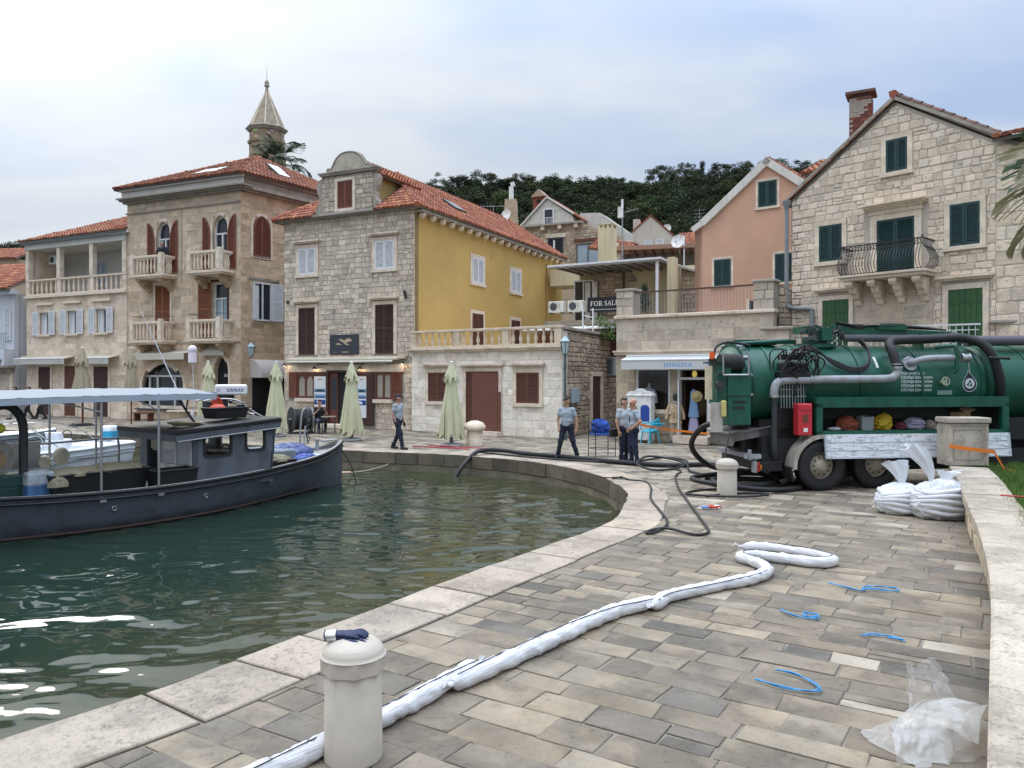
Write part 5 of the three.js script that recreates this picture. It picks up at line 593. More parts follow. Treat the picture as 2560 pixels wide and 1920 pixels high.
// ---- right stone house with green shutters and iron balcony
{
const t = thing('stone_house', 'gabled pale stone house with dark green shutters and bowed iron balcony behind the green lorry', 'house', [9.72, 0, 26.76], turnOf(0.651, -0.759)), W = 6.6, ap = [3.49, 11.02], eL = 8.55, poly = [[0, 0], [16, 0], [16, 9.1], [6.3, 9.15], ap, [0, eL]];
const ww = [[1.02, 6.26, 0.79, 1.21], [5.09, 6.27, 0.81, 1.24], [3.23, 8.83, 0.65, 1.02]], f = wall(t, poly, { m: M.mortarR, t: 0.5 });
const ex = [...ww.map(([x, y, w, h]) => grown(x, y, x + w, y + h, 0.15)), [2.55, 5.6, 4.45, 7.85], [1.0, 2.5, 2.2, 5.35], [4.86, 2.5, 6.15, 5.4], [2.25, 2.5, 4.62, 5.55]];
const S = { row: [0.2, 0.28], len: [0.22, 0.48], cut: 0.13, irr: 0.014, split: 0.05, gap: 0.026, bev: 0.016, proud: [0.008, 0.026], tones: wallTones.r, vary: 0.07, excl: ex };
stones(f, { ...S, seed: 121, box: [0, 2.8, 8.4, 11], clip: [[0, 0], [6.3, 0], [6.3, 9.05], [ap[0], ap[1] - 0.1], [0, eL - 0.1]], most: 300 }); stones(f, { ...S, seed: 122, box: [6.3, 2.8, 11, 9.0], len: [0.4, 0.9], row: [0.26, 0.4], most: 60 });
const g = { m: M.greenwood, fw: 0.15 }; for (const [x, y, w, h] of ww) shuttered(t, x, y, w, h, g);
{ const p = shuttered(t, 2.95, 5.6, 1.15, 1.76, { m: M.greenwood, door: 1, nosill: 1, fw: 0.2, proud: 0.07 }); mk('entablature', [bx(1.62, 0.14, 0.16, 0.57, 2.02, 0.04), bx(1.7, 0.07, 0.24, 0.57, 2.12, 0.08), bx(1.85, 0.06, 0.34, 0.57, 2.18, 0.12), bx(1.95, 0.05, 0.42, 0.57, 2.235, 0.16)], M.trim, p); }
shuttered(t, 1.14, 3.0, 0.9, 1.96, { m: M.greenplank, leafFn: (w, h) => plankLeaf(w, h, 3), fw: 0.14, nosill: 1, cornice: 0.16 }); shuttered(t, 5.05, 3.0, 0.92, 1.99, { m: M.greenplank, leafFn: (w, h) => plankLeaf(w, h, 3), fw: 0.16, nosill: 1, cornice: 0.14 });
const ash = mk('ashlar_panel', bx(2.34, 3, 0.04, 3.44, 4.05, 0.0), M.trim, t); stones(f, { seed: 123, box: [2.27, 2.8, 4.61, 5.5], row: [0.4, 0.5], len: [0.6, 1.1], gap: 0.006, bev: 0.006, proud: [0.022, 0.03], tones: [[0.6, 0.53, 0.45], [0.56, 0.49, 0.41]], name: 'ashlar_block' });
// balcony
const b = sub('balcony', t, 2.15, 5.62, 0), L = 2.5, D = 0.85; mk('slab', [rb(L + 0.16, 0.08, D + 0.1, 0.02, L / 2, -0.04, D / 2), rb(L + 0.04, 0.09, D, 0.02, L / 2, -0.125, D / 2 - 0.03)], M.trim, b);
for (const x of [0.22, 0.92, 1.58, 2.26]) mk('bracket', [ext([[0, 0], [0.74, 0], [0.78, -0.1], [0.68, -0.2], [0.5, -0.2], [0.46, -0.34], [0.34, -0.38], [0.28, -0.52], [0.16, -0.56], [0.1, -0.72], [0, -0.76]], 0.2, 0.02).rotateY(-Math.PI / 2).translate(x + 0.1, -0.18, 0), cy(0.1, 0.1, [x - 0.12, -0.27, 0.66], [x + 0.12, -0.27, 0.66], 12), cy(0.08, 0.08, [x - 0.11, -0.5, 0.36], [x + 0.11, -0.5, 0.36], 12)], M.trim, b);
const bow = (x, z, dx, dz) => tb([[x, 0, z], [x + dx * 0.14, 0.12, z + dz * 0.14], [x + dx * 0.2, 0.3, z + dz * 0.2], [x + dx * 0.12, 0.55, z + dz * 0.12], [x + dx * 0.0, 0.74, z + dz * 0.0], [x + dx * 0.05, 0.9, z + dz * 0.05]], 0.011, 14, 5);
for (let i = 0; i <= 26; i++) mk('bar', bow(0.04 + (L - 0.08) * i / 26, D, 0, 1), M.iron, b); for (let i = 0; i < 8; i++) { mk('bar', bow(0.04, D * (0.1 + i / 8 * 0.9), -1, 0), M.iron, b); mk('bar', bow(L - 0.04, D * (0.1 + i / 8 * 0.9), 1, 0), M.iron, b); }
mk('hand_rail', [bx(L, 0.035, 0.05, L / 2, 0.9, D + 0.04), bx(0.05, 0.035, D, 0, 0.9, D / 2), bx(0.05, 0.035, D, L, 0.9, D / 2), bx(L, 0.02, 0.03, L / 2, 0.02, D), bx(L, 0.02, 0.03, L / 2, 0.74, D), ...[0, 0.5, 1].map((k) => sph(0.035, L * k, 0.96, D + 0.04)), ...[...Array(18)].map((_, i) => new THREE.TorusGeometry(0.05, 0.009, 4, 10).translate(0.1 + i * 0.135, 0.82, D + 0.02))], M.iron, b);
// roof edge, chimney, pipe
mk('verge', [0, 1].map((k) => { const p = k ? [[3.49, 11.08], [6.45, 9.2]] : [[-0.1, 8.55], [3.49, 11.08]], dx = p[1][0] - p[0][0], dy = p[1][1] - p[0][1], l = Math.hypot(dx, dy), n = [-dy / l * 0.1, dx / l * 0.1]; return ext([p[0], p[1], [p[1][0] + n[0], p[1][1] + n[1]], [p[0][0] + n[0], p[0][1] + n[1]]], 0.62).translate(0, 0, -0.5); }), M.trimDark, t);
tileRoof(t, [[6.9, 8.95, 0.1], [6.9, 8.95, -9], [3.49, 11.2, -9], [3.49, 11.2, 0.1]], { seed: 124, most: 150, tones: [[0.16, 0.09, 0.075], [0.2, 0.1, 0.08], [0.13, 0.08, 0.07], [0.24, 0.12, 0.08]] }); tileRoof(t, [[-0.2, 8.4, -9], [-0.2, 8.4, 0.02], [3.49, 11.02, 0.02], [3.49, 11.02, -9]], { seed: 125, most: 60 }); ridge(t, [3.49, 11.22, 0.12], [3.49, 11.22, -9], 126);
tileRoof(t, [[6.3, 9.15, 0.3], [16, 9.15, 0.3], [16, 10.3, -4], [8.8, 10.3, -4]], { seed: 127, most: 120 });
wall(t, rect(0, 0, 9, 8.55), { name: 'side_wall', z: -9, ry: -Math.PI / 2, m: M.mortar }); wall(t, rect(0, 0, 9, 9), { name: 'side_wall', x: 16, ry: Math.PI / 2, m: M.mortar });
const ch = sub('chimney', t, 1.55, 9.2, -1.9, 0.35), br = [[0.24, 0.07, 0.05], [0.2, 0.06, 0.045], [0.28, 0.09, 0.06], [0.17, 0.055, 0.045]], r = rng(9); mk('stack_core', bx(0.68, 2.86, 0.58, 0, 1.43, 0), mat([0.3, 0.2, 0.16], { t: 'mott', s: 0.6 }), ch);
for (let y = 0; y < 35; y++) for (let q = 0; q < 4; q++) { const n = q % 2 ? 2 : 3, wd = (q % 2 ? 0.6 : 0.7), o = (y % 2) * 0.5; for (let i = -1; i < n; i++) { const a = Math.max(0, (i + o) / n), c = Math.min(1, (i + 1 + o) / n); if (c - a < 0.06) continue; const pale = fbm(0.1 + i * 0.08 + q * 0.3, y / 36, 6, 5, 2, 5) > 0.6; const m = tint(bx((c - a) * wd - 0.012, 0.07, 0.03, ((a + c) / 2 - 0.5) * wd, 0.04 + y * 0.081, (q % 2 ? 0.345 : 0.295)).rotateY(q * Math.PI / 2), pale ? [0.42, 0.36, 0.3] : jitTone(pick(br, r), r, 0.15)); (ch.userData.b ??= []).push(m); } }
{ const list = ch.userData.b; delete ch.userData.b; const m = mat([1, 1, 1], { vc: true, t: 'mott', s: 0.4 }); list.slice(-260).forEach((g2) => mk('brick', g2, m, ch)); mk('lower_brick', list.slice(0, -260), m, ch).userData.kind = 'stuff'; }
mk('chimney_cap', [bx(0.95, 0.09, 0.85, 0, 3.02, 0), bx(0.6, 0.12, 0.5, 0, 2.92, 0)], mat([0.16, 0.09, 0.07], { r: 0.9, t: 'mott', s: 0.5 }), ch);
mk('drainpipe', [cy(0.07, 0.07, [-0.14, 5.0, 0.08], [-0.14, 8.25, 0.08], 10), lathe([[0.07, -0.15], [0.09, 0], [0.16, 0.14], [0.16, 0.24]], 10, -0.14, 8.3, 0.08), tb([[-0.14, 5.05, 0.08], [-0.1, 4.85, 0.08], [0.3, 4.75, 0.1], [0.78, 4.7, 0.1], [0.8, 4.4, 0.1], [0.8, 2, 0.1]], 0.075)], M.gutter, t);
mk('roof_dormer', bx(1.6, 1.1, 2, 0.35, 9.4, -3.0), M.trim, t); tileRoof(t, [[-0.7, 9.9, -1.9], [1.3, 9.9, -1.9], [1.3, 10.6, -3.4], [-0.7, 10.6, -3.4]], { seed: 128, partName: 'dormer_roof', most: 40, tones: [[0.5, 0.24, 0.1], [0.4, 0.14, 0.07], [0.3, 0.1, 0.06]] });
}
// ---------------------------------------------------------------- houses, tower and palms further back
{
const t = thing('bell_tower', 'octagonal stone church bell tower with pointed spire rising behind the red roof', 'tower', [-27.07, 0, 85], 0.2), st = mat([0.33, 0.265, 0.19], { t: 'stone', s: 2.6, b: 'pits', bs: 0.02 }), oct = (r0, r1, y0, y1) => { const g = new THREE.CylinderGeometry(r1, r0, y1 - y0, 8); return g.translate(0, (y0 + y1) / 2, 0).toNonIndexed(); }, flat = (g) => { g.deleteAttribute('normal'); g.computeVertexNormals(); return g; };
mk('tower_body', flat(oct(2.3, 2.2, 0, 22.5)), st, t);
const bel = sub('belfry', t, 0, 22.5, 0); for (let i = 0; i < 8; i++) { const a = i * Math.PI / 4; mk('arcade_pier', bx(0.62, 3.6, 0.45, 0, 1.8, 1.76).rotateY(a), st, bel); const arc = ext([[-0.5, 0], [-0.5, 1.1], [0.5, 1.1], [0.5, 0], [0.36, 0], [0.3, 0.35], [0, 0.55], [-0.3, 0.35], [-0.36, 0]], 0.4).translate(0, 3.0, 1.45).rotateY(a + Math.PI / 8); mk('arch', arc, st, bel); }
mk('core', cy(0.5, 0.5, [0, 0, 0], [0, 4, 0], 8), M.mortarD, bel);
mk('frieze', [flat(oct(1.88, 1.88, 26.5, 28.0)), flat(oct(2.02, 2.08, 26.05, 26.3)), flat(oct(2.02, 2.08, 27.9, 28.2)), flat(oct(1.85, 1.85, 28.1, 29.3))], st, t); mk('cornice', [flat(oct(2.0, 2.3, 29.25, 29.55)), flat(oct(2.3, 2.2, 29.55, 29.7))], M.trimDark, t);
const r = rng(3); for (let i = 0; i < 8; i++) for (let k = 0; k < 3; k++) if (r() < 0.7) mk('stone', bx(0.35 + r() * 0.3, 0.28, 0.06, (r() - 0.5) * 0.9, 28.4 + k * 0.33, 1.73).rotateY(i * Math.PI / 4 + Math.PI / 8), mat([0.3 + r() * 0.3, 0.26 + r() * 0.22, 0.22 + r() * 0.14]), t);
mk('spire', [flat(oct(1.95, 0.2, 29.7, 33.7))], mat([0.34, 0.28, 0.21], { t: 'lichen', s: 2 }), t); mk('spire_rib', [...Array(8)].map((_, i) => { const a = i * Math.PI / 4, s = Math.sin(a), c = Math.cos(a); return cy(0.07, 0.05, [1.95 * s, 29.7, 1.95 * c], [0.2 * s, 33.7, 0.2 * c], 5); }), M.trim, t);
mk('finial', [lathe([[0.2, 0], [0.26, 0.1], [0.16, 0.2], [0.2, 0.34], [0.14, 0.5], [0.2, 0.7], [0.34, 0.76], [0.18, 0.84], [0.26, 1.0], [0.24, 1.2], [0.1, 1.4], [0.02, 1.5]], 10, 0, 33.65, 0), cy(0.03, 0.015, [0, 35, 0], [0, 36.6, 0], 5)], M.trimDark, t);
}
function fanFrond(r, len, n = 22, spread = 2.6, droop = 0.5) { // stalk along +x then a fan of narrow leaflets
const g = [], st = len * 0.45; g.push(tb([[0, 0, 0], [st * 0.5, 0.04, 0], [st, 0, 0]], 0.014, 6, 4)); const P = [];
for (let i = 0; i < n; i++) { const a = (i / (n - 1) - 0.5) * spread, L = len * (0.62 - 0.12 * Math.abs(a)), w = len * 0.026, ca = Math.cos(a), sa = Math.sin(a), pt = (f, s) => { const k = L * f; return [st + ca * k - sa * w * s * (1 - f), -droop * L * f * f * f * (0.6 + r() * 0.3) - Math.abs(sa) * 0.05 * f + 0.04 * L * f, sa * k + ca * w * s * (1 - f)]; }; let A = pt(0, 1), B = pt(0, -1); for (let q = 1; q <= 5; q++) { const s = q === 5 ? 0.02 : 1.3 - q * 0.18, C = pt(q / 5, s), D = pt(q / 5, -s); P.push(...A, ...C, ...B, ...B, ...C, ...D); A = C; B = D; } }
const b = new THREE.BufferGeometry(); b.setAttribute('position', new THREE.Float32BufferAttribute(P, 3)); b.computeVertexNormals(); g.push(b); return join(g);
}
function palm(label, pos, H, R, n, seed, tones, lo = -0.5, hi = 1.3, special = []) {
const t = thing('palm_tree', label, 'palm', pos), r = rng(seed), m = mat([1, 1, 1], { vc: true, r: 0.55 }); mk('trunk', [cy(0.2, 0.14, [0, 0, 0], [0, H, 0], 10), ...[...Array(26)].map((_, i) => cy(0.2 - i * 0.002, 0.17, [0, H * (0.3 + i / 26 * 0.7), 0], [0, H * (0.3 + i / 26 * 0.7) + 0.1, 0], 9))], mat([0.16, 0.115, 0.075], { t: 'wood', s: 0.4 }), t);
for (let i = 0; i < n; i++) { const sp = special[i], el = sp ? sp[1] : lerp(lo, hi, (i + r()) / n), az = sp ? sp[0] : i * 2.4 + r() * 0.5; const g = fanFrond(r, R * (0.85 + r() * 0.3), 24, 2.7, 0.4 + 0.5 * r()); g.rotateX((r() - 0.5) * 0.8).rotateZ(el).rotateY(az).translate(0, H, 0); mk('frond', tint(g, jitTone(pick(tones, r), r, 0.2)), m, t); }
return t;
}
palm('dark fan palm behind the red roof below the bell tower', [-17.6, 12, 58], 6.4, 2.1, 26, 5, [[0.035, 0.06, 0.028], [0.05, 0.08, 0.035], [0.03, 0.05, 0.025]], -0.6, 1.35);
palm('fan palm whose fronds hang into the view at the right edge', [9.0, 0.43, 11.2], 4.75, 1.5, 30, 8, [[0.05, 0.085, 0.03], [0.075, 0.11, 0.04], [0.16, 0.14, 0.06]], -0.75, 1.2, [[Math.PI + 0.25, -0.1], [Math.PI - 0.1, 0.35], [Math.PI + 0.1, -0.35], [Math.PI - 0.4, -0.2], [Math.PI, 0.75]]);

// stone house with white gable behind the yellow wall
{
const t = thing('stone_house', 'small old stone house with white boarded gable and brick chimney beyond the yellow house', 'house', [0.43, 0, 60], turnOf(4.74, -2.2) ), W = 5.3, sm2 = mat([0.5, 0.4, 0.29], { t: 'stone', s: 2.4, b: 'pits', bs: 0.02 });
const f = wall(t, [[-3, 0], [8.5, 0], [8.5, 12.6], [W, 13.9], [-3, 13.9]], { m: sm2 }); stones(f, { seed: 131, box: [-1, 9, 7.6, 13.7], row: [0.2, 0.34], len: [0.25, 0.7], cut: 0.1, gap: 0.03, irr: 0.02, proud: [0.01, 0.04], tones: wallTones.rubble, vary: 0.2, most: 140, excl: [[2.5, 11.5, 3.9, 13], [4.8, 10.5, 6.9, 12.7]], clip: [[-1, 0], [8.5, 0], [8.5, 12.5], [W, 13.8], [-1, 13.8]] });
mk('eaves_slab', bx(7, 0.14, 0.5, 1.9, 13.95, 0.12), M.trimDark, t); for (const x of [0.6, 2.2, 3.6, 4.9]) mk('corbel', bx(0.28, 0.3, 0.35, x, 13.72, 0.12), M.trim, t);
const wh = mat([0.66, 0.63, 0.56], { t: 'wood', s: [2, 1] }); mk('gable', ext([[0.1, 14.02], [4.6, 14.02], [4.4, 14.6], [2.35, 16.1], [0.4, 14.3]], 2.4).translate(0, 0, -2.8), wh, t); mk('gable_trim', [cy(0.08, 0.08, [0.1, 14.1, -0.3], [2.35, 16.18, -0.3], 6), cy(0.08, 0.08, [2.35, 16.18, -0.3], [4.55, 14.7, -0.3], 6)], wh, t);
mk('gable_roof', ext([[2.35, 16.16], [5.2, 14.2], [5.2, 14.34], [2.35, 16.3], [0, 14.1], [0, 13.96]], 3).translate(0, 0, -3.3), mat(clay[2], { t: 'tile', s: 0.5 }), t); mk('side_gable', ext([[4.4, 13.9], [8.2, 12.6], [8.2, 13.4], [6.2, 14.9], [4.6, 15.0]], 2).translate(0, 0, -3.6), wh, t);
const gw = sub('gable_window', t, 2.1, 14.1, -0.36); mk('pane', bx(0.75, 1.1, 0.04, 0.37, 0.55, 0), M.glass, gw); mk('frame', [bx(0.09, 1.2, 0.08, 0, 0.6, 0), bx(0.09, 1.2, 0.08, 0.75, 0.6, 0), bx(0.84, 0.09, 0.08, 0.37, 1.17, 0), ...[...Array(6)].map((_, i) => bx(0.025, 0.5, 0.03, 0.1 + i * 0.11, 0.25, 0.08)), bx(0.75, 0.03, 0.03, 0.37, 0.5, 0.08)], M.whitewood, gw);
const w1 = sub('window', t, 2.65, 11.75, 0.05); mk('pane', bx(1.1, 1.1, 0.03, 0.55, 0.55, 0), M.dark, w1); mk('frame', [bx(0.12, 1.1, 0.1, 0.0, 0.55, 0), bx(0.12, 1.1, 0.1, 1.1, 0.55, 0), bx(1.2, 0.1, 0.1, 0.55, 1.1, 0)], mat([0.02, 0.03, 0.045]), w1); mk('curtain', bx(0.14, 1.0, 0.03, 0.45, 0.5, 0.03), M.whitewood, w1); mk('surround', bx(1.6, 0.3, 0.1, 0.6, 1.35, 0), M.trim, w1);
const w2 = sub('window', t, 4.95, 10.75, 0.06); mk('pane', bx(1.75, 1.5, 0.03, 0.88, 0.75, 0), mat([0.3, 0.36, 0.4], { r: 0.12 }), w2); mk('frame', [bx(0.05, 1.6, 0.08, 0.88, 0.75, 0.02), bx(0.06, 1.6, 0.08, 0, 0.75, 0.02), bx(1.85, 0.06, 0.08, 0.88, 1.53, 0.02), bx(1.85, 0.06, 0.08, 0.88, 0, 0.02)], M.iron, w2); mk('lintel', bx(2.3, 0.16, 0.12, 0.9, 1.85, 0), M.brownwood, w2);
const ch = sub('chimney', t, 1.3, 14.6, -1.6); mk('stack', bx(1.0, 1.9, 0.9, 0, 0.9, 0), mat([0.27, 0.075, 0.045], { t: 'wood', s: [0.9, 0.25], b: 'pits', bs: 0.02 }), ch); mk('flue_opening', bx(0.34, 0.26, 0.02, 0, 1.55, 0.452), M.dark, ch); mk('hood', ext([[-0.65, 0], [0.65, 0], [0, 0.6]], 1.1).translate(0, 1.9, -0.55), mat([0.46, 0.33, 0.24], { t: 'tile', s: 0.5 }), ch);
const c2 = thing('stone_chimney', 'old rubble chimney with thin white cowl behind the orange roof ridge', 'chimney', [-0.1, 12.6, 56]); mk('stack', [flatBox(1.05, 0.8, 2.6)], sm2, c2); mk('cowl', [cy(0.18, 0.16, [0.05, 2.5, 0], [0.05, 3.6, 0], 8), bx(0.3, 0.34, 0.1, 0.15, 3.75, 0, 0, 0, 0.4)], M.whitepaint, c2);
const cs = rng(4); for (let y = 0.1; y < 2.5; y += 0.22) for (let x = -0.4; x < 0.4; x += 0.26) mk('stone', bx(0.22, 0.18, 0.06, (x + 0.1) * (1 - y * 0.09), y, 0.47 - y * 0.03), mat(jitTone(pick(wallTones.rubble, cs), cs, 0.2)), c2);
}
function flatBox(w, k, h) { const g = new THREE.CylinderGeometry(w * 0.707 * k, w * 0.707, h, 4, 1).rotateY(Math.PI / 4).translate(0, h / 2, 0).toNonIndexed(); g.deleteAttribute('normal'); g.computeVertexNormals(); return g; }
function dish(label, pos, ry, R, tilt = -0.4) { const t = thing('satellite_dish', label, 'satellite dish', pos, ry, null); const prof = [...Array(8)].map((_, i) => [R * i / 7, R * 0.24 * (i / 7) ** 2]); mk('reflector', lathe(prof, 24).rotateX(Math.PI / 2 + tilt), mat([0.72, 0.72, 0.71], { r: 0.5, t: 'grime', s: 1 }), t); mk('feed_arm', [cy(0.012, 0.012, [0, -R * 0.9, 0.1], [0, -R * 0.2, R * 0.95], 5), bx(0.07, 0.07, 0.1, 0, -R * 0.15, R)], M.galv, t); mk('bracket', cy(0.025, 0.025, [0, 0, -0.05], [0, -R * 1.7, -0.25], 6), M.galv, t); return t; }
dish('white satellite dish on the orange roof ridge in front of the rubble chimney', [-0.34, 12.85, 50], -0.75, 0.42, -0.25); dish('large white satellite dish left of the pink house above the pergola', [9.95, 10.45, 46], -0.6, 0.42, -0.25);
{
const t = thing('roof_aerial', 'thin aerial mast lying out level above the orange roof ridge', 'aerial', [-1.2, 12.4, 49.5]); mk('mast', cy(0.025, 0.025, [0, -0.8, 0], [0, 1.0, 0], 6), M.galv, t); mk('boom', [cy(0.018, 0.018, [-1.3, 0.9, 0], [0.9, 0.95, 0], 5), ...[...Array(6)].map((_, i) => cy(0.008, 0.008, [-1.2 + i * 0.2, 0.75, 0], [-1.2 + i * 0.2, 1.1, 0], 4))], M.galv, t);
const a = thing('aerial_mast', 'tall thin mast with white boxes and a side aerial above the pergola roof', 'mast', [6.45, 8.6, 45]); mk('mast', cy(0.05, 0.04, [0, 0, 0], [0, 3.6, 0], 8), M.galv, a); mk('box', rb(0.3, 0.62, 0.24, 0.03, -0.12, 3.35, 0.1), M.whitepaint, a); mk('antenna_panel', rb(0.12, 0.5, 0.1, 0.02, 0, 3.9, 0), M.whitewood, a); mk('side_aerial', [cy(0.015, 0.015, [0, 3.35, 0], [0.95, 3.6, 0], 5), ...[...Array(9)].map((_, i) => cy(0.007, 0.007, [0.25 + i * 0.08, 3.36 + i * 0.02, -0.08], [0.25 + i * 0.08, 3.48 + i * 0.02, 0.08], 4))], M.galv, a);
}
// cream terrace house with pergola
{
const t = thing('terrace_house', 'cream terrace house with long grey pergola roof and rubble pier behind the alley', 'house', [2.14, 0, 40.8], turnOf(4.97, -2.8)), cream = mat([0.63, 0.55, 0.36], { t: 'streak', s: 4 });
mk('pergola_roof', [bx(6.0, 0.1, 3.6, 2.85, 8.25, -1.75, 0.03), bx(6.1, 0.16, 0.1, 2.85, 8.17, 0.08), bx(0.1, 0.16, 3.6, 5.85, 8.2, -1.75)], mat([0.44, 0.43, 0.41], { t: 'wood', s: [1, 3] }), t); mk('edge_trim', [bx(6.15, 0.1, 0.05, 2.85, 8.22, 0.16), bx(0.05, 0.1, 3.6, 5.93, 8.24, -1.7)], M.whitewood, t);
for (let i = 0; i < 10; i++) mk('rafter', bx(0.07, 0.1, 3.4, 0.3 + i * 0.58, 8.12, -1.75), mat([0.3, 0.27, 0.24], { t: 'wood', s: 1 }), t);
mk('pillar', bx(0.13, 2.9, 0.13, 5.75, 6.7, -0.05), M.whitewood, t); mk('terrace_slab', [bx(6.6, 0.2, 4.5, 3, 5.2, -1.9), bx(6.6, 0.12, 0.2, 3, 5.08, 0.4)], M.trimDark, t); mk('back_wall', [bx(6.6, 3.1, 0.3, 3.4, 6.7, -3.4), bx(0.4, 3.2, 0.5, 6.35, 6.7, -0.6), bx(7, 5, 4, 3, 2.6, -2.4)], cream, t);
const p = wall(t, rect(1.45, 5.3, 2.85, 8.1), { name: 'rubble_pier', z: -2.8, t: 0.4, m: M.mortarD }); stones(p, { seed: 141, box: [1.45, 5.3, 2.85, 8.1], row: [0.14, 0.24], len: [0.18, 0.45], cut: 0.12, gap: 0.03, proud: [0.01, 0.04], tones: wallTones.rubble, vary: 0.2 });
const d = sub('sliding_door', t, 0.1, 5.4, -2.6); mk('frame', [0, 0.55, 1.1].map((x) => bx(0.07, 2.3, 0.08, x, 1.15, 0)).concat([bx(1.2, 0.07, 0.08, 0.55, 2.3, 0)]), M.whitewood, d); mk('pane', plane(1.1, 2.3, 0.55, 1.15, -0.02), M.glass, d); mk('curtain', [bx(0.3, 2.2, 0.03, 0.8, 1.1, 0.02), bx(0.25, 2.2, 0.03, 1.25, 1.1, 0.02)], M.whitepaint, d);
mk('lamp_shade', lathe([[0.02, 0.34], [0.12, 0.3], [0.27, 0.06], [0.28, 0], [0.26, 0]], 14, 4.0, 7.35, -1.2), mat([0.2, 0.16, 0.13]), t); mk('lamp_cord', cy(0.008, 0.008, [4.0, 7.7, -1.2], [4.0, 8.15, -1.2], 4), M.iron, t);
for (const [i, x] of [[0, 1.88], [1, 2.8]]) { const a = thing('air_conditioner', i ? 'right of two white air conditioner units beside the sale banner' : 'left of two white air conditioner units against the yellow house corner', 'air conditioner', [x + 0.37, 5.55, 38.2 - i * 0.4], turnOf(0.87, -0.49)); mk('casing', rb(0.84, 0.56, 0.32, 0.03, 0, 0.29, 0), mat([0.62, 0.6, 0.54], { r: 0.5, t: 'grime', s: 1 }), a); mk('fan_grille', [new THREE.CircleGeometry(0.2, 22).translate(-0.14, 0.3, 0.164)], M.iron, a); mk('fan_guard', [0.07, 0.13, 0.19].map((r) => new THREE.TorusGeometry(r, 0.006, 4, 20).translate(-0.14, 0.3, 0.17)), M.galv, a); mk('foot', [bx(0.06, 0.06, 0.36, -0.3, -0.01, 0), bx(0.06, 0.06, 0.36, 0.3, -0.01, 0)], M.iron, a); }
const b = thing('sale_banner', 'black banner with white FOR SALE lettering hung on the terrace edge', 'banner', [4.05, 5.48, 36.9], turnOf(0.87, -0.49)); const cloth = new THREE.PlaneGeometry(2.5, 0.72, 20, 6); { const q = cloth.attributes.position; for (let i = 0; i < q.count; i++) q.setZ(i, 0.03 * Math.sin(q.getX(i) * 5) + 0.02 * Math.sin(q.getY(i) * 9 + q.getX(i) * 3)); cloth.computeVertexNormals(); } mk('cloth', cloth.translate(0.78, 0.36, 0), canvasMat(1024, 296, (g, w, h) => { g.fillStyle = '#101218'; g.fillRect(0, 0, w, h); g.fillStyle = '#d2cfc8'; g.font = '128px serif'; g.fillText('FOR SALE', 60, 168, 820); g.fillStyle = '#8f8d88'; g.fillRect(60, 222, 44, 40); g.fillRect(130, 236, 700, 16); }), b, true); mk('rope', [cy(0.006, 0.006, [-0.46, 0.7, 0], [-0.46, 0.0, 0], 4)], M.iron, b);
const lo = thing('white_ladder', 'thin white metal ladder frame standing behind the rubble alley wall', 'ladder', [3.13, 3.6, 34], -0.5); mk('upright', [cy(0.035, 0.035, [0, 0, 0], [0, 1.95, 0], 6)], M.whitewood, lo); mk('upright', [cy(0.035, 0.035, [0.48, -0.2, 0], [0.48, 1.8, 0], 6)], M.whitewood, lo); for (const y of [0.55, 1.0, 1.45]) mk('rung', cy(0.018, 0.018, [0, y + 0.06, 0], [0.48, y - 0.06, 0], 5), M.whitewood, lo);
const un = thing('lower_terrace', 'shaded rusty tile wall and white edged canopy under the sale banner', 'canopy', [1.4, 3.4, 37.8], turnOf(0.87, -0.49)); mk('canopy_roof', [bx(4.6, 0.06, 1.6, 2.1, 1.28, 0.6, 0.12), bx(4.6, 0.05, 0.05, 2.1, 1.2, 1.42)], M.whitepaint, un); mk('rear_wall', bx(5, 1.8, 0.1, 2.2, 0.5, -0.2), mat([0.2, 0.085, 0.045], { t: 'tile', s: 0.6 }), un); mk('fringe', [...Array(30)].map((_, i) => bx(0.02, 0.2, 0.01, 0.1 + i * 0.15, 1.1, 1.42)), M.galv, un);
const sh = thing('shrub', 'bright green shrub behind the alley wall beside the shop building', 'shrub', [4.45, 3.7, 34.6]), rr = rng(6); mk('stem', [0, 1, 2].map((i) => tb([[0, 0, 0], [0.1 * i - 0.1, 0.5, 0.05], [0.25 * i - 0.25, 1.0, 0]], 0.02, 6, 5)), M.brownwood, sh); mk('foliage', [...Array(16)].map((_, i) => clumpGeo(900 + i, 60, 0.3, 0.07, 0.8).translate((rr() - 0.5) * 1.1, 0.4 + rr() * 0.85, (rr() - 0.5) * 0.8)), mat([0.075, 0.13, 0.025], { r: 0.7 }), sh);
const cp = thing('potted_conifer', 'small dark conifer behind the rusty terrace railing', 'plant', [5.75, 4.6, 33.4]); mk('stem', cy(0.03, 0.02, [0, 0, 0], [0, 1.6, 0], 5), M.brownwood, cp); mk('foliage', [...Array(14)].map((_, i) => clumpGeo(930 + i, 50, 0.12 + 0.2 * (1 - i / 14), 0.06, 0.9).translate(0, 0.75 + i * 0.075, 0)), mat([0.03, 0.055, 0.025], { r: 0.8 }), cp); mk('pot', lathe([[0.2, 0], [0.27, 0.45], [0.3, 0.45], [0.3, 0.5], [0.24, 0.5]], 14), mat(clay[0]), cp);
}
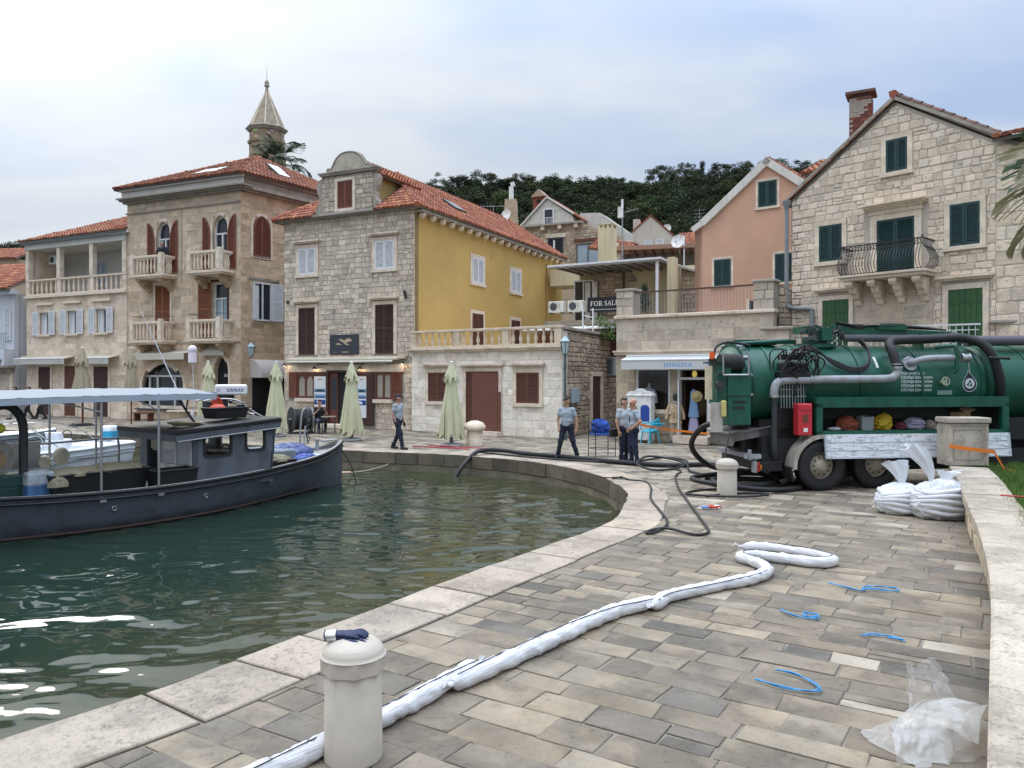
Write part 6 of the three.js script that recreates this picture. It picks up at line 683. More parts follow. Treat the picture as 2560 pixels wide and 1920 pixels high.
// other houses between the roofs
{
const c = thing('cream_chimney', 'broad cream chimney stack with notched top right of the stone house', 'chimney', [5.7, 8.2, 46], -0.4), cream = mat([0.64, 0.56, 0.36], { t: 'streak', s: 3 }); mk('stack', bx(0.92, 3.0, 0.8, 0, 1.5, 0), cream, c); mk('notched_top', [-0.38, -0.13, 0.13, 0.38].flatMap((x) => [bx(0.13, 0.2, 0.14, x, 3.1, 0.33), bx(0.13, 0.2, 0.14, x, 3.1, -0.33)]).concat([bx(0.96, 0.06, 0.84, 0, 3.24, 0)]), cream, c); mk('base_wall', bx(6, 1, 2, -0.5, 0.2, -0.6), cream, c);
const w = thing('covered_terrace', 'shaded covered terrace with flat tiled roof and white wall above the pergola', 'terrace', [7.0, 8.2, 49.5], -0.25); mk('roof_slab', [bx(5.6, 0.16, 3, 2.6, 2.35, -0.6), bx(5.6, 0.1, 0.1, 2.6, 2.2, 0.95)], mat([0.4, 0.24, 0.17], { t: 'tile', s: 0.6 }), w); for (let i = 0; i < 9; i++) mk('beam', bx(0.1, 0.12, 2.8, 0.3 + i * 0.58, 2.2, -0.6), M.brownwood, w); mk('rear_wall', bx(5.6, 2.4, 0.2, 2.6, 1.1, -2), mat([0.3, 0.29, 0.27], { t: 'mott', s: 2 }), w); mk('opening', bx(2.2, 1.2, 0.04, 2.6, 0.6, -1.88), M.dark, w); mk('white_wall', [bx(1.2, 3, 0.2, -0.7, 1.2, 0.4)], M.whitepaint, w); mk('pillar', cy(0.05, 0.05, [4.0, 0, 0.9], [4.0, 2.9, 0.9], 6), M.whitewood, w); mk('white_side', bx(2.0, 2.2, 0.2, 6.4, 0.6, 0.2), M.whitepaint, w); const rr = tileRoof(w, [[-2, 2.4, 0.8], [0.6, 2.0, 0.8], [0.9, 3.0, -2], [-1.8, 3.4, -2]], { seed: 150, most: 10 }); mk('roof_right', bx(3.4, 0.12, 2.4, 6.6, 2.0, 0, 0.1, 0, -0.35), mat(clay[2], { t: 'tile', s: 0.5 }), w);
const h = thing('beige_house', 'distant beige gabled house with small balcony below the wooded hill', 'house', [13.1, 10, 85], -0.35), bg = mat([0.57, 0.5, 0.42], { t: 'streak', s: 4 }); mk('wall', ext([[0, 0], [5.7, 0], [5.7, 6.6], [2.2, 9.85], [0, 8.1]], 6).translate(0, 0, -6), bg, h); mk('roof', ext([[2.2, 9.9], [5.9, 6.5], [5.9, 6.66], [2.2, 10.06], [-0.2, 8.1], [-0.2, 7.95]], 6.2).translate(0, 0, -6.1), mat(clay[2], { t: 'tile', s: 0.6 }), h); mk('chimney', bx(0.7, 1.6, 0.7, 0.5, 9.0, -1), bg, h); for (const x of [1.5, 2.8]) { const d = sub('balcony_door', h, x, 5.5, 0.02); mk('pane', bx(0.8, 1.7, 0.04, 0.4, 0.85, 0), mat([0.5, 0.5, 0.48], { r: 0.4 }), d); mk('frame', [bx(0.09, 1.8, 0.08, 0, 0.9, 0), bx(0.09, 1.8, 0.08, 0.8, 0.9, 0), bx(0.9, 0.09, 0.08, 0.4, 1.75, 0)], M.whitewood, d); } mk('balcony', [bx(3.2, 0.14, 1.0, 2.3, 5.3, 0.5), bx(3.2, 0.04, 0.04, 2.3, 6.3, 1.0), ...[...Array(22)].map((_, i) => bx(0.025, 1, 0.025, 0.75 + i * 0.148, 5.8, 1.0))], M.galv, h);
const q = thing('roof_cluster', 'low tiled house roof partly hidden between the covered terrace and pink house', 'house', [14.2, 8, 66], -0.4); mk('wall', bx(5, 5.5, 5, 2, 2.75, -2.5), bg, q); tileRoof(q, [[-0.4, 5.4, 0.4], [4.8, 5.4, 0.4], [4.8, 7.0, -2.6], [-0.4, 7.0, -2.6]], { seed: 151, most: 10 }); mk('aerial', [cy(0.03, 0.02, [1.6, 6.2, -1.5], [1.6, 9.0, -1.5], 5), ...[0, 1, 2, 3].map((i) => cy(0.012, 0.012, [1.1, 8.8 - i * 0.3, -1.5], [2.1, 8.8 - i * 0.3, -1.5], 4))], M.galv, q);
dish('tiny white satellite dish on the roof of the distant beige house', [17.0, 18.6, 84.4], -0.3, 0.45, -0.2);
const s = thing('stone_outhouse', 'rubble outhouse wall with sloping tile edge left of the pink house', 'outhouse', [8.75, 0, 39.8], turnOf(0.75, -0.66)); const sw = wall(s, [[0, 0], [3.2, 0], [3.2, 6.9], [0, 8.0]], { m: M.mortarD }); stones(sw, { seed: 152, box: [0, 5, 3.2, 8], row: [0.16, 0.28], len: [0.2, 0.5], cut: 0.1, gap: 0.03, proud: [0.01, 0.04], tones: wallTones.rubble, vary: 0.2, most: 60, clip: [[0, 0], [3.2, 0], [3.2, 6.85], [0, 7.95]] }); mk('roof_edge', bx(3.5, 0.12, 1.2, 1.6, 7.53, -0.3, 0, 0, -0.33), M.trimDark, s);
}
// ---------------------------------------------------------------- things on the quay
const limestone = mat([0.55, 0.49, 0.41], { t: 'mott', s: 0.9, b: 'mott', bz: 0.12, bs: 0.003, r: 0.9 });
function bollard(label, pos, H, R, seg) {
const t = thing('stone_bollard', label, 'bollard', pos, seg === 8 ? 0.25 : 0.1, null); const k = R / 0.19;
mk('shaft', lathe([[R * 0.985, 0], [R, 0.01], [R * 0.965, H * 0.735], [0, H * 0.735]], 40), limestone, t);
const ring = new THREE.CylinderGeometry(R * 1.13, R * 1.1, H * 0.13, seg, 1).translate(0, H * 0.79, 0).toNonIndexed(); ring.deleteAttribute('normal'); ring.computeVertexNormals(); mk('collar', ring, limestone, t);
const p = [[R * 1.13, H * 0.85]]; for (let i = 0; i <= 12; i++) { const a = i / 12 * Math.PI / 2; p.push([R * 1.06 * Math.cos(a), H * 0.862 + H * 0.138 * Math.sin(a)]); } mk('dome', lathe(p, 40), limestone, t); return t;
}
bollard('pale stone bollard in front with blue gloves lying on its dome', [-1.02, 0, 4.95], 0.78, 0.186, 8); bollard('stone bollard standing in front of the coiled black hoses', [4.4, 0, 15.75], 0.76, 0.2, 32);
{ const t = thing('stone_bollard', 'squat old stone bollard with wide cap beside the folded umbrella and brown door', 'bollard', [-1.3, 0, 26.9], 0.2); mk('shaft', lathe([[0.29, 0], [0.27, 0.55], [0, 0.55]], 10), M.trim, t); mk('cap', lathe([[0.28, 0.52], [0.38, 0.58], [0.38, 0.7], [0.3, 0.8], [0.12, 0.87], [0, 0.88]], 10), M.trim, t); }
// work gloves on the bollard
{
const navy = mat([0.012, 0.02, 0.075], { t: 'cloth', s: 0.2, b: 'pits', bz: 0.2, bs: 0.002, r: 0.6 }), cuff = mat([0.62, 0.62, 0.6], { t: 'cloth', s: 0.1 });
for (const [k, y, ry, lab] of [[0, 0.79, 0.12, 'upper navy blue work glove lying on the front bollard'], [1, 0.765, -0.06, 'lower navy blue work glove under the other one on the front bollard']]) {
const t = thing('work_glove', lab, 'glove', [-1.05 + k * 0.012, y, 4.95 - k * 0.012], ry), g = []; const s = (r, x, yy, z, sx, sy, sz) => g.push(sph(r, x, yy, z, sx, sy, sz, 12, 8));
s(0.05, 0.0, 0, 0, 1.3, 0.4, 1); s(0.045, -0.05, 0.002, 0, 1.2, 0.42, 1.0); for (let i = 0; i < 4; i++) { const z = -0.036 + i * 0.024; g.push(tb([[0.03, 0, z], [0.075, 0.004, z * 1.15], [0.118 - Math.abs(i - 1.5) * 0.008, -0.012, z * 1.2]], 0.0125, 8, 8)); s(0.0125, 0.118 - Math.abs(i - 1.5) * 0.008, -0.012, z * 1.2, 1, 1, 1); } g.push(tb([[-0.02, 0, 0.04], [0.03, 0, 0.062], [0.06, -0.008, 0.066]], 0.014, 8, 8)); s(0.014, 0.06, -0.008, 0.066, 1, 1, 1);
mk('hand', g, navy, t); const c = new THREE.CylinderGeometry(0.046, 0.05, 0.07, 18, 1, true).rotateZ(Math.PI / 2).scale(1, 0.42, 1).translate(-0.115, 0.004, 0); mk('cuff', c, cuff, t); mk('hem', new THREE.TorusGeometry(0.05, 0.004, 5, 18).rotateY(Math.PI / 2).scale(1, 0.42, 1).translate(-0.15, 0.004, 0), navy, t);
}
}
// oil boom: white padded sleeves laid end to end
{
const cloth = mat([0.66, 0.655, 0.66], { t: 'cloth', s: 0.35, b: 'mott', bz: 0.16, bs: 0.02, r: 0.95 });
function sleeve(label, pts, r0, seed) { const t = thing('oil_boom', label, 'oil boom', [pts[0][0], 0, pts[0][1]], 0, 'white absorbent boom sections laid across the paving'); delete t.userData.group; const r = rng(seed), o = pts[0], cv = new THREE.CatmullRomCurve3(pts.map(([x, d, y]) => V3(x - o[0], (y ?? 0) + r0 * 0.88, -(d - o[1])))), n = Math.max(30, Math.round(cv.getLength() / 0.035)), g = new THREE.TubeGeometry(cv, n, 1, 16); const q = g.attributes.position, c = V3(), fr = cv; for (let i = 0; i <= n; i++) { const u = i / n, p = cv.getPointAt(u), end = Math.min(1, Math.sqrt(Math.min(u, 1 - u) * cv.getLength() / 0.09)), R0 = r0 * (0.35 + 0.65 * end) * (1 + 0.34 * (fbm(u * 3 % 1, seed * 0.1 % 1, 9, 4, 3, seed) - 0.5)); for (let j = 0; j <= 16; j++) { const k = i * 17 + j; c.set(q.getX(k), q.getY(k), q.getZ(k)).sub(p); const wr = 1 + 0.34 * (fbm(u * cv.getLength() / 6 % 1, j % 16 / 16, 46, 6, 3, seed + 4) - 0.5) - 0.16 * sstep(0.6, 0.75, fbm(u * cv.getLength() / 6 % 1, j % 16 / 16, 90, 4, 2, seed + 6)) + 0.03 * Math.sin(u * cv.getLength() * 24 + j * 2.2); c.multiplyScalar(R0 * wr); c.y = Math.max(c.y, -r0 * 0.86); q.setXYZ(k, p.x + c.x, p.y + c.y, p.z + c.z); } } g.computeVertexNormals(); mk('sleeve', mergeVertices(g), cloth, t, true); for (const e of [0, 1]) { const p = cv.getPointAt(e), tg = cv.getTangentAt(e).multiplyScalar(e ? 1 : -1); mk('tied_end', [cy(r0 * 0.34, r0 * 0.2, p.toArray(), p.clone().addScaledVector(tg, 0.05).toArray(), 10), cy(r0 * 0.2, r0 * 0.42, p.clone().addScaledVector(tg, 0.05).toArray(), p.clone().addScaledVector(tg, 0.1).add(V3(0, 0.03, 0)).toArray(), 10)], cloth, t); } const cordP = [...Array(40)].map((_, i) => { const u = 0.01 + 0.98 * i / 39, p = cv.getPointAt(u), tg = cv.getTangentAt(u), s = V3(-tg.z, 0, tg.x).normalize(); const w = 0.35 + 0.5 * Math.sin(u * 5 + seed); return p.addScaledVector(s, r0 * 1.06 * Math.sin(w)).add(V3(0, r0 * 1.06 * Math.cos(w), 0)).toArray(); }); mk('cord', tb(cordP, 0.0045, 160, 5), mat([0.02, 0.025, 0.05]), t); return t; }
sleeve('near white oil boom section passing behind the front bollard', [[-1.85, 4.25], [-1.38, 4.78], [-1.0, 5.24], [-0.74, 5.62], [-0.5, 6.03], [-0.3, 6.36]], 0.07, 2);
sleeve('long middle white oil boom section across the dark paving', [[-0.46, 5.95], [-0.17, 6.3], [0.24, 6.8], [0.72, 7.41], [1.05, 7.8], [1.36, 8.03], [1.57, 8.18]], 0.075, 3);
sleeve('far white oil boom section ending in a curled loop', [[1.46, 7.99], [1.67, 8.31], [2.04, 8.57], [2.53, 8.88], [2.94, 9.16], [3.15, 9.48], [3.11, 9.87], [3.01, 10.13], [3.21, 10.25], [3.52, 10.06], [3.94, 9.82], [4.16, 9.96], [4.0, 10.32], [3.62, 10.64], [3.21, 10.74]], 0.07, 7);
}
// hoses
function hose(name, label, cat, pts, r, m = M.rubber, n = 14) { const t = solo(name, tb(pts.map(([x, d, y]) => [x, (y ?? 0) + r, -d]), r, pts.length * n, 9), m, label, cat); return t; }
hose('suction_hose', 'thick black suction hose running from the basin along the quay to the lorry', 'hose', [[-1.75, 22.9, -0.75], [-1.45, 23.15, -0.3], [-1.05, 23.6, 0.05], [-0.4, 24.0, 0.06], [0.4, 23.6, 0], [1.6, 22.6, 0], [3.0, 21.2, 0], [4.2, 20.5, 0], [5.2, 20.7, 0], [5.8, 20.2, 0], [5.3, 18.2, 0], [4.55, 17.4, 0.02], [4.6, 16.7, 0.02], [5.4, 16.5, 0.05], [6.0, 17.2, 0.08], [5.6, 18.2, 0.12], [4.8, 18.6, 0.2], [4.25, 18.2, 0.7], [4.35, 17.6, 1.2], [4.75, 17.0, 1.35], [5.1, 16.7, 1.3]], 0.065);
hose('suction_hose', 'second black hose lying in wide coils behind the middle bollard', 'hose', [[5.6, 16.2, 0.14], [6.1, 16.8, 0.14], [5.9, 17.6, 0.14], [4.9, 17.7, 0.14], [4.0, 17.1, 0.12], [4.3, 16.3, 0.1], [5.3, 16.0, 0.02], [6.2, 16.5, 0], [6.3, 17.3, 0], [5.4, 17.7, 0.02], [4.4, 17.5, 0.02]], 0.055);
hose('pressure_hose', 'thin black hose looping twice beside the worker in dungarees', 'hose', [[-1.0, 24.3, 0], [0.3, 23.0, 0], [1.7, 22.0, 0], [3.2, 21.4, 0.02], [4.2, 21.3, 0.15], [4.7, 20.7, 0.12], [4.3, 20.0, 0.02], [3.6, 19.6, 0.02], [3.3, 20.3, 0.1], [3.8, 21.2, 0.2], [4.6, 20.6, 0.1], [4.5, 19.4, 0.01], [4.9, 18.6, 0], [5.2, 18.0, 0.02]], 0.028);
hose('pressure_hose', 'thin black hose trailing down the paving into a narrow loop', 'hose', [[2.55, 18.1, 0.05], [2.75, 17.9, 0], [3.05, 17.6, 0], [3.0, 16.6, 0], [2.74, 15.2, 0], [2.66, 13.9, 0], [2.6, 12.9, 0], [2.42, 12.25, 0.01], [2.14, 11.86, 0], [2.1, 11.98, 0], [2.42, 12.1, 0.03], [2.78, 11.76, 0], [3.05, 11.95, 0], [3.16, 12.7, 0], [3.28, 13.8, 0], [3.42, 15.1, 0], [3.62, 16.8, 0], [3.95, 18.6, 0], [4.3, 19.6, 0], [4.1, 20.3, 0.02]], 0.022);
hose('pressure_hose', 'thin black hose in small rings in front of the middle bollard', 'hose', [[3.9, 15.5, 0], [4.8, 15.9, 0], [5.2, 15.6, 0.02], [4.7, 15.3, 0.02], [3.9, 15.4, 0.02], [3.6, 15.9, 0], [4.2, 16.4, 0], [5.1, 16.3, 0], [5.2, 15.7, 0]], 0.024);
solo('hose_nozzle', [cy(0.03, 0.03, [2.35, 0.04, -18.15], [2.62, 0.05, -18.1], 8), cy(0.018, 0.012, [2.15, 0.04, -18.2], [2.36, 0.04, -18.15], 8)], M.iron, 'dark metal hose nozzle lying on the pale quay edge', 'nozzle');
// litter: blue cable ties, gloves, tape
{
const blue = mat([0.03, 0.24, 0.5], { r: 0.4 }), ln = [[['upper blue plastic strap with a crossed loop', [[3.72, 9.05], [3.85, 8.82], [3.97, 8.72], [4.05, 8.86], [4.22, 8.9], [4.38, 8.8], [4.34, 8.7], [4.15, 8.76], [4.0, 8.8]]]], [['blue plastic strap curled by a pale slab left of the others', [[2.79, 8.02], [2.84, 7.84], [2.96, 7.72], [3.06, 7.74], [3.1, 7.86], [3.0, 7.9], [2.96, 7.8], [3.06, 7.76]]]], [['short nearly straight blue plastic strap', [[3.27, 7.22], [3.4, 7.24], [3.52, 7.2], [3.6, 7.08], [3.5, 7.16]]]], [['nearest blue plastic strap bent into a wide hook', [[1.95, 6.18], [2.1, 6.02], [2.28, 5.95], [2.38, 5.97], [2.38, 6.12], [2.3, 6.28], [2.18, 6.38]]]]];
ln.forEach(([[l, p]]) => solo('plastic_strap', [tb(p.map(([x, d], i) => [x, 0.012 + 0.012 * (i % 2), -d]), 0.0065, 60, 5), tb(p.map(([x, d], i) => [x + 0.015, 0.01 + 0.01 * ((i + 1) % 2), -d + 0.012]), 0.005, 60, 5)], blue, l + ' on the paving', 'strap'));
const gl = thing('red_glove', 'red and white work glove dropped on the paving beside the thin hose', 'glove', [3.66, 0.02, 14.15], 0.2); const rd = mat([0.55, 0.05, 0.03], { t: 'cloth', s: 0.2 }); mk('hand', [sph(0.06, 0, 0.02, 0, 1.4, 0.5, 1), ...[0, 1, 2, 3].map((i) => tb([[0.05, 0.02, -0.04 + i * 0.025], [0.12, 0.03, -0.045 + i * 0.032], [0.17, 0.015, -0.05 + i * 0.035]], 0.014, 8, 6)), tb([[0, 0.02, 0.05], [0.05, 0.02, 0.09], [0.08, 0.015, 0.1]], 0.014, 6, 6)], rd, gl); mk('white_palm', sph(0.05, 0.1, 0.03, 0.0, 1.5, 0.4, 0.8), M.whitewood, gl); mk('cuff', bx(0.12, 0.03, 0.1, -0.12, 0.015, 0), mat([0.1, 0.25, 0.55]), gl);
solo('fallen_pole', [cy(0.022, 0.022, [-3.4, 0.03, -26.4], [-1.4, 0.03, -25.3], 6), cy(0.022, 0.022, [-2.6, 0.03, -26.3], [-1.9, 0.03, -25.5], 6)].slice(0, 1), mat([0.4, 0.05, 0.06], { r: 0.5 }), 'long red pole lying on the paving behind the walking worker', 'pole'); solo('fallen_pole', [cy(0.02, 0.02, [-2.9, 0.035, -26.7], [-0.7, 0.035, -25.4], 6)], mat([0.4, 0.06, 0.07], { r: 0.5 }), 'red pole lying crossed beside the umbrella base on the paving', 'pole');
solo('red_pen', cy(0.012, 0.012, [7.55, 0.6, -11.9], [7.85, 0.6, -11.7], 7), mat([0.42, 0.02, 0.02], { r: 0.4 }), 'thin red stick lying on top of the low wall', 'stick');
const or = mat([0.75, 0.2, 0.02], { r: 0.4, side: THREE.DoubleSide }), tp = (P, w) => { const cv = new THREE.CatmullRomCurve3(P.map((p) => V3(...p))), n = 60, A = []; for (let i = 0; i < n; i++) { const a = cv.getPoint(i / n), b = cv.getPoint((i + 1) / n); A.push(a.x, a.y, a.z, b.x, b.y, b.z, b.x, b.y + w, b.z, a.x, a.y, a.z, b.x, b.y + w, b.z, a.x, a.y + w, a.z); } const g = new THREE.BufferGeometry(); g.setAttribute('position', new THREE.Float32BufferAttribute(A, 3)); g.computeVertexNormals(); return g; };
solo('barrier_tape', tp([[9.0, 0.96, -15.84], [9.2, 0.93, -15.82], [9.6, 0.88, -15.8], [9.93, 0.84, -15.82], [10.0, 0.82, -15.95], [10.12, 0.62, -15.95], [10.2, 0.46, -15.9], [10.35, 0.45, -15.8]], 0.075), or, 'orange barrier tape wrapped round the square pillar and trailing onto the grass', 'tape'); solo('barrier_tape', tp([[3.6, 1.0, -23.1], [4.6, 0.72, -25.4], [5.6, 0.5, -27.1], [6.6, 0.42, -26.6], [7.2, 0.44, -25.5], [7.6, 0.55, -24.5]], 0.07), or, 'orange barrier tape strung low in front of the shop', 'tape');
}
// plastic bags
function blob(name, label, cat, pos, m, seed, dims, n = 40, crumple = 0.5, tw = []) { const t = thing(name, label, cat, pos), g = new THREE.IcosahedronGeometry(1, 24), q = g.attributes.position; for (let i = 0; i < q.count; i++) { let x = q.getX(i), y = q.getY(i), z = q.getZ(i); const a = Math.atan2(z, x) / 6.2832 + 0.5, b = y * 0.5 + 0.5, f = 1 + crumple * 0.35 * (fbm(a % 1, b, 5, 4, 3, seed) - 0.5) - crumple * 0.16 * Math.abs(fbm(a % 1, b, 9, 6, 3, seed + 7) - 0.5) * 4 + crumple * 0.1 * (fbm(a % 1, b, 26, 14, 2, seed + 3) - 0.5); x *= f * dims[0]; y *= f * dims[1]; z *= f * dims[2]; y = Math.max(y, -dims[1] * 0.62); q.setXYZ(i, x, y + dims[1] * 0.62, z); } g.computeVertexNormals(); mk('bag', g, m, t); return t; }
{
const film = mat([0.8, 0.82, 0.85], { trans: 0.28, r: 0.28, ior: 1.4 }), cloth = mat([0.72, 0.73, 0.75], { r: 0.45, t: 'cloth', s: 0.5, b: 'mott', bz: 0.3, bs: 0.02 });
const A = blob('plastic_bag', 'left white plastic bag full of rolled boom beside the low wall', 'bag', [6.92, 0, 13.75], cloth, 3, [0.42, 0.34, 0.36], 40, 0.55), B = blob('plastic_bag', 'right larger white plastic bag full of rolled boom against the low wall', 'bag', [7.4, 0, 13.3], cloth, 9, [0.5, 0.42, 0.38], 40, 0.6);
const cone = (parent, x, y, z, h, w, lx, seed) => { const r = rng(seed), g = new THREE.CylinderGeometry(w, w * 0.18, h, 26, 12, true), q = g.attributes.position; for (let i = 0; i < q.count; i++) { const v = q.getY(i) / h + 0.5, a = Math.atan2(q.getZ(i), q.getX(i)), k = 1 + 0.35 * Math.sin(a * 5 + seed) * v + 0.2 * Math.sin(a * 9 + seed * 2) * v; q.setXYZ(i, q.getX(i) * k + lx * v * v, q.getY(i) + h / 2 + 0.1 * Math.sin(a * 2 + seed) * v * h, q.getZ(i) * k * 0.5); } g.computeVertexNormals(); mk('bag_neck', g.translate(x, y, z), film, parent); }; cone(A, 0.05, 0.48, 0, 0.42, 0.2, -0.12, 3); cone(B, -0.15, 0.6, 0, 0.62, 0.17, -0.32, 5); cone(B, 0.1, 0.6, 0, 0.2, 0.2, 0.08, 8);
for (const [P, n] of [[A, 5], [B, 5]]) for (let i = 0; i < n; i++) { const d = P === A ? [0.39, 0.34, 0.34] : [0.47, 0.42, 0.36], y = -0.3 + i * 0.2; mk('boom_fold', tb([...Array(20)].map((_, k) => { const a = k / 19 * Math.PI * 1.3 - 0.5, c = Math.sqrt(Math.max(0.05, 1 - y * y)); return [Math.cos(a) * d[0] * c * 0.98, (y + 0.62) * d[1] + 0.03 * Math.sin(k * 0.5 + i), Math.sin(a) * d[2] * c * 1.0]; }), 0.045, 40, 7), cloth, P); }
// clear crumpled bag near the camera: folded sheet film
const t = thing('clear_plastic_bag', 'crumpled empty clear plastic bag by the foot of the low wall in front', 'bag', [2.86, 0, 5.15], 0.2), _s = t.scale.setScalar(1.2), fl = mat([0.9, 0.89, 0.87], { trans: 0.8, r: 0.2, ior: 1.3 }); const sheet = (w, h, seed, f) => { const g = new THREE.PlaneGeometry(w, h, 70, 70), q = g.attributes.position; for (let i = 0; i < q.count; i++) { const u = q.getX(i) / w + 0.5, v = q.getY(i) / h + 0.5, n = fbm(u * 0.98, v * 0.98, 4, 4, 3, seed, 0.42), rdg = Math.abs(fbm(u * 0.98, v * 0.98, 6, 6, 2, seed + 9, 0.3) - 0.5); const p = f(u, v, n, rdg); q.setXYZ(i, p[0], Math.max(0.006, p[1]), p[2]); } g.computeVertexNormals(); return g; };
mk('bag_sheet', sheet(1, 1, 5, (u, v, n, k) => { const a = (u - 0.5) * 1.1, e = Math.sin(Math.PI * u) * Math.sin(Math.PI * v); return [a * 0.62 - 0.02 + (n - 0.5) * 0.1, e * (0.13 + 0.16 * n) + (0.5 - k) * 0.05 * e, (v - 0.5) * 0.44 + (n - 0.5) * 0.12]; }), fl, t); mk('bag_sheet', sheet(1, 1, 25, (u, v, n, k) => { const e = Math.sin(Math.PI * u) * v; return [(u - 0.5) * 0.4 * (1 - 0.55 * v) + 0.08 - v * 0.14 + (n - 0.5) * 0.08, v * 0.4 + (n - 0.5) * 0.12, -0.06 + (k - 0.2) * 0.4 * (1 - v) - 0.05 * v]; }), fl, t); mk('bag_sheet', sheet(1, 1, 45, (u, v, n, k) => [(u - 0.5) * 0.34 - 0.2 * v - 0.08, Math.sin(Math.PI * v) * 0.12 + 0.1 * n * (1 - v), (v - 0.3) * 0.3 + (n - 0.5) * 0.14]), fl, t); mk('bag_sheet', sheet(1, 1, 65, (u, v, n, k) => [0.18 + (u - 0.5) * 0.3, 0.05 + v * 0.2 * Math.sin(Math.PI * u) + 0.06 * n, (v - 0.5) * 0.4 + (n - 0.5) * 0.16]), fl, t);
blob('plastic_bag', 'edge of a pale plastic bag on the grass at the right edge', 'bag', [7.2, 0.43, 10.45], cloth, 21, [0.22, 0.2, 0.2]);
}
// folded parasols
function parasol(label, [X, D], H, col, seed, o = {}) {
const t = thing('folded_parasol', label, 'parasol', [X, 0, D], seed, null), r = rng(seed), cl = mat(col, { t: 'cloth', s: 0.5, r: 0.95, trans: 0 });
mk('base', o.plate ? [rb(0.9, 0.06, 0.9, 0.02, 0, 0.03, 0), rb(0.7, 0.06, 0.7, 0.02, 0, 0.09, 0)] : [lathe([[0, 0], [0.4, 0], [0.4, 0.05], [0.34, 0.09], [0.08, 0.12], [0.06, 0.3], [0, 0.3]], 24)], o.plate ? M.iron : M.galv, t); mk('pole', cy(0.028, 0.028, [0, 0.05, 0], [0, H - 0.1, 0], 10), o.plate ? M.brownwood : M.whitepaint, t);
const lo = o.lo ?? 0.42, fold = (y0, y1, r0, r1, n, amp, ph, flare) => { const S = 84, T2 = 26, P = [], I = []; for (let j = 0; j <= T2; j++) for (let i = 0; i <= S; i++) { const v = j / T2, a = i / S * 6.2832, y = lerp(y0, y1, v), f = Math.cos(a * n / 1 + ph) * 0.5 + 0.35 * Math.cos(a * n * 2.3 + ph * 3) * v, R0 = lerp(r0, r1, Math.pow(v, flare)) * (1 + amp * v * f + 0.3 * (fbm(i / S, v, 7, 3, 3, seed) - 0.5)); const sw = 0.12 * v * Math.sin(seed); P.push(Math.cos(a + sw) * R0, y + v * v * 0.11 * (Math.cos(a * n + ph + 2) + 0.6 * Math.cos(a * 3 + seed)), Math.sin(a + sw) * R0); if (i < S && j < T2) { const k = j * (S + 1) + i; I.push(k, k + S + 1, k + 1, k + 1, k + S + 1, k + S + 2); } } const g = new THREE.BufferGeometry(); g.setAttribute('position', new THREE.Float32BufferAttribute(P, 3)); g.setIndex(I); g.computeVertexNormals(); return g; };
mk('canopy', fold(H - 0.12, H * lo, 0.07, o.w ?? 0.42, 8, 0.34, seed, 0.85), cl, t); mk('top_flap', fold(H - 0.03, H * 0.78, 0.045, o.fw ?? 0.25, 8, 0.3, seed + 1, 0.9), cl, t); mk('finial', sph(0.06, 0, H - 0.01, 0, 1, 0.7, 1), M.whitewood, t); if (o.strap !== false) mk('strap', new THREE.TorusGeometry(0.2, 0.018, 6, 24).rotateX(Math.PI / 2).translate(0, H * 0.6, 0), cl, t); return t;
}
const limeCanvas = [0.56, 0.55, 0.36], tanCanvas = [0.4, 0.34, 0.235];
parasol('folded pale green parasol in front of the restaurant door', [-6.05, 29.0], 2.95, limeCanvas, 1, { lo: 0.1, w: 0.42, strap: false }); parasol('folded pale green parasol in front of the brown door of the white building', [-2.1, 26.7], 2.92, limeCanvas, 4, { lo: 0.12, w: 0.42, strap: false }); parasol('folded pale green parasol just right of the grey wheelhouse', [-9.5, 31.0], 3.0, limeCanvas, 6, { lo: 0.1, w: 0.42, strap: false }); parasol('folded pale green parasol behind the wheelhouse roof, in front of the pointed doorway', [-12.95, 32.8], 3.05, limeCanvas, 9, { lo: 0.12, w: 0.46 });
parasol('folded tan parasol with dark plate base in front of the big arched window', [-17.9, 36.2], 3.75, tanCanvas, 12, { plate: 1, lo: 0.36, w: 0.36, fw: 0.26 }); parasol('leftmost folded tan parasol, tied in the middle, before the loggia house', [-21.0, 37.6], 3.8, tanCanvas, 15, { plate: 1, lo: 0.38, w: 0.42, fw: 0.3 });
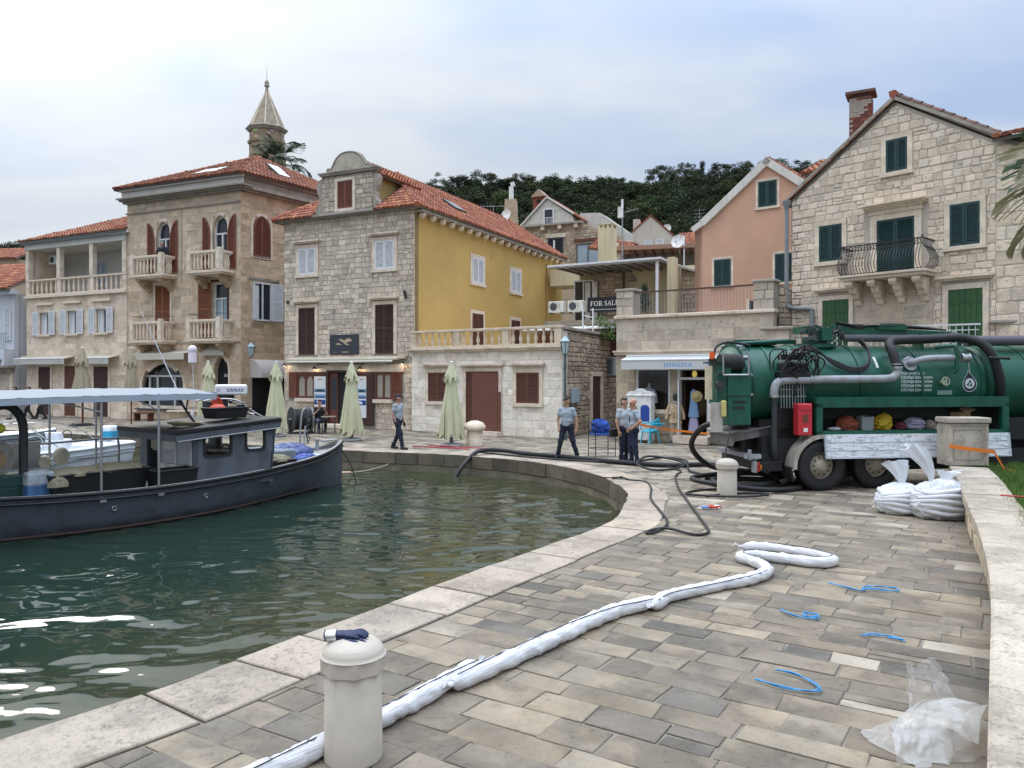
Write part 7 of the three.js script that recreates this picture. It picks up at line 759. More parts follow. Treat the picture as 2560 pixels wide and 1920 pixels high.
// chairs, stand, mannequins, mirror
{
const t = thing('bar_chair', 'tall thin black framed bar chair with bright blue seat and cloth', 'chair', [2.72, 0, 23.3], 0.35), fr = M.iron; const c = [[-0.33, 0.24], [0.33, 0.24], [-0.33, -0.24], [0.33, -0.24]]; c.forEach(([x, z]) => mk('leg', cy(0.014, 0.014, [x, 0, z], [x, 1.02, z], 6), fr, t)); mk('arm_rail', [cy(0.014, 0.014, [-0.33, 1.02, 0.24], [-0.33, 1.02, -0.24], 6), cy(0.014, 0.014, [0.33, 1.02, 0.24], [0.33, 1.02, -0.24], 6), cy(0.014, 0.014, [-0.33, 1.02, -0.24], [0.33, 1.02, -0.24], 6), cy(0.012, 0.012, [-0.33, 0.25, 0.24], [0.33, 0.25, 0.24], 6), cy(0.012, 0.012, [-0.33, 0.25, -0.24], [0.33, 0.25, -0.24], 6), cy(0.012, 0.012, [-0.33, 0.25, -0.24], [-0.33, 0.25, 0.24], 6)], fr, t); mk('seat', rb(0.62, 0.07, 0.46, 0.02, 0, 0.68, 0), mat([0.03, 0.09, 0.33], { t: 'cloth', s: 0.3 }), t); mk('back_panel', rb(0.6, 0.3, 0.02, 0.01, 0.05, 0.85, -0.25), mat([0.3, 0.27, 0.2], { trans: 0.3 }), t);
const cl = blob('blue_cloth', 'crumpled bright blue cloth lying over the bar chair arm', 'cloth', [2.66, 0.72, 23.3], mat([0.025, 0.08, 0.36], { t: 'cloth', s: 0.2 }), 5, [0.3, 0.26, 0.2], 30, 1.1);
const b = thing('plastic_chair', 'light blue plastic armchair tipped over by the shop wall', 'chair', [4.95, 0.02, 27.6], 0.6), bl = mat([0.04, 0.4, 0.55], { r: 0.45 }); mk('seat', rb(0.46, 0.04, 0.44, 0.015, 0, 0.46, 0, 0, 0, 0.2), bl, b); mk('backrest', rb(0.44, 0.5, 0.04, 0.015, 0.28, 0.62, 0, 0, 0.2, -1.1), bl, b); [[-0.2, 0.18], [0.2, 0.18], [-0.2, -0.18], [0.2, -0.18]].forEach(([x, z]) => mk('leg', cy(0.028, 0.02, [x * 0.9, 0.46, z], [x * 1.3, 0, z * 1.2], 8), bl, b)); mk('armrest', [tb([[-0.22, 0.46, 0.22], [-0.22, 0.66, 0.24], [0.1, 0.7, 0.24], [0.5, 0.68, 0.22]], 0.025, 16, 7)], bl, b); mk('armrest', [tb([[-0.22, 0.46, -0.22], [-0.22, 0.66, -0.24], [0.1, 0.72, -0.24], [0.5, 0.7, -0.22]], 0.025, 16, 7)], bl, b);
const k = thing('display_cabinet', 'small white roadside shrine shaped cabinet with blue panels by the shop window', 'cabinet', [4.75, 0, 28.35], turnOf(0.829, -0.559)), bl2 = mat([0.02, 0.06, 0.3], { r: 0.4 }); mk('body', [rb(0.95, 1.62, 0.35, 0.015, 0, 0.9, 0), rb(1.04, 0.07, 0.42, 0.02, 0, 1.72, 0)], M.whitepaint, k); mk('pediment', ext([[-0.5, 0], [0.5, 0], [0.42, 0.1], [0.18, 0.13], [0.1, 0.2], [0, 0.22], [-0.1, 0.2], [-0.18, 0.13], [-0.42, 0.1]], 0.34, 0.01).translate(0, 1.75, -0.17), M.whitepaint, k); for (const x of [-0.24, 0.24]) mk('door_panel', ext([[-0.17, 0], [0.17, 0], [0.17, 0.5], [0.1, 0.58], [0, 0.6], [-0.1, 0.58], [-0.17, 0.5]], 0.02).translate(x, 0.78, 0.17), x > 0 ? bl2 : mat([0.3, 0.22, 0.12]), k); mk('foot', [bx(0.1, 0.12, 0.3, -0.38, 0.05, 0), bx(0.1, 0.12, 0.3, 0.38, 0.05, 0)], M.whitepaint, k);
const dress = (t2, m, sc, y0) => { const P = [[0.05, 1.5], [0.07, 1.44], [0.17, 1.4], [0.2, 1.2], [0.17, 1.0], [0.22, 0.75], [0.3, 0.3], [0.32, 0.12]]; const g = lathe(P.map(([a, b]) => [a, b]), 48).scale(1, 1, 0.6), q = g.attributes.position; for (let i = 0; i < q.count; i++) { const a = Math.atan2(q.getZ(i), q.getX(i)), v = clamp((1.2 - q.getY(i)) / 1.1); const f = 1 + 0.13 * v * Math.sin(a * 11); q.setX(i, q.getX(i) * f); q.setZ(i, q.getZ(i) * f); } g.computeVertexNormals(); mk('dress', g.translate(0, y0, 0), m, t2); for (const s of [-1, 1]) mk('sleeve', tb([[s * 0.16, 1.38 + y0, 0], [s * 0.25, 1.15 + y0, 0.03], [s * 0.28, 0.85 + y0, 0.06]], 0.06, 10, 9), m, t2); };
const m1 = thing('shop_mannequin', 'mannequin in a long white dress standing in the shop window', 'mannequin', [5.25, 0.55, 29.45], -0.3); dress(m1, mat([0.62, 0.65, 0.72], { t: 'cloth', s: 0.2 }), 1, 0); mk('neck', [cy(0.05, 0.05, [0, 1.45, 0], [0, 1.6, 0], 10)], M.whitewood, m1); mk('stand', cy(0.02, 0.02, [0, 0.6, 0], [0, 0, 0]), M.iron, m1);
const m2 = thing('shop_mannequin', 'dark headed mannequin in patterned beige tunic and trousers outside the shop', 'mannequin', [5.95, 0, 28.1], -0.2), pat = canvasMat(256, 256, (g, w, h) => { g.fillStyle = '#bfa582'; g.fillRect(0, 0, w, h); const r = rng(4); for (let i = 0; i < 90; i++) { g.fillStyle = pick(['#5d4a44', '#d8c7ab', '#a8623c', '#7f7a80', '#e2d3bb'], r); g.beginPath(); g.ellipse(r() * w, r() * h, 4 + r() * 13, 3 + r() * 8, r() * 3, 0, 7); g.fill(); } }); pat.map.wrapS = pat.map.wrapT = THREE.RepeatWrapping; pat.map.repeat.set(2, 2);
mk('tunic', lathe([[0.08, 1.48], [0.17, 1.42], [0.21, 1.2], [0.19, 1.0], [0.24, 0.8], [0.27, 0.72]], 26).scale(1, 1, 0.62), pat, m2, true); for (const s of [-1, 1]) { mk('sleeve', tb([[s * 0.18, 1.38, 0], [s * 0.28, 1.12, 0.05], [s * 0.31, 0.85, 0.1]], 0.065, 12, 9), pat, m2, true); mk('trouser_leg', cy(0.12, 0.1, [s * 0.09, 0.8, 0], [s * 0.1, 0.08, 0], 12), mat([0.5, 0.41, 0.31], { t: 'cloth', s: 0.3 }), m2); } mk('head', [sph(0.1, 0, 1.68, 0, 0.85, 1.15, 1), cy(0.045, 0.05, [0, 1.58, 0], [0, 1.45, 0], 10)], mat([0.03, 0.05, 0.035], { r: 0.3 }), m2); mk('stand', [cy(0.2, 0.2, [0, 0, 0], [0, 0.02, 0], 20)], mat([0.03, 0.25, 0.4]), m2); mk('necklace', new THREE.TorusGeometry(0.09, 0.015, 6, 20).rotateX(1.2).translate(0, 1.47, 0.03), M.whitewood, m2);
const g = thing('garment_rail', 'blue and lilac garments with straw hat hanging beside the shop door', 'garments', [6.55, 0, 27.75], -0.4); mk('blue_dress', lathe([[0.04, 1.95], [0.12, 1.85], [0.13, 1.5], [0.2, 0.95]], 14).scale(1, 1, 0.5), mat([0.2, 0.34, 0.55], { t: 'cloth', s: 0.2 }), g); mk('lilac_skirt', lathe([[0.12, 1.0], [0.16, 0.8], [0.2, 0.45]], 14).scale(1, 1, 0.5), mat([0.4, 0.36, 0.55], { t: 'cloth', s: 0.2 }), g); mk('straw_hat', [lathe([[0, 0.09], [0.08, 0.08], [0.1, 0], [0.2, -0.02]], 18).rotateX(Math.PI / 2).translate(0.12, 1.7, 0.1)], mat([0.5, 0.4, 0.2], { t: 'cloth', s: 0.1 }), g); mk('rail', [cy(0.015, 0.015, [0, 0, 0], [0, 2.0, 0], 6)], M.iron, g);
const mr = thing('standing_mirror', 'dark framed mirror leaning outside the shop door', 'mirror', [7.35, 0.28, 26.95], -0.35); mk('frame', [bx(0.08, 1.5, 0.05, -0.3, 0.76, 0), bx(0.08, 1.5, 0.05, 0.3, 0.76, 0), bx(0.52, 0.08, 0.05, 0, 1.47, 0), bx(0.52, 0.08, 0.05, 0, 0.05, 0)], M.iron, mr); mk('mirror_glass', bx(0.54, 1.36, 0.02, 0, 0.76, 0), mat([0.6, 0.63, 0.66], { m: 1, r: 0.08 }), mr); mk('white_panel', bx(0.1, 1.55, 0.06, -0.42, 0.77, -0.05), M.whitepaint, mr);
}
// street lanterns
function lantern(t, y, m = mat([0.05, 0.11, 0.11], { r: 0.45 })) { const g = sub('lantern', t, 0, y, 0); const fr = (r0, r1, h, yy) => { const c = new THREE.CylinderGeometry(r1, r0, h, 6, 1, true).translate(0, yy, 0).toNonIndexed(); c.deleteAttribute('normal'); c.computeVertexNormals(); return c; }; mk('glass', fr(0.1, 0.19, 0.46, 0.25), mat([0.42, 0.5, 0.52], { r: 0.2 }), g); mk('frame', [...[...Array(6)].map((_, i) => { const a = i * Math.PI / 3, s = Math.sin(a), c = Math.cos(a); return cy(0.012, 0.012, [0.1 * s, 0.02, 0.1 * c], [0.195 * s, 0.48, 0.195 * c], 5); }), cy(0.11, 0.11, [0, 0, 0], [0, 0.03, 0], 6), cy(0.215, 0.215, [0, 0.47, 0], [0, 0.5, 0], 6)], m, g); mk('hood', [fr(0.21, 0.1, 0.13, 0.56), fr(0.1, 0.03, 0.08, 0.66), sph(0.03, 0, 0.73, 0)], mat([0.35, 0.48, 0.5], { r: 0.35 }), g); return g; }
{ const t = thing('street_lamp', 'green lantern on a thin pole at the corner of the white terrace building', 'lamp', [2.02, 0, 29.3]), m = mat([0.05, 0.09, 0.09], { r: 0.5 }); mk('pole', [lathe([[0.08, 0], [0.08, 0.3], [0.05, 0.4], [0.04, 2.6], [0.06, 2.7], [0.04, 3.25], [0, 3.25]], 12)], m, t); lantern(t, 3.25);
const w = thing('wall_lantern', 'green wall lantern on the corner of the gothic stone house', 'lamp', [-13.35, 3.42, 39.4]); lantern(w, 0); mk('arm', [cy(0.018, 0.018, [0, -0.02, 0], [-0.3, -0.1, -0.55], 6), cy(0.018, 0.018, [0, 0.0, 0], [-0.3, 0.4, -0.55], 6)], M.iron, w);
const z = thing('wall_lantern', 'green wall lantern cut by the left edge on the white house', 'lamp', [-30.6, 2.9, 45.8]); lantern(z, 0); mk('arm', cy(0.018, 0.018, [0, 0.05, 0], [-0.4, 0.05, -0.7], 6), M.iron, z); }
// pots and bare standard trees before the gothic house
{ const pot = (x, d, s, lab, shrub) => { const t = thing('planter', lab, 'planter', [x, 0, d]); mk('pot', lathe([[0.32 * s, 0], [0.4 * s, 0.1], [0.5 * s, 0.6 * s], [0.56 * s, 0.6 * s], [0.56 * s, 0.68 * s], [0.46 * s, 0.68 * s], [0.4 * s, 0.5 * s]], 22), mat([0.56, 0.44, 0.32], { t: 'mott', s: 1 }), t); mk('soil', cy(0.44 * s, 0.44 * s, [0, 0.55 * s, 0], [0, 0.6 * s, 0], 18), M.dark, t); return t; }; pot(-14.9, 37.2, 1.15, 'larger stone planter bowl left of the green parasol by the pointed door'); pot(-16.3, 37.8, 1.1, 'squat stone planter bowl under the big arched window');
const tree = (x, d, lab, seed) => { const t = thing('standard_shrub', lab, 'shrub', [x, 0, d]), r = rng(seed); mk('stem', cy(0.035, 0.03, [0, 0, 0], [0, 1.35, 0], 8), M.brownwood, t); mk('twigs', [...Array(70)].map(() => { const a = r() * 6.28, e = 0.2 + r() * 1.2, l = 0.4 + r() * 0.25; return cy(0.008, 0.003, [0, 1.25 + r() * 0.15, 0], [Math.cos(a) * Math.cos(e) * l, 1.3 + Math.sin(e) * l, Math.sin(a) * Math.cos(e) * l], 4); }), mat([0.3, 0.22, 0.13]), t); mk('dry_leaves', [...Array(6)].map((_, i) => clumpGeo(700 + i + seed, 50, 0.22, 0.035).translate((r() - 0.5) * 0.5, 1.6 + (r() - 0.5) * 0.4, (r() - 0.5) * 0.5)), mat([0.36, 0.27, 0.15]), t); }; tree(-18.6, 37.6, 'bare round headed shrub on a thin stem beside the arched window', 3); tree(-22.4, 40.2, 'dry round headed shrub on a thin stem before the middle brown door', 5);
const b = thing('cable_drum', 'large dark cable drum standing beside the seated person at the restaurant', 'drum', [-8.95, 0, 32.6], 0.6); mk('flange', [cy(0.52, 0.52, [-0.42, 0.6, 0], [-0.37, 0.6, 0], 30)], M.iron, b); mk('flange', [cy(0.52, 0.52, [0.37, 0.6, 0], [0.42, 0.6, 0], 30)], M.galv, b); mk('cable', [...Array(8)].map((_, i) => new THREE.TorusGeometry(0.4, 0.05, 8, 30).rotateY(Math.PI / 2).translate(-0.32 + i * 0.092, 0.6, 0)), M.rubber, b); mk('axle', cy(0.05, 0.05, [-0.5, 0.6, 0], [0.5, 0.6, 0]), M.galv, b); mk('stand', [bx(0.08, 0.6, 0.08, -0.48, 0.3, 0), bx(0.08, 0.6, 0.08, 0.48, 0.3, 0), bx(1.0, 0.06, 0.5, 0, 0.03, 0)], M.iron, b);
const ch = thing('cafe_chair', 'woven cafe chair under the seated person by the posters', 'chair', [-8.2, 0, 32.9], 0.2); mk('seat', rb(0.5, 0.06, 0.48, 0.02, 0, 0.45, 0), mat([0.2, 0.15, 0.1], { t: 'cloth', s: 0.2 }), ch); mk('backrest', rb(0.5, 0.45, 0.05, 0.02, 0, 0.72, -0.24), mat([0.2, 0.15, 0.1], { t: 'cloth', s: 0.2 }), ch); [[-0.22, 0.2], [0.22, 0.2], [-0.22, -0.22], [0.22, -0.22]].forEach(([x, z]) => mk('leg', cy(0.018, 0.018, [x, 0, z], [x, 0.45, z], 6), M.iron, ch)); const ta = thing('cafe_table', 'low square cafe table beside the seated person by the posters', 'table', [-7.7, 0, 32.3], 0.2); mk('table_top', rb(0.6, 0.04, 0.6, 0.01, 0, 0.72, 0), mat([0.2, 0.17, 0.13]), ta); [[-0.26, 0.26], [0.26, 0.26], [-0.26, -0.26], [0.26, -0.26]].forEach(([x, z]) => mk('leg', cy(0.018, 0.018, [x, 0, z], [x, 0.72, z], 6), M.iron, ta));
const ben = thing('bench', 'low dark wooden bench against the loggia house wall', 'bench', [-19.9, 0, 41.6], -0.42); mk('seat', bx(1.3, 0.06, 0.4, 0, 0.42, 0), M.brownwood, ben); [-0.5, 0.5].forEach((x) => mk('leg', bx(0.08, 0.42, 0.36, x, 0.21, 0), M.brownwood, ben)); }
// ---------------------------------------------------------------- suction tank lorry
{
const t = thing('tank_lorry', 'large green suction tank lorry with open side locker and boom on top', 'lorry', [6.6, 0, 16.3], 0.139), green = mat([0.005, 0.084, 0.05], { r: 0.46, t: 'grime', s: 1.3, b: 'mott', bz: 0.8, bs: 0.004 }), dgreen = mat([0.004, 0.075, 0.046], { r: 0.4, t: 'grime', s: 1.3 }), zc = -1.25, yc = 2.25, R = 0.88;
const cylX = (r0, r1, x0, x1, seg = 48, z = zc, y = yc) => cy(r0, r1, [x0, y, z], [x1, y, z], seg);
mk('tank', [cylX(R, R, -1.46, 4.12), ...[-0.95, -0.2, 1.1, 2.55, 4.02].map((x) => cylX(R + 0.022, R + 0.022, x - 0.03, x + 0.03))], green, t);
const dish = [...Array(9)].map((_, i) => { const a = i / 8 * Math.PI / 2; return [R * 0.98 * Math.cos(a), 0.34 * Math.sin(a)]; }).reverse(); mk('rear_door', lathe(dish, 40).rotateZ(Math.PI / 2).translate(-1.5, yc, zc), green, t); mk('door_ring', [cylX(R + 0.06, R + 0.06, -1.54, -1.44), cylX(R + 0.05, R + 0.05, -1.42, -1.38)], dgreen, t);
mk('door_clamp', [...Array(14)].map((_, i) => { const a = i / 14 * 6.283; return bx(0.12, 0.07, 0.05).rotateX(-a).translate(-1.5, yc + Math.cos(a) * (R + 0.07), zc + Math.sin(a) * (R + 0.07)); }), M.galv, t);
mk('hinge_beam', [bx(0.9, 0.12, 0.3, -1.0, yc + R + 0.06, zc + 0.1), cy(0.05, 0.05, [-1.45, yc + R + 0.02, zc + 0.3], [-0.3, yc + R + 0.1, zc + 0.3], 10), bx(1.0, 0.1, 0.2, -0.4, yc + R + 0.09, zc - 0.2)], dgreen, t);
mk('front_tank', [cylX(R + 0.02, R + 0.02, 4.3, 6.7), cylX(0.62, R, 4.12, 4.3), cylX(R + 0.04, R + 0.04, 5.2, 5.26)], green, t);
// chassis and underbody
mk('chassis', [bx(9.2, 0.26, 0.1, 3.2, 0.92, -0.85), bx(9.2, 0.26, 0.1, 3.2, 0.92, -1.7), bx(2.6, 0.5, 1.2, 3.4, 0.75, -1.2), bx(0.9, 0.5, 1.8, -0.75, 0.85, -1.25), bx(0.5, 0.22, 2.0, -1.05, 0.52, -1.25), bx(8, 0.5, 1.6, 2.8, 1.25, -1.3), bx(3.2, 0.42, 0.9, 3.7, 0.6, -0.75), bx(0.5, 0.7, 1.6, 0.68, 0.55, -1.3), bx(2.8, 0.7, 0.08, 0.6, 0.66, -2.0)], M.black, t); const ur = rng(12); mk('underbody_pipes', [...Array(26)].map(() => tb([[-1.3 + ur() * 0.7, 0.45 + ur() * 0.7, -0.3 - ur() * 1.2], [-1.1 + ur() * 0.5, 0.4 + ur() * 0.6, -0.3 - ur()], [-0.9 + ur() * 0.4, 0.5 + ur() * 0.6, -0.25 - ur()]], 0.012 + ur() * 0.025, 8, 5)), M.iron, t);
// wheels
const tyreP = [[0.3, -0.15], [0.42, -0.165], [0.5, -0.15], [0.525, -0.11], [0.53, 0], [0.525, 0.11], [0.5, 0.15], [0.42, 0.165], [0.3, 0.15]], hubM = mat([0.42, 0.36, 0.27], { r: 0.5, t: 'mott', s: 0.3 });
const wheel = (x, z, out) => { const w = sub('wheel', t, x, 0.53, z); const tg = lathe(tyreP, 44).rotateX(Math.PI / 2), tread = [...Array(44)].map((_, i) => bx(0.05, 0.018, 0.26).translate(0, 0.527, 0).rotateZ(i / 44 * 6.283)); mk('tyre', [tg, ...tread], M.rubber, w); mk('rim', lathe([[0.3, 0.14], [0.29, 0.05], [0.24, 0.02], [0.22, 0.09], [0.13, 0.1], [0.12, 0.15], [0.05, 0.165], [0, 0.165]], 36).rotateX(out * Math.PI / 2), hubM, w); mk('rim_ring', lathe([[0.31, 0.12], [0.315, 0.155], [0.29, 0.15], [0.285, 0.06]], 36).rotateX(out * Math.PI / 2), M.black, w); for (let i = 0; i < 10; i++) { const a = i / 10 * 6.283; mk('wheel_nut', cy(0.02, 0.017, [Math.cos(a) * 0.185, Math.sin(a) * 0.185, out * 0.08], [Math.cos(a) * 0.185, Math.sin(a) * 0.185, out * 0.125], 6), M.iron, w); } };
for (const x of [0, 1.36, 5.9]) { wheel(x, x === 1.36 ? -0.34 : -0.19, 1); wheel(x, -2.3, -1); }
mk('mudguard', [ext((() => { const a = [], b = []; for (let i = 0; i <= 16; i++) { const q = Math.PI * (1.02 - 0.62 * i / 16); a.push([Math.cos(q) * 0.68, 0.51 + Math.sin(q) * 0.68]); b.push([Math.cos(q) * 0.645, 0.51 + Math.sin(q) * 0.645]); } return [...a, ...b.reverse()]; })(), 0.42).translate(0, 0, -0.42), ext((() => { const a = [], b = []; for (let i = 0; i <= 16; i++) { const q = Math.PI * (1.02 - 0.62 * i / 16); a.push([Math.cos(q) * 0.69, 0.51 + Math.sin(q) * 0.69]); b.push([Math.cos(q) * 0.61, 0.51 + Math.sin(q) * 0.61]); } return [...a, ...b.reverse()]; })(), 0.03)], mat([0.4, 0.37, 0.32], { t: 'grime', s: 0.5, r: 0.5 }), t); mk('mudflap', [bx(0.04, 0.3, 0.4, -0.68, 0.36, -0.24, 0, 0, 0.2)], M.rubber, t);
// side locker
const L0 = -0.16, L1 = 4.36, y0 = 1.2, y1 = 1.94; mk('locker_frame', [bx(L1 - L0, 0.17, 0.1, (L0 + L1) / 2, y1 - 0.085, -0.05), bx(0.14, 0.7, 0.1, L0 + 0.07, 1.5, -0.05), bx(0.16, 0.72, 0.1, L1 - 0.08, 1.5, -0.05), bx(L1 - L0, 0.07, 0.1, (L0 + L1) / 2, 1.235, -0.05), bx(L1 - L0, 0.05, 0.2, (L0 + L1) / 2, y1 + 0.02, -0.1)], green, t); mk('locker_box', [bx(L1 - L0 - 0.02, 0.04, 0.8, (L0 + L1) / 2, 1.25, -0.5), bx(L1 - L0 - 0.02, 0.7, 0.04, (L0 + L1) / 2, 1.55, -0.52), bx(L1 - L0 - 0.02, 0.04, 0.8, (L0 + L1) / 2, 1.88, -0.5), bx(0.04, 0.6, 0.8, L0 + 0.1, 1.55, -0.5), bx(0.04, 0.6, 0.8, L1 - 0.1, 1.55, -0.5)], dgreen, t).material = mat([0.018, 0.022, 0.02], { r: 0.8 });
const fl = mk('locker_flap', [bx(4.32, 0.5, 0.035, 2.16, -0.25, 0)], mat([0.72, 0.74, 0.77], { t: 'scuff', s: [1.6, 0.9], r: 0.5 }), t); fl.position.set(0.0, 1.2, 0.03); fl.rotation.x = -0.12; const fr = mk('flap_rib', [...[0.17, 0.34].map((q) => bx(4.3, 0.012, 0.008, 2.16, -q, 0.02)), bx(4.34, 0.03, 0.05, 2.16, -0.5, 0), bx(0.04, 0.5, 0.045, 0.01, -0.25, 0.003), bx(0.04, 0.5, 0.045, 4.31, -0.25, 0.003)], mat([0.5, 0.53, 0.56], { t: 'scuff', s: [1, 0.5], r: 0.5 }), t); fr.position.copy(fl.position); fr.rotation.copy(fl.rotation);
mk('fire_box', [rb(0.32, 0.68, 0.24, 0.03, -0.42, 1.52, -0.1), rb(0.28, 0.12, 0.02, 0.01, -0.42, 1.78, 0.025)], mat([0.5, 0.03, 0.04], { r: 0.35 }), t); mk('fire_box_window', [cy(0.06, 0.06, [-0.42, 1.6, 0.015], [-0.42, 1.6, 0.03], 16), bx(0.12, 0.16, 0.012, -0.42, 1.54, 0.024)].slice(1), mat([0.14, 0.05, 0.035], { r: 0.2 }), t); mk('fire_box_label', bx(0.09, 0.08, 0.012, -0.42, 1.3, 0.024), M.whitepaint, t);
// grey suction pipe and hoses
const pz = -0.22; mk('suction_pipe', [tb([[-1.0, 2.0, pz], [-1.0, 2.12, pz], [-0.95, 2.27, pz], [-0.8, 2.34, pz], [-0.3, 2.36, pz], [0.8, 2.37, pz], [1.55, 2.38, pz], [1.76, 2.42, pz], [1.85, 2.54, pz], [1.85, 2.62, pz]], 0.088, 70, 14)], M.pipe, t); mk('pipe_joint', [cy(0.11, 0.11, [-1.0, 1.98, pz], [-1.0, 2.03, pz], 16), cy(0.11, 0.11, [1.85, 2.6, pz], [1.85, 2.65, pz], 16), cy(0.105, 0.105, [1.83, 2.68, pz], [1.83, 2.71, pz], 16)], M.steel, t); mk('lower_pipe', [tb([[-1.0, 1.98, pz], [-1.0, 1.4, pz], [-1.0, 0.9, pz], [-0.95, 0.68, pz - 0.1]], 0.065, 20, 10), cy(0.085, 0.085, [-1.0, 1.9, pz], [-1.0, 1.97, pz], 14)], M.iron, t);
mk('upper_hose', tb([[1.84, 2.64, pz], [1.8, 2.95, pz - 0.1], [1.8, 3.1, pz - 0.2], [1.9, 3.2, pz - 0.3], [2.2, 3.24, pz - 0.35], [2.9, 3.27, pz - 0.35], [3.4, 3.3, pz - 0.3], [3.7, 3.28, pz - 0.25], [3.95, 3.16, pz - 0.1], [4.12, 2.9, pz], [4.24, 2.6, pz + 0.02], [4.34, 2.25, pz], [4.4, 1.95, pz - 0.1], [4.42, 1.6, pz - 0.2]], 0.1, 150, 14), M.rubber, t); mk('hose_bracket', [cy(0.03, 0.03, [3.98, 2.84, pz + 0.13], [4.42, 2.83, pz + 0.13], 8), sph(0.04, 3.98, 2.84, pz + 0.13), sph(0.04, 4.42, 2.83, pz + 0.13)], M.black, t);
mk('top_pipe', [cy(0.09, 0.09, [1.0, 3.3, zc + 0.3], [3.7, 3.3, zc + 0.35], 14), cy(0.12, 0.12, [3.9, 3.24, zc + 0.5], [6.6, 3.27, zc + 0.5], 14)], mat([0.09, 0.085, 0.1], { r: 0.6 }), t);
// short outlet pipe with flange and valve
mk('outlet_pipe', [tb([[2.28, 2.72, -0.4], [2.3, 2.74, -0.3], [2.42, 2.8, -0.24], [2.7, 2.83, -0.23], [3.15, 2.84, -0.24], [3.3, 2.84, -0.26]], 0.07, 30, 12)], M.pipe, t); mk('flange', [cy(0.16, 0.16, [2.28, 2.7, -0.47], [2.28, 2.72, -0.4], 20), ...[...Array(8)].map((_, i) => cy(0.015, 0.015, [2.28 + 0.125 * Math.cos(i * 0.785), 2.72 + 0.125 * Math.sin(i * 0.785), -0.42], [2.28 + 0.125 * Math.cos(i * 0.785), 2.72 + 0.125 * Math.sin(i * 0.785), -0.36], 6))], M.steel, t); mk('pipe_bracket', tb([[2.95, 3.08, -0.5], [3.15, 3.1, -0.3], [3.24, 3.05, -0.2], [3.24, 2.6, -0.2], [3.2, 2.5, -0.25]], 0.045, 30, 9), green, t); mk('valve', [cy(0.11, 0.11, [3.38, 2.84, -0.26], [3.42, 2.84, -0.26], 16), cy(0.09, 0.09, [3.42, 2.84, -0.26], [3.56, 2.84, -0.28], 14), cy(0.11, 0.11, [3.56, 2.84, -0.28], [3.6, 2.84, -0.28], 16), cy(0.012, 0.012, [3.5, 2.74, -0.16], [3.52, 2.5, -0.14], 6)], M.steel, t); mk('tap', [cy(0.05, 0.05, [3.02, 2.3, -0.42], [3.02, 2.3, -0.28], 10), new THREE.TorusGeometry(0.09, 0.015, 6, 20).translate(3.05, 2.32, -0.28), bx(0.03, 0.16, 0.03, 3.05, 2.32, -0.27)], mat([0.35, 0.38, 0.28], { r: 0.5 }), t);
// lettering on the tank
const patch = (x0, x1, ya, yb, m, name) => { const P = [], U = [], I = [], n = 8, rr = R + 0.008; for (let j = 0; j <= n; j++) for (const i of [0, 1]) { const y = lerp(ya, yb, j / n), z = zc + Math.sqrt(Math.max(0.01, rr * rr - (y - yc) ** 2)); P.push(i ? x1 : x0, y, z); U.push(i, j / n); if (j < n && !i) { const k = j * 2; I.push(k, k + 1, k + 3, k, k + 3, k + 2); } } const g = new THREE.BufferGeometry(); g.setAttribute('position', new THREE.Float32BufferAttribute(P, 3)); g.setAttribute('uv', new THREE.Float32BufferAttribute(U, 2)); g.setIndex(I); g.computeVertexNormals(); mk(name, g, m, t, true); };
const decal = (w, h, f) => { const m = canvasMat(w, h, f, { r: 0.5 }); m.transparent = true; m.alphaTest = 0.5; return m; };
patch(2.02, 2.82, 2.08, 2.55, decal(900, 520, (g, w, h) => { g.clearRect(0, 0, w, h); g.fillStyle = '#c9cfcc'; g.font = 'bold 82px sans-serif'; ['SKUPLJANJE ULJA', 'ČIŠĆENJE MASTOLOVA', 'ČIŠĆENJE SEPARATORA', 'ČIŠĆENJE SPREMNIKA', 'ČIŠĆENJE CJEVOVODA'].forEach((s, i) => g.fillText(s, 10, 86 + i * 102, i ? 870 : 690)); }), 'lettering');
patch(3.5, 3.9, 2.08, 2.6, decal(400, 520, (g, w, h) => { g.clearRect(0, 0, w, h); const drop = (k) => { g.beginPath(); g.moveTo(200, 20 + k * 1.8); g.bezierCurveTo(220, 120, 375 - k, 230, 375 - k, 340); g.arc(200, 340, 175 - k, 0, Math.PI); g.bezierCurveTo(25 + k, 230, 180, 120, 200, 20 + k * 1.8); g.fill(); }; g.fillStyle = '#c4c8cc'; drop(0); g.fillStyle = '#0b0d14'; drop(16); g.fillStyle = '#c4c8cc'; g.beginPath(); g.arc(200, 330, 118, 0, 7); g.fill(); g.strokeStyle = '#0b0d14'; g.lineWidth = 20; for (let i = 0; i < 3; i++) { g.save(); g.translate(200, 335); g.rotate(i * 2.094); g.beginPath(); g.moveTo(-52, 32); g.lineTo(0, -66); g.stroke(); g.beginPath(); g.moveTo(-30, -40); g.lineTo(22, -84); g.lineTo(38, -28); g.fillStyle = '#0b0d14'; g.fill(); g.restore(); } }), 'drop_emblem');
patch(2.92, 3.28, 2.02, 2.12, mat([0.25, 0.36, 0.32], { r: 0.6 }), 'worn_sticker'); patch(1.5, 1.56, 2.62, 2.86, M.whitepaint, 'white_mark');
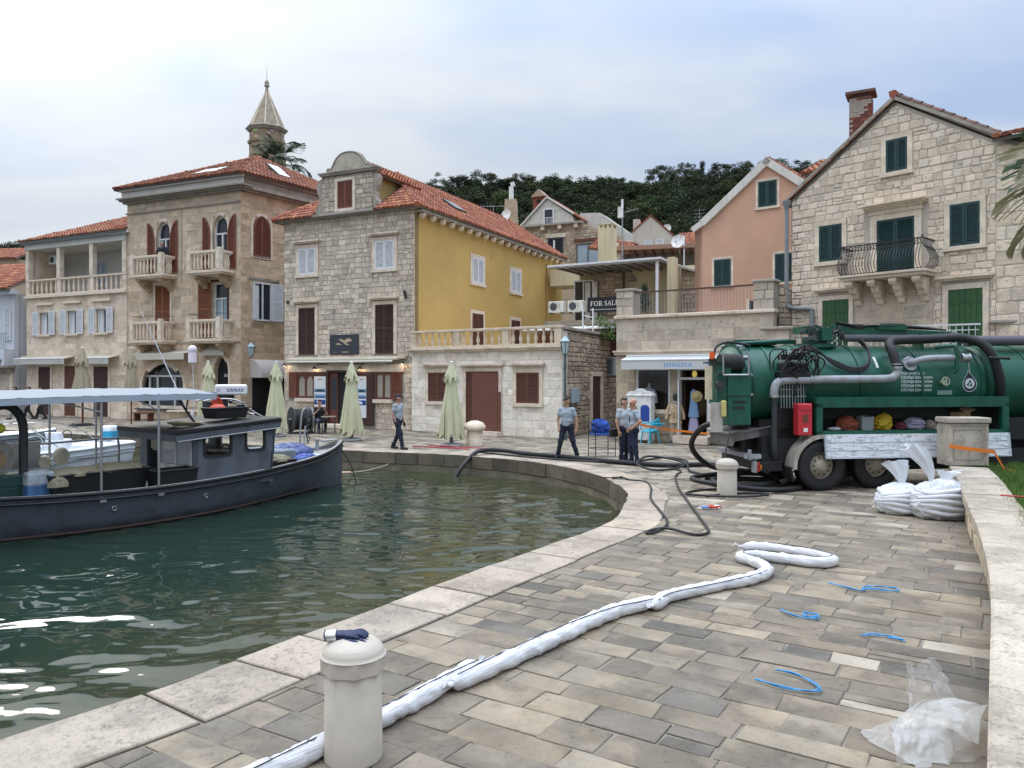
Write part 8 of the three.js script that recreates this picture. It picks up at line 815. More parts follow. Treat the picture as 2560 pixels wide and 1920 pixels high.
// hydraulic manifold between the tank rings: ladder of small pipes
const mf = sub('valve_manifold', t, -0.55, 1.9, zc + R - 0.05), hr = rng(31); mk('block', [rb(0.62, 0.2, 0.2, 0.02, 0, 0.72, 0.15), rb(0.7, 0.12, 0.26, 0.02, 0, 0.58, 0.15), rb(0.5, 0.12, 0.22, 0.02, 0, 0.95, 0.05), bx(0.6, 0.5, 0.1, -0.05, -0.35, -0.05)], M.black, mf); mk('pipe_grid', [...[...Array(9)].map((_, i) => cy(0.011, 0.011, [-0.26 + i * 0.065, -0.15, 0.14], [-0.26 + i * 0.065, 1.1, 0.1], 5)), ...[0.1, 0.25, 0.45, 0.85, 1.05].map((y) => cy(0.009, 0.009, [-0.3, y, 0.15], [0.3, y, 0.15], 5))], M.steel, mf); for (let i = 0; i < 24; i++) { const x = -0.3 + hr() * 0.6, y = 0.5 + hr() * 0.5, s = i % 3 ? 1 : -1; mk('hydraulic_hose', tb([[x, y, 0.2], [x + s * 0.1, y + 0.12 + hr() * 0.12, 0.3 + hr() * 0.06], [x + s * (0.22 + hr() * 0.2), y + (hr() - 0.5) * 0.2, 0.26], [x + s * 0.3, y - 0.2 - hr() * 0.25, 0.2]], 0.011 + hr() * 0.01, 16, 6), M.rubber, mf); }
for (let i = 0; i < 5; i++) mk('feed_hose', tb([[-0.3, 2.9 + i * 0.03, zc + 0.6 - i * 0.05], [0.1, 2.98 + i * 0.02, zc + 0.66], [0.45, 2.78 - i * 0.02, zc + 0.86], [0.85, 2.62 - i * 0.02, zc + 0.92], [1.2, 2.68 - i * 0.02, zc + 0.9], [1.36, 2.95, zc + 0.75], [1.36, 3.25, zc + 0.5 - i * 0.05]], 0.024, 40, 6), M.rubber, t);
// boom
mk('turret', [cy(0.46, 0.46, [0.5, 3.08, zc], [0.5, 3.16, zc], 28), cy(0.42, 0.36, [0.5, 2.6, zc + 0.05], [0.5, 3.1, zc], 24), cy(0.28, 0.28, [0.5, 3.14, zc], [0.5, 3.3, zc], 20), bx(0.24, 0.28, 0.24, 0.5, 3.37, zc + 0.42), bx(0.9, 0.16, 0.5, 0.55, 3.48, zc)], green, t); mk('turret_valves', [...[...Array(30)].map(() => bx(0.05 + hr() * 0.1, 0.03 + hr() * 0.06, 0.05, 0.0 + hr() * 0.95, 3.22 + hr() * 0.34, zc + 0.3 + hr() * 0.14)), ...[...Array(14)].map(() => tb([[hr() * 0.9, 3.2, zc + 0.35], [hr() * 0.9, 3.4 + hr() * 0.2, zc + 0.45], [0.3 + hr() * 0.8, 3.3 + hr() * 0.2, zc + 0.3]], 0.014, 8, 5))], mat([0.12, 0.13, 0.13], { m: 0.4, r: 0.4, t: 'scuff', s: 0.3 }), t);
mk('boom_arm', [ext([[0.8, 3.42], [1.4, 3.38], [3.5, 3.34], [3.75, 3.4], [3.6, 3.46], [2.5, 3.5], [0.8, 3.62]], 0.2).translate(0, 0, zc + 0.15), ext([[1.8, 3.5], [2.55, 3.47], [2.5, 3.6], [1.86, 3.62]], 0.3).translate(0, 0, zc + 0.1), bx(0.08, 0.4, 0.3, 2.9, 3.22, zc + 0.25), tb([[3.6, 3.4, zc + 0.25], [3.9, 3.34, zc + 0.5], [4.15, 3.15, zc + 0.85], [4.3, 2.85, zc + 1.0]], 0.05, 24, 8)], green, t); mk('boom_hoses', [...Array(5)].map((_, i) => tb([[0.8, 3.6 + i * 0.01, zc + 0.2 + i * 0.06], [1.4, 3.5 + hr() * 0.1, zc + 0.35], [1.7, 3.58, zc + 0.2 + i * 0.05], [2.7, 3.52 + hr() * 0.06, zc + 0.2 + i * 0.04], [3.6, 3.5, zc + 0.25]], 0.02, 40, 6)), M.rubber, t); mk('boom_plate', bx(0.6, 0.05, 0.25, 2.18, 3.6, zc + 0.26), M.black, t);
// rear equipment
const rq = sub('rear_cabinet', t, -2.05, 1.4, -0.35); mk('cabinet', [rb(0.52, 1.1, 0.5, 0.03, 0.22, 0.55, 0), bx(0.3, 0.9, 0.45, -0.1, 0.9, -0.02), bx(0.7, 0.8, 0.6, 0.6, 0.5, -0.8)], green, rq); mk('vent_slot', [bx(0.3, 0.04, 0.01, 0.22, 0.5, 0.256), bx(0.26, 0.04, 0.01, 0.2, 0.37, 0.256), bx(0.54, 0.012, 0.01, 0.22, 0.62, 0.256)], M.black, rq); mk('side_plate', [bx(0.26, 0.62, 0.03, -0.3, 0.18, 0.27)], mat([0.42, 0.39, 0.36], { t: 'grime', s: 0.8, r: 0.5 }), rq); mk('cream_plate', bx(0.14, 0.7, 0.05, -0.44, 0.9, 0.2), mat([0.55, 0.47, 0.33], { t: 'grime', s: 0.7 }), rq);
mk('reel_frame', [[[-0.16, 1.06, 0.3], [-0.16, 1.48, 0.3]], [[0.4, 1.06, 0.3], [0.4, 1.48, 0.3]], [[-0.16, 1.06, 0.3], [0.4, 1.06, 0.3]]].map(([a, b]) => cy(0.018, 0.018, a, b, 6)), M.steel, rq); mk('hose_reel', [...Array(9)].map((_, i) => new THREE.TorusGeometry(0.19, 0.026, 7, 24).rotateY(Math.PI / 2).translate(-0.1 + i * 0.052, 1.3, 0.02)).concat([cy(0.17, 0.17, [-0.12, 1.3, 0.02], [0.36, 1.3, 0.02], 18)]), M.rubber, rq); mk('beacon', [cy(0.06, 0.055, [-0.32, 1.4, 0.1], [-0.32, 1.55, 0.1], 14)], mat([0.7, 0.1, 0.01], { r: 0.3 }), rq); mk('beacon_base', [cy(0.08, 0.08, [-0.32, 1.34, 0.1], [-0.32, 1.4, 0.1], 12), bx(0.4, 0.03, 0.4, -0.22, 1.32, 0.05)], M.black, rq); mk('work_lamp', [cy(0.08, 0.08, [-0.22, 0.86, 0.26], [-0.22, 0.86, 0.3], 16), new THREE.TorusGeometry(0.15, 0.018, 6, 24).scale(0.7, 1.3, 1).translate(-0.22, 0.92, 0.28)], M.iron, rq); mk('yellow_bottle', rb(0.1, 0.34, 0.1, 0.03, -0.17, 0.36, 0.34), mat([0.5, 0.44, 0.16], { r: 0.4 }), rq); mk('lever', [cy(0.016, 0.016, [0.02, 0.1, 0.34], [-0.3, -0.95, 0.5], 6)], M.iron, rq); mk('arched_hose', tb([[-0.3, 1.4, 0.1], [-0.2, 1.66, 0.05], [0.1, 1.76, -0.1], [0.5, 1.74, -0.3], [0.8, 1.7, -0.5]], 0.028, 30, 7), M.rubber, rq);
mk('drip_tray', [ext([[-1.84, 1.2], [-1.0, 1.35], [-1.0, 1.15], [-1.76, 1.03], [-1.8, 0.92]], 1.2).translate(0, 0, -1.7), bx(0.95, 0.03, 1.3, -1.42, 1.27, -1.1, 0, 0, 0.17)], mat([0.17, 0.165, 0.16], { t: 'grime', s: 0.8, r: 0.55 }), t);
mk('lamp_bar', [bx(0.1, 0.1, 1.9, -1.45, 0.72, -1.1, 0, 0, 0), bx(0.34, 0.09, 0.1, -1.5, 0.74, -0.18)], mat([0.3, 0.31, 0.33], { r: 0.5 }), t); mk('tail_lamp', [rb(0.08, 0.2, 0.12, 0.015, -1.42, 0.52, -0.15)], mat([0.35, 0.02, 0.02], { r: 0.25 }), t); mk('lamp_housing', [rb(0.06, 0.24, 0.16, 0.015, -1.48, 0.52, -0.15), rb(0.05, 0.22, 0.1, 0.015, -1.6, 0.78, -0.12)], M.galv, t); mk('reflector', bx(0.02, 0.1, 0.06, -1.37, 0.52, -0.09), mat([0.6, 0.2, 0.02], { r: 0.3 }), t); mk('side_marker', sph(0.03, 2.95, 0.66, -0.1), mat([0.7, 0.13, 0.02], { e: [0.5, 0.09, 0.01] }), t); mk('cable_loop', new THREE.TorusGeometry(0.1, 0.01, 5, 20).translate(-1.22, 0.5, -0.12), M.rubber, t);
// cab, beyond the edge of the view
const cab = sub('cab', t, 7.0, 0.6, -1.25); mk('cab_shell', rb(1.9, 2.5, 2.4, 0.15, 0.95, 1.4, 0), mat([0.7, 0.7, 0.68], { r: 0.35 }), cab); mk('side_window', bx(0.8, 0.7, 0.02, 1.1, 1.9, 1.21), M.glass, cab); mk('windscreen', bx(0.02, 0.9, 2.0, 1.91, 1.9, 0), M.glass, cab);
// what lies in the locker: things of their own
t.updateMatrixWorld(true); const at = (x, y, z) => { const v = t.localToWorld(V3(x, y, z)); return [v.x, v.y, -v.z]; };
const rag = (name, label, cat, x, dims, c, seed) => blob(name, label, cat, at(x, 1.272, -0.3), mat(c, { t: 'cloth', s: 0.2, r: 0.7 }), seed, dims, 30, 1.0);
rag('orange_bag', 'crumpled dark orange bag in the open lorry locker, left of the grey box', 'bag', 0.72, [0.24, 0.19, 0.18], [0.2, 0.04, 0.015], 31); rag('yellow_bag', 'yellow plastic bag with black print in the open lorry locker', 'bag', 1.55, [0.22, 0.22, 0.16], [0.45, 0.3, 0.01], 32); rag('rag', 'white and purple rags in the middle of the lorry locker', 'rag', 2.3, [0.26, 0.16, 0.2], [0.26, 0.25, 0.32], 33); rag('rag', 'pale beige rag beside the purple rags in the lorry locker', 'rag', 2.68, [0.13, 0.13, 0.12], [0.32, 0.26, 0.2], 34); rag('rag', 'dark red cloth bundle just left of the purple rags in the lorry locker', 'rag', 1.98, [0.14, 0.1, 0.12], [0.12, 0.02, 0.03], 36); rag('paper', 'white paper lying at the left end of the lorry locker floor', 'paper', 0.42, [0.16, 0.04, 0.1], [0.6, 0.6, 0.58], 35);
const gb = thing('grey_box', 'small grey glass fronted box between the orange and yellow bags in the lorry locker', 'box', at(1.12, 1.272, -0.28), 0.139); mk('case', [bx(0.26, 0.3, 0.02, 0, 0.15, -0.12), bx(0.02, 0.3, 0.24, -0.12, 0.15, 0), bx(0.02, 0.3, 0.24, 0.12, 0.15, 0), bx(0.26, 0.02, 0.24, 0, 0.01, 0)], M.galv, gb); mk('front', bx(0.22, 0.26, 0.01, 0, 0.15, 0.11), mat([0.2, 0.22, 0.22], { r: 0.15 }), gb);
const cb = thing('cardboard_box', 'opened tan cardboard box high in the lorry locker behind the square pillar', 'box', at(3.5, 1.34, -0.4), 0.5); mk('carton', rb(0.34, 0.26, 0.26, 0.005, 0, 0.2, 0, 0, 0, 0.2), mat([0.42, 0.28, 0.15], { t: 'cloth', s: 0.3 }), cb); mk('carton_flap', bx(0.34, 0.01, 0.18, 0.0, 0.36, 0.16, 0.5, 0, 0.2), mat([0.45, 0.31, 0.18]), cb); mk('support_crate', bx(0.5, 0.14, 0.3, 0, 0.0, 0), M.black, cb);
const sh = thing('folded_sheet', 'flat folded white sheet on the lorry locker floor beside the square pillar', 'sheet', at(3.0, 1.275, -0.2), 0.139); mk('sheet', [rb(0.55, 0.04, 0.3, 0.012, 0, 0.02, 0), rb(0.5, 0.03, 0.26, 0.012, 0.02, 0.055, 0)], M.whitepaint, sh);
}
// ---------------------------------------------------------------- boats. Local x forward from the bow (so x < 0), z to starboard
function hullGeo(st, o = {}) { // stations [s, half beam at gunwale, at waterline, gunwale y, keel y]
const S = [], n = 46; const L = st[st.length - 1][0]; const at = (s) => { let i = 1; while (i < st.length - 1 && st[i][0] < s) i++; const a = st[Math.max(0, i - 2)], b = st[i - 1], c = st[i], d = st[Math.min(st.length - 1, i + 1)], t = (s - b[0]) / (c[0] - b[0]); return [1, 2, 3, 4].map((k) => { const m0 = (c[k] - a[k]) / ((c[0] - a[0]) || 1) * (c[0] - b[0]), m1 = (d[k] - b[k]) / ((d[0] - b[0]) || 1) * (c[0] - b[0]), t2 = t * t, t3 = t2 * t; return (2 * t3 - 3 * t2 + 1) * b[k] + (t3 - 2 * t2 + t) * m0 + (-2 * t3 + 3 * t2) * c[k] + (t3 - t2) * m1; }); };
const rows = [], wl = o.wl ?? WATER; for (let i = 0; i <= n; i++) { const s = L * i / n, [g, w, y, k] = at(s), row = []; const prof = [[g, y], [lerp(g, w, 0.3), lerp(y, wl, 0.33)], [lerp(g, w, 0.66), lerp(y, wl, 0.68)], [w, wl], [w * 0.62, lerp(wl, k, 0.6)], [0.005, k]]; for (const [b, h] of prof) row.push([-s, h, Math.max(0.004, b)]); rows.push(row); }
const P = [], tri = (a, b, c) => P.push(...a, ...b, ...c), quad = (a, b, c, d) => { tri(a, b, c); tri(a, c, d); };
for (let i = 0; i < n; i++) for (let j = 0; j < 5; j++) for (const sd of [1, -1]) { const f = ([x, y, z]) => [x, y, z * sd]; const a = f(rows[i][j]), b = f(rows[i + 1][j]), c = f(rows[i + 1][j + 1]), d = f(rows[i][j + 1]); sd > 0 ? quad(a, b, c, d) : quad(a, d, c, b); }
let g = new THREE.BufferGeometry(); g.setAttribute('position', new THREE.Float32BufferAttribute(P, 3)); g = mergeVertices(g, 0.002); g.computeVertexNormals();
const deck = (dy, inset, s0 = 0, s1 = L) => { const D = []; for (let i = 0; i < n; i++) { const s = L * i / n; if (s < s0 || s > s1) continue; const a = rows[i][0], b = rows[i + 1][0], za = Math.max(0.002, a[2] - inset), zb = Math.max(0.002, b[2] - inset); D.push(a[0], a[1] + dy, za, b[0], b[1] + dy, zb, b[0], b[1] + dy, -zb, a[0], a[1] + dy, za, b[0], b[1] + dy, -zb, a[0], a[1] + dy, -za); } const q = new THREE.BufferGeometry(); q.setAttribute('position', new THREE.Float32BufferAttribute(D, 3)); q.computeVertexNormals(); return q; };
const rail = (r, dy = 0, out = 0) => [1, -1].map((sd) => tb(rows.filter((_, i) => i % 2 === 0).map((q) => [q[0][0], q[0][1] + dy, (q[0][2] + out) * sd]), r, 90, 6)); const inner = (h) => { const D = []; for (let i = 0; i < n; i++) for (const sd of [1, -1]) { const a = rows[i][0], b = rows[i + 1][0], k = 0.06, za = Math.max(0.002, a[2] - k) * sd, zb = Math.max(0.002, b[2] - k) * sd, low = (q, z) => { const w = rows[q][3], f = clamp(h / Math.max(0.1, rows[q][0][1] - w[1])); return Math.max(0.002, lerp(rows[q][0][2], w[2], f * 1.05) - k) * sd; }, zc = low(i), zd = low(i + 1); D.push(a[0], a[1], za, b[0], b[1], zb, b[0], b[1] - h, zd, a[0], a[1], za, b[0], b[1] - h, zd, a[0], a[1] - h, zc); } const q = new THREE.BufferGeometry(); q.setAttribute('position', new THREE.Float32BufferAttribute(D, 3)); q.computeVertexNormals(); return q; };
return { g, deck, rail, inner, at };
}
const tub = (parent, name, x, y, z, w, h, d, m = M.black, ry = 0) => { const k = 0.86, g = []; const wl2 = (ax, az, bx2, bz) => { const P = [ax * k, 0, az * k, bx2 * k, 0, bz * k, bx2, h, bz, ax * k, 0, az * k, bx2, h, bz, ax, h, az]; const q = new THREE.BufferGeometry(); q.setAttribute('position', new THREE.Float32BufferAttribute(P, 3)); q.computeVertexNormals(); g.push(q); }; const a = w / 2, b = d / 2; wl2(-a, b, a, b); wl2(a, b, a, -b); wl2(a, -b, -a, -b); wl2(-a, -b, -a, b); g.push(bx(w * k, 0.01, d * k, 0, 0.01, 0)); g.push(cy(0.018, 0.018, [-a, h, b], [a, h, b], 6), cy(0.018, 0.018, [-a, h, -b], [a, h, -b], 6), cy(0.018, 0.018, [-a, h, -b], [-a, h, b], 6), cy(0.018, 0.018, [a, h, -b], [a, h, b], 6)); const o = mk(name, g, m, parent); o.position.set(x, y, z); o.rotation.y = ry; return o; };
const netMat = mat([0.42, 0.36, 0.24], { t: 'cloth', s: 0.05, b: 'pits', bz: 0.15, bs: 0.02 });
{
const t = thing('fishing_boat', 'grey wooden fishing boat with dark grey wheelhouse and white canopy, moored in the basin', 'boat', [-4.76, 0, 21.5], 0.927), grey = mat([0.1, 0.112, 0.132], { r: 0.45, t: 'grime', s: 2.2 }), cabM = mat([0.105, 0.118, 0.14], { r: 0.42, t: 'grime', s: 1.9 });
const H = hullGeo([[0, 0.05, 0.0, 0.6, -0.4], [0.6, 0.42, 0.08, 0.47, -0.75], [1.5, 0.86, 0.38, 0.36, -0.95], [2.8, 1.25, 0.82, 0.27, -1.05], [4.2, 1.55, 1.26, 0.21, -1.1], [5.8, 1.75, 1.5, 0.19, -1.1], [7.2, 1.7, 1.43, 0.2, -1.1], [8.8, 1.3, 0.95, 0.24, -1.05], [9.8, 0.75, 0.38, 0.3, -0.95], [10.5, 0.08, 0.02, 0.36, -0.6]]);
mk('hull', H.g, grey, t, false); mk('gunwale', [...H.rail(0.035, 0.005, 0.0), ...H.rail(0.025, -0.1, 0.012)], M.black, t); mk('bulwark_inside', H.inner(0.16), mat([0.3, 0.32, 0.34], { r: 0.6, t: 'grime', s: 1 }), t); mk('deck', H.deck(-0.08, 0.1), mat([0.34, 0.33, 0.31], { r: 0.7, t: 'grime', s: 1 }), t); mk('waterline_growth', H.rail(0.02, -0.72, -0.2).slice(0, 0).concat([]).length ? [] : [1, -1].map((sd) => tb([...Array(22)].map((_, i) => { const s = 1 + i * 0.42, a = H.at(s); return [-s, WATER + 0.035, (a[1] + 0.02) * sd]; }), 0.03, 90, 5)), mat([0.06, 0.035, 0.03], { r: 0.9 }), t); mk('deck_edge', H.rail(0.04, 0.0, -0.07), mat([0.4, 0.39, 0.37], { t: 'grime', s: 0.8 }), t);
for (const s of [5.1, 7.05]) { const a = H.at(s); mk('scupper', [new THREE.TorusGeometry(0.04, 0.014, 6, 16).translate(-s, -0.12, lerp(a[0], a[1], 0.42) + 0.02)], M.steel, t); } for (const s of [6.2, 7.3]) mk('cleat', bx(0.12, 0.05, 0.04, -s, 0.06, H.at(s)[0] + 0.02), M.steel, t);
// wheelhouse
const W0 = -5.2, W1 = -3.3, zs = 1.35, zp = -0.95, yb = -0.02, yt0 = 1.2, yt1 = 1.34, w = sub('wheelhouse', t);
const win = [[-4.98, 0.66, -4.35, 1.12], [-3.95, 0.72, -3.48, 1.2]], rr = (a) => { const [x0, y0, x1, y1] = a, c = 0.09, P = []; for (const [cx, cy2, a0] of [[x1 - c, y1 - c, 0], [x0 + c, y1 - c, 1], [x0 + c, y0 + c, 2], [x1 - c, y0 + c, 3]]) for (let i = 0; i <= 4; i++) { const q = (a0 + i / 4) * Math.PI / 2; P.push([cx + c * Math.cos(q), cy2 + c * Math.sin(q)]); } return P; };
const sh = ([a, b, c, d]) => [a, b + 0.04, c, d + 0.02]; const W = win.map(sh); const sideG = (z) => ext([[W0, yb], [W1 + 0.02, yb], [W1 + 0.16, yt1], [W0, yt0]], 0.05, 0, W.map(rr)).translate(0, 0, z);
mk('side_wall', sideG(zs - 0.05), cabM, w); mk('side_wall', sideG(zp), cabM, w); mk('front_wall', [bx(0.05, 0.72, zs - zp, W1 + 0.03, 0.3, (zs + zp) / 2), bx(0.05, 0.2, zs - zp, W1 + 0.13, 1.24, (zs + zp) / 2), ...[0, 0.5, 1].map((k) => bx(0.05, 0.6, 0.16, W1 + 0.08, 0.92, lerp(zp + 0.08, zs - 0.08, k)))], cabM, w);
for (const a of W) { mk('window_seal', ext(rr([a[0] - 0.035, a[1] - 0.035, a[2] + 0.035, a[3] + 0.035]), 0.03, 0, [rr([a[0] + 0.01, a[1] + 0.01, a[2] - 0.01, a[3] - 0.01])]).translate(0, 0, zs - 0.005), M.rubber, w); for (const z of [zs - 0.025, zp + 0.025]) { const p = mk('window_pane', new THREE.ShapeGeometry(shp(rr(a))).translate(0, 0, z), mat([0.82, 0.85, 0.82], { trans: 1, r: 0.03 }), w); p.castShadow = false; } }
const rz = (zs + zp) / 2, rw = zs - zp, roofP = [[W0 - 0.5, yt0 + 0.0], [W1 + 0.25, yt1 + 0.03], [W1 + 0.22, yt1 + 0.13], [W0 - 0.5, yt0 + 0.1]]; mk('roof', ext(roofP, rw + 0.2, 0.02).translate(0, 0, zp - 0.1), M.black, w); mk('roof_fascia', [ext([[W0 - 0.48, yt0 - 0.14], [W1 + 0.2, yt1 - 0.12], [W1 + 0.24, yt1 + 0.03], [W0 - 0.48, yt0 + 0.01]], 0.05).translate(0, 0, zs + 0.04), bx(0.05, 0.16, rw + 0.14, W0 - 0.46, yt0 - 0.06, rz)], cabM, w); mk('trim_strip', cy(0.014, 0.014, [W0 - 0.45, yt0 - 0.14, zs + 0.095], [W1 + 0.2, yt1 - 0.12, zs + 0.095], 6), M.steel, w);
// aft face: door opening, white glazed panel
mk('aft_frame', [bx(0.06, 1.22, 0.3, W0 + 0.02, 0.6, zp + 0.15), bx(0.06, 1.22, 0.12, W0 + 0.02, 0.6, zs - 0.06), bx(0.06, 0.14, rw, W0 + 0.02, 1.13, rz)], cabM, w); mk('white_panel', [bx(0.04, 0.46, 1.35, W0 - 0.01, 0.26, zs - 0.78), bx(0.05, 0.05, 1.3, W0 - 0.01, 1.05, zs - 0.75), bx(0.05, 0.6, 0.05, W0 - 0.01, 0.78, zs - 0.75), bx(0.05, 0.6, 0.05, W0 - 0.01, 0.78, zs - 0.14), bx(0.05, 1.1, 0.06, W0 - 0.01, 0.55, zs - 1.42)], M.whitepaint, w); const ap = mk('aft_pane', bx(0.01, 0.56, 1.24, W0 - 0.01, 0.78, zs - 0.76), mat([0.85, 0.87, 0.88], { trans: 0.7, r: 0.1 }), w); mk('cabin_inside', [bx(1.7, 0.03, rw - 0.15, (W0 + W1) / 2, 0.0, rz), bx(0.5, 0.6, 0.6, W1 - 0.3, 0.3, zs - 0.45), bx(0.4, 0.12, 1.6, W1 - 0.25, 0.55, rz)], M.darkwood, w); mk('steering_wheel', new THREE.TorusGeometry(0.2, 0.015, 6, 24).rotateY(Math.PI / 2).translate(W1 - 0.5, 0.62, 0.3), M.brownwood, w);
// on the roof: tub, radar, arch, aerial, rope
tub(w, 'fish_tub', -4.0, 1.46, 0.6, 0.95, 0.24, 0.5, M.black, 0.1); const sr = rng(8); mk('tub_contents', [sph(0.16, -4.2, 1.7, 0.6, 1.2, 0.6, 1)], mat([0.5, 0.07, 0.04], { r: 0.5 }), w); mk('red_handle', [tb([[-4.3, 1.64, 0.6], [-4.32, 1.89, 0.6], [-4.15, 1.92, 0.6], [-4.05, 1.69, 0.6]], 0.02, 16, 6), bx(0.16, 0.2, 0.12, -4.17, 1.82, 0.5)], mat([0.45, 0.06, 0.03], { r: 0.5 }), w); mk('net_light', [bx(0.2, 0.3, 0.2, -4.3, 1.7, 0.4)], M.iron, w);
const rd = sub('radar', w, -3.62, 1.98, 0.25, -0.75); mk('scanner', rb(0.72, 0.25, 0.26, 0.05, 0, 0.13, 0), mat([0.78, 0.79, 0.8], { r: 0.35 }), rd); mk('lettering', plane(0.66, 0.16, 0, 0.12, 0.133), canvasMat(512, 124, (g, a, b) => { g.fillStyle = '#d6d9dc'; g.fillRect(0, 0, a, b); g.fillStyle = '#16245a'; g.font = 'bold 84px sans-serif'; g.fillText('SIMRAD', 190, 92, 310); g.font = 'bold 70px sans-serif'; g.fillText('12', 12, 90, 70); }), rd, true); mk('pedestal', [cy(0.06, 0.08, [0, -0.2, 0], [0, 0.02, 0], 10)], M.black, rd);
mk('radar_arch', [0.62, 0.3].map((z) => tb([[-4.4, 1.86, z - 0.3], [-4.0, 1.9, z - 0.25], [-3.7, 1.86, z], [-3.4, 1.62, z + 0.12], [-3.15, 1.46, z + 0.2]], 0.02, 30, 7)), M.steel, w); mk('arch_rung', [[-3.6, 1.8], [-3.42, 1.64], [-3.26, 1.53]].map(([x, y]) => cy(0.016, 0.016, [x, y, 0.35], [x, y, 0.78], 6)).concat([bx(0.14, 0.02, 0.3, -3.5, 1.72, 0.55, 0, 0, -0.8)]), M.steel, w); mk('whip_aerial', [cy(0.016, 0.007, [-4.6, 1.4, 0.2], [-5.9, 3.9, 0.35], 6), cy(0.012, 0.006, [-4.5, 1.4, 0.1], [-4.52, 3.0, 0.1], 5), lathe([[0.05, 0], [0.05, 0.12], [0.02, 0.2]], 8, -4.6, 1.42, 0.2)], M.whitewood, w); mk('life_raft_light', [sph(0.1, -4.53, 3.05, 0.1), cy(0.09, 0.09, [-4.53, 2.75, 0.1], [-4.53, 2.98, 0.1], 12)], mat([0.7, 0.62, 0.66]), w); mk('rope_coil', [...Array(6)].map((_, i) => tb([...Array(9)].map((_, k) => { const a = k / 8 * 6.283; return [-5.1 + Math.cos(a) * (0.24 + i * 0.03), 1.35 + i * 0.012 + sr() * 0.02, 0.8 + Math.sin(a) * (0.26 + i * 0.03) * 0.7]; }), 0.016, 50, 5)), mat([0.4, 0.33, 0.22]), w); mk('dark_pole', [tb([[-4.95, 1.38, 0.95], [-5.25, 1.75, 1.0], [-5.5, 2.08, 1.05]], 0.022, 10, 6), tb([[-5.2, 1.68, 1.0], [-5.15, 1.85, 0.95], [-5.05, 2.08, 0.9]], 0.016, 8, 5)], M.iron, w);
// canopy on poles
const cp = sub('canopy', t), P = [], nx = 24, nz = 10; for (let i = 0; i < nx; i++) for (let j = 0; j < nz; j++) { const f = (a, b) => { const x = lerp(-4.95, -10.3, a), z = lerp(-1.35, 1.74, b); return [x, 2.06 + 0.11 * Math.sin(Math.PI * b) + 0.03 * Math.sin(a * 3) - 0.05 * a + 0.012 * Math.sin(a * 60) * Math.sin(b * 5), z]; }; const A = f(i / nx, j / nz), B = f((i + 1) / nx, j / nz), C = f((i + 1) / nx, (j + 1) / nz), D = f(i / nx, (j + 1) / nz); P.push(...A, ...B, ...C, ...A, ...C, ...D); } const cg = new THREE.BufferGeometry(); cg.setAttribute('position', new THREE.Float32BufferAttribute(P, 3)); cg.computeVertexNormals(); const canv = mat([0.27, 0.29, 0.315], { t: 'cloth', s: 0.7, r: 0.8 }); mk('roof_cloth', cg, canv, cp); const val = [], nv = 40; for (let i = 0; i < nv; i++) { const q = (k) => { const a = k / nv; return [lerp(-4.95, -10.3, a), 2.06 - 0.05 * a + 0.03 * Math.sin(a * 3), 1.745 + 0.012 * Math.sin(a * 40)]; }, A = q(i), B = q(i + 1), h = 0.12; val.push(...A, ...B, B[0], B[1] - h, B[2] + 0.015, ...A, B[0], B[1] - h, B[2] + 0.015, A[0], A[1] - h, A[2] + 0.015); } const vg = new THREE.BufferGeometry(); vg.setAttribute('position', new THREE.Float32BufferAttribute(val, 3)); vg.computeVertexNormals(); mk('valance', [vg, bx(0.02, 0.12, 3.1, -4.95, 2.04, 0.2)], mat([0.3, 0.345, 0.4], { t: 'cloth', s: 0.7, r: 0.8 }), cp);
for (const [s, z] of [[6.2, 1.7], [7.3, 1.64], [8.9, 1.18], [6.0, -1.4], [8.6, -1.3], [7.0, -1.35]]) mk('pole', cy(0.026, 0.026, [-s, 0.1, z], [-s, 2.08, z], 8), M.steel, cp); mk('brace', [cy(0.018, 0.018, [-7.3, 1.75, 1.64], [-8.3, 2.05, 1.4], 6), cy(0.018, 0.018, [-6.2, 1.75, 1.7], [-6.7, 2.02, 1.6], 6), cy(0.014, 0.014, [-5.1, 2.0, 1.6], [-6.2, 2.0, 1.6], 6)], M.steel, cp);
mk('deck_rail', [tb([[-8.9, 0.95, -1.2], [-7.0, 0.98, -1.32], [-5.7, 1.0, -1.3], [-5.55, 0.9, -1.28], [-5.55, 0.2, -1.28]], 0.024, 40, 7), tb([[-8.9, 0.6, -1.2], [-7.0, 0.6, -1.32], [-5.55, 0.6, -1.28]], 0.016, 20, 6)], M.galv, t);
// gear on deck
tub(t, 'fish_tub', -5.75, 0.12, 1.4, 0.9, 0.38, 0.5); tub(t, 'fish_tub', -6.75, 0.12, 0.85, 1.25, 0.44, 0.75); tub(t, 'fish_tub', -7.6, 0.12, 1.1, 1.0, 0.46, 0.7);
const pile = (x, y, z, a, b, c, seed, m = netMat) => { const g = new THREE.IcosahedronGeometry(1, 12), q = g.attributes.position; for (let i = 0; i < q.count; i++) { const X = q.getX(i), Y = q.getY(i), Z = q.getZ(i), f = 1 + 0.5 * (fbm((X * 0.5 + 0.5) * 0.9, (Z * 0.5 + 0.5) * 0.9, 8, 8, 3, seed) - 0.5); q.setXYZ(i, x + X * a * f, y + Math.max(-0.1, Y) * b * f, z + Z * c * f); } g.computeVertexNormals(); mk('fishing_net', g, m, t); }; pile(-6.75, 0.55, 0.85, 0.66, 0.13, 0.38, 4); pile(-7.6, 0.56, 1.1, 0.5, 0.13, 0.33, 6); pile(-7.98, 0.4, 1.42, 0.16, 0.2, 0.1, 8);
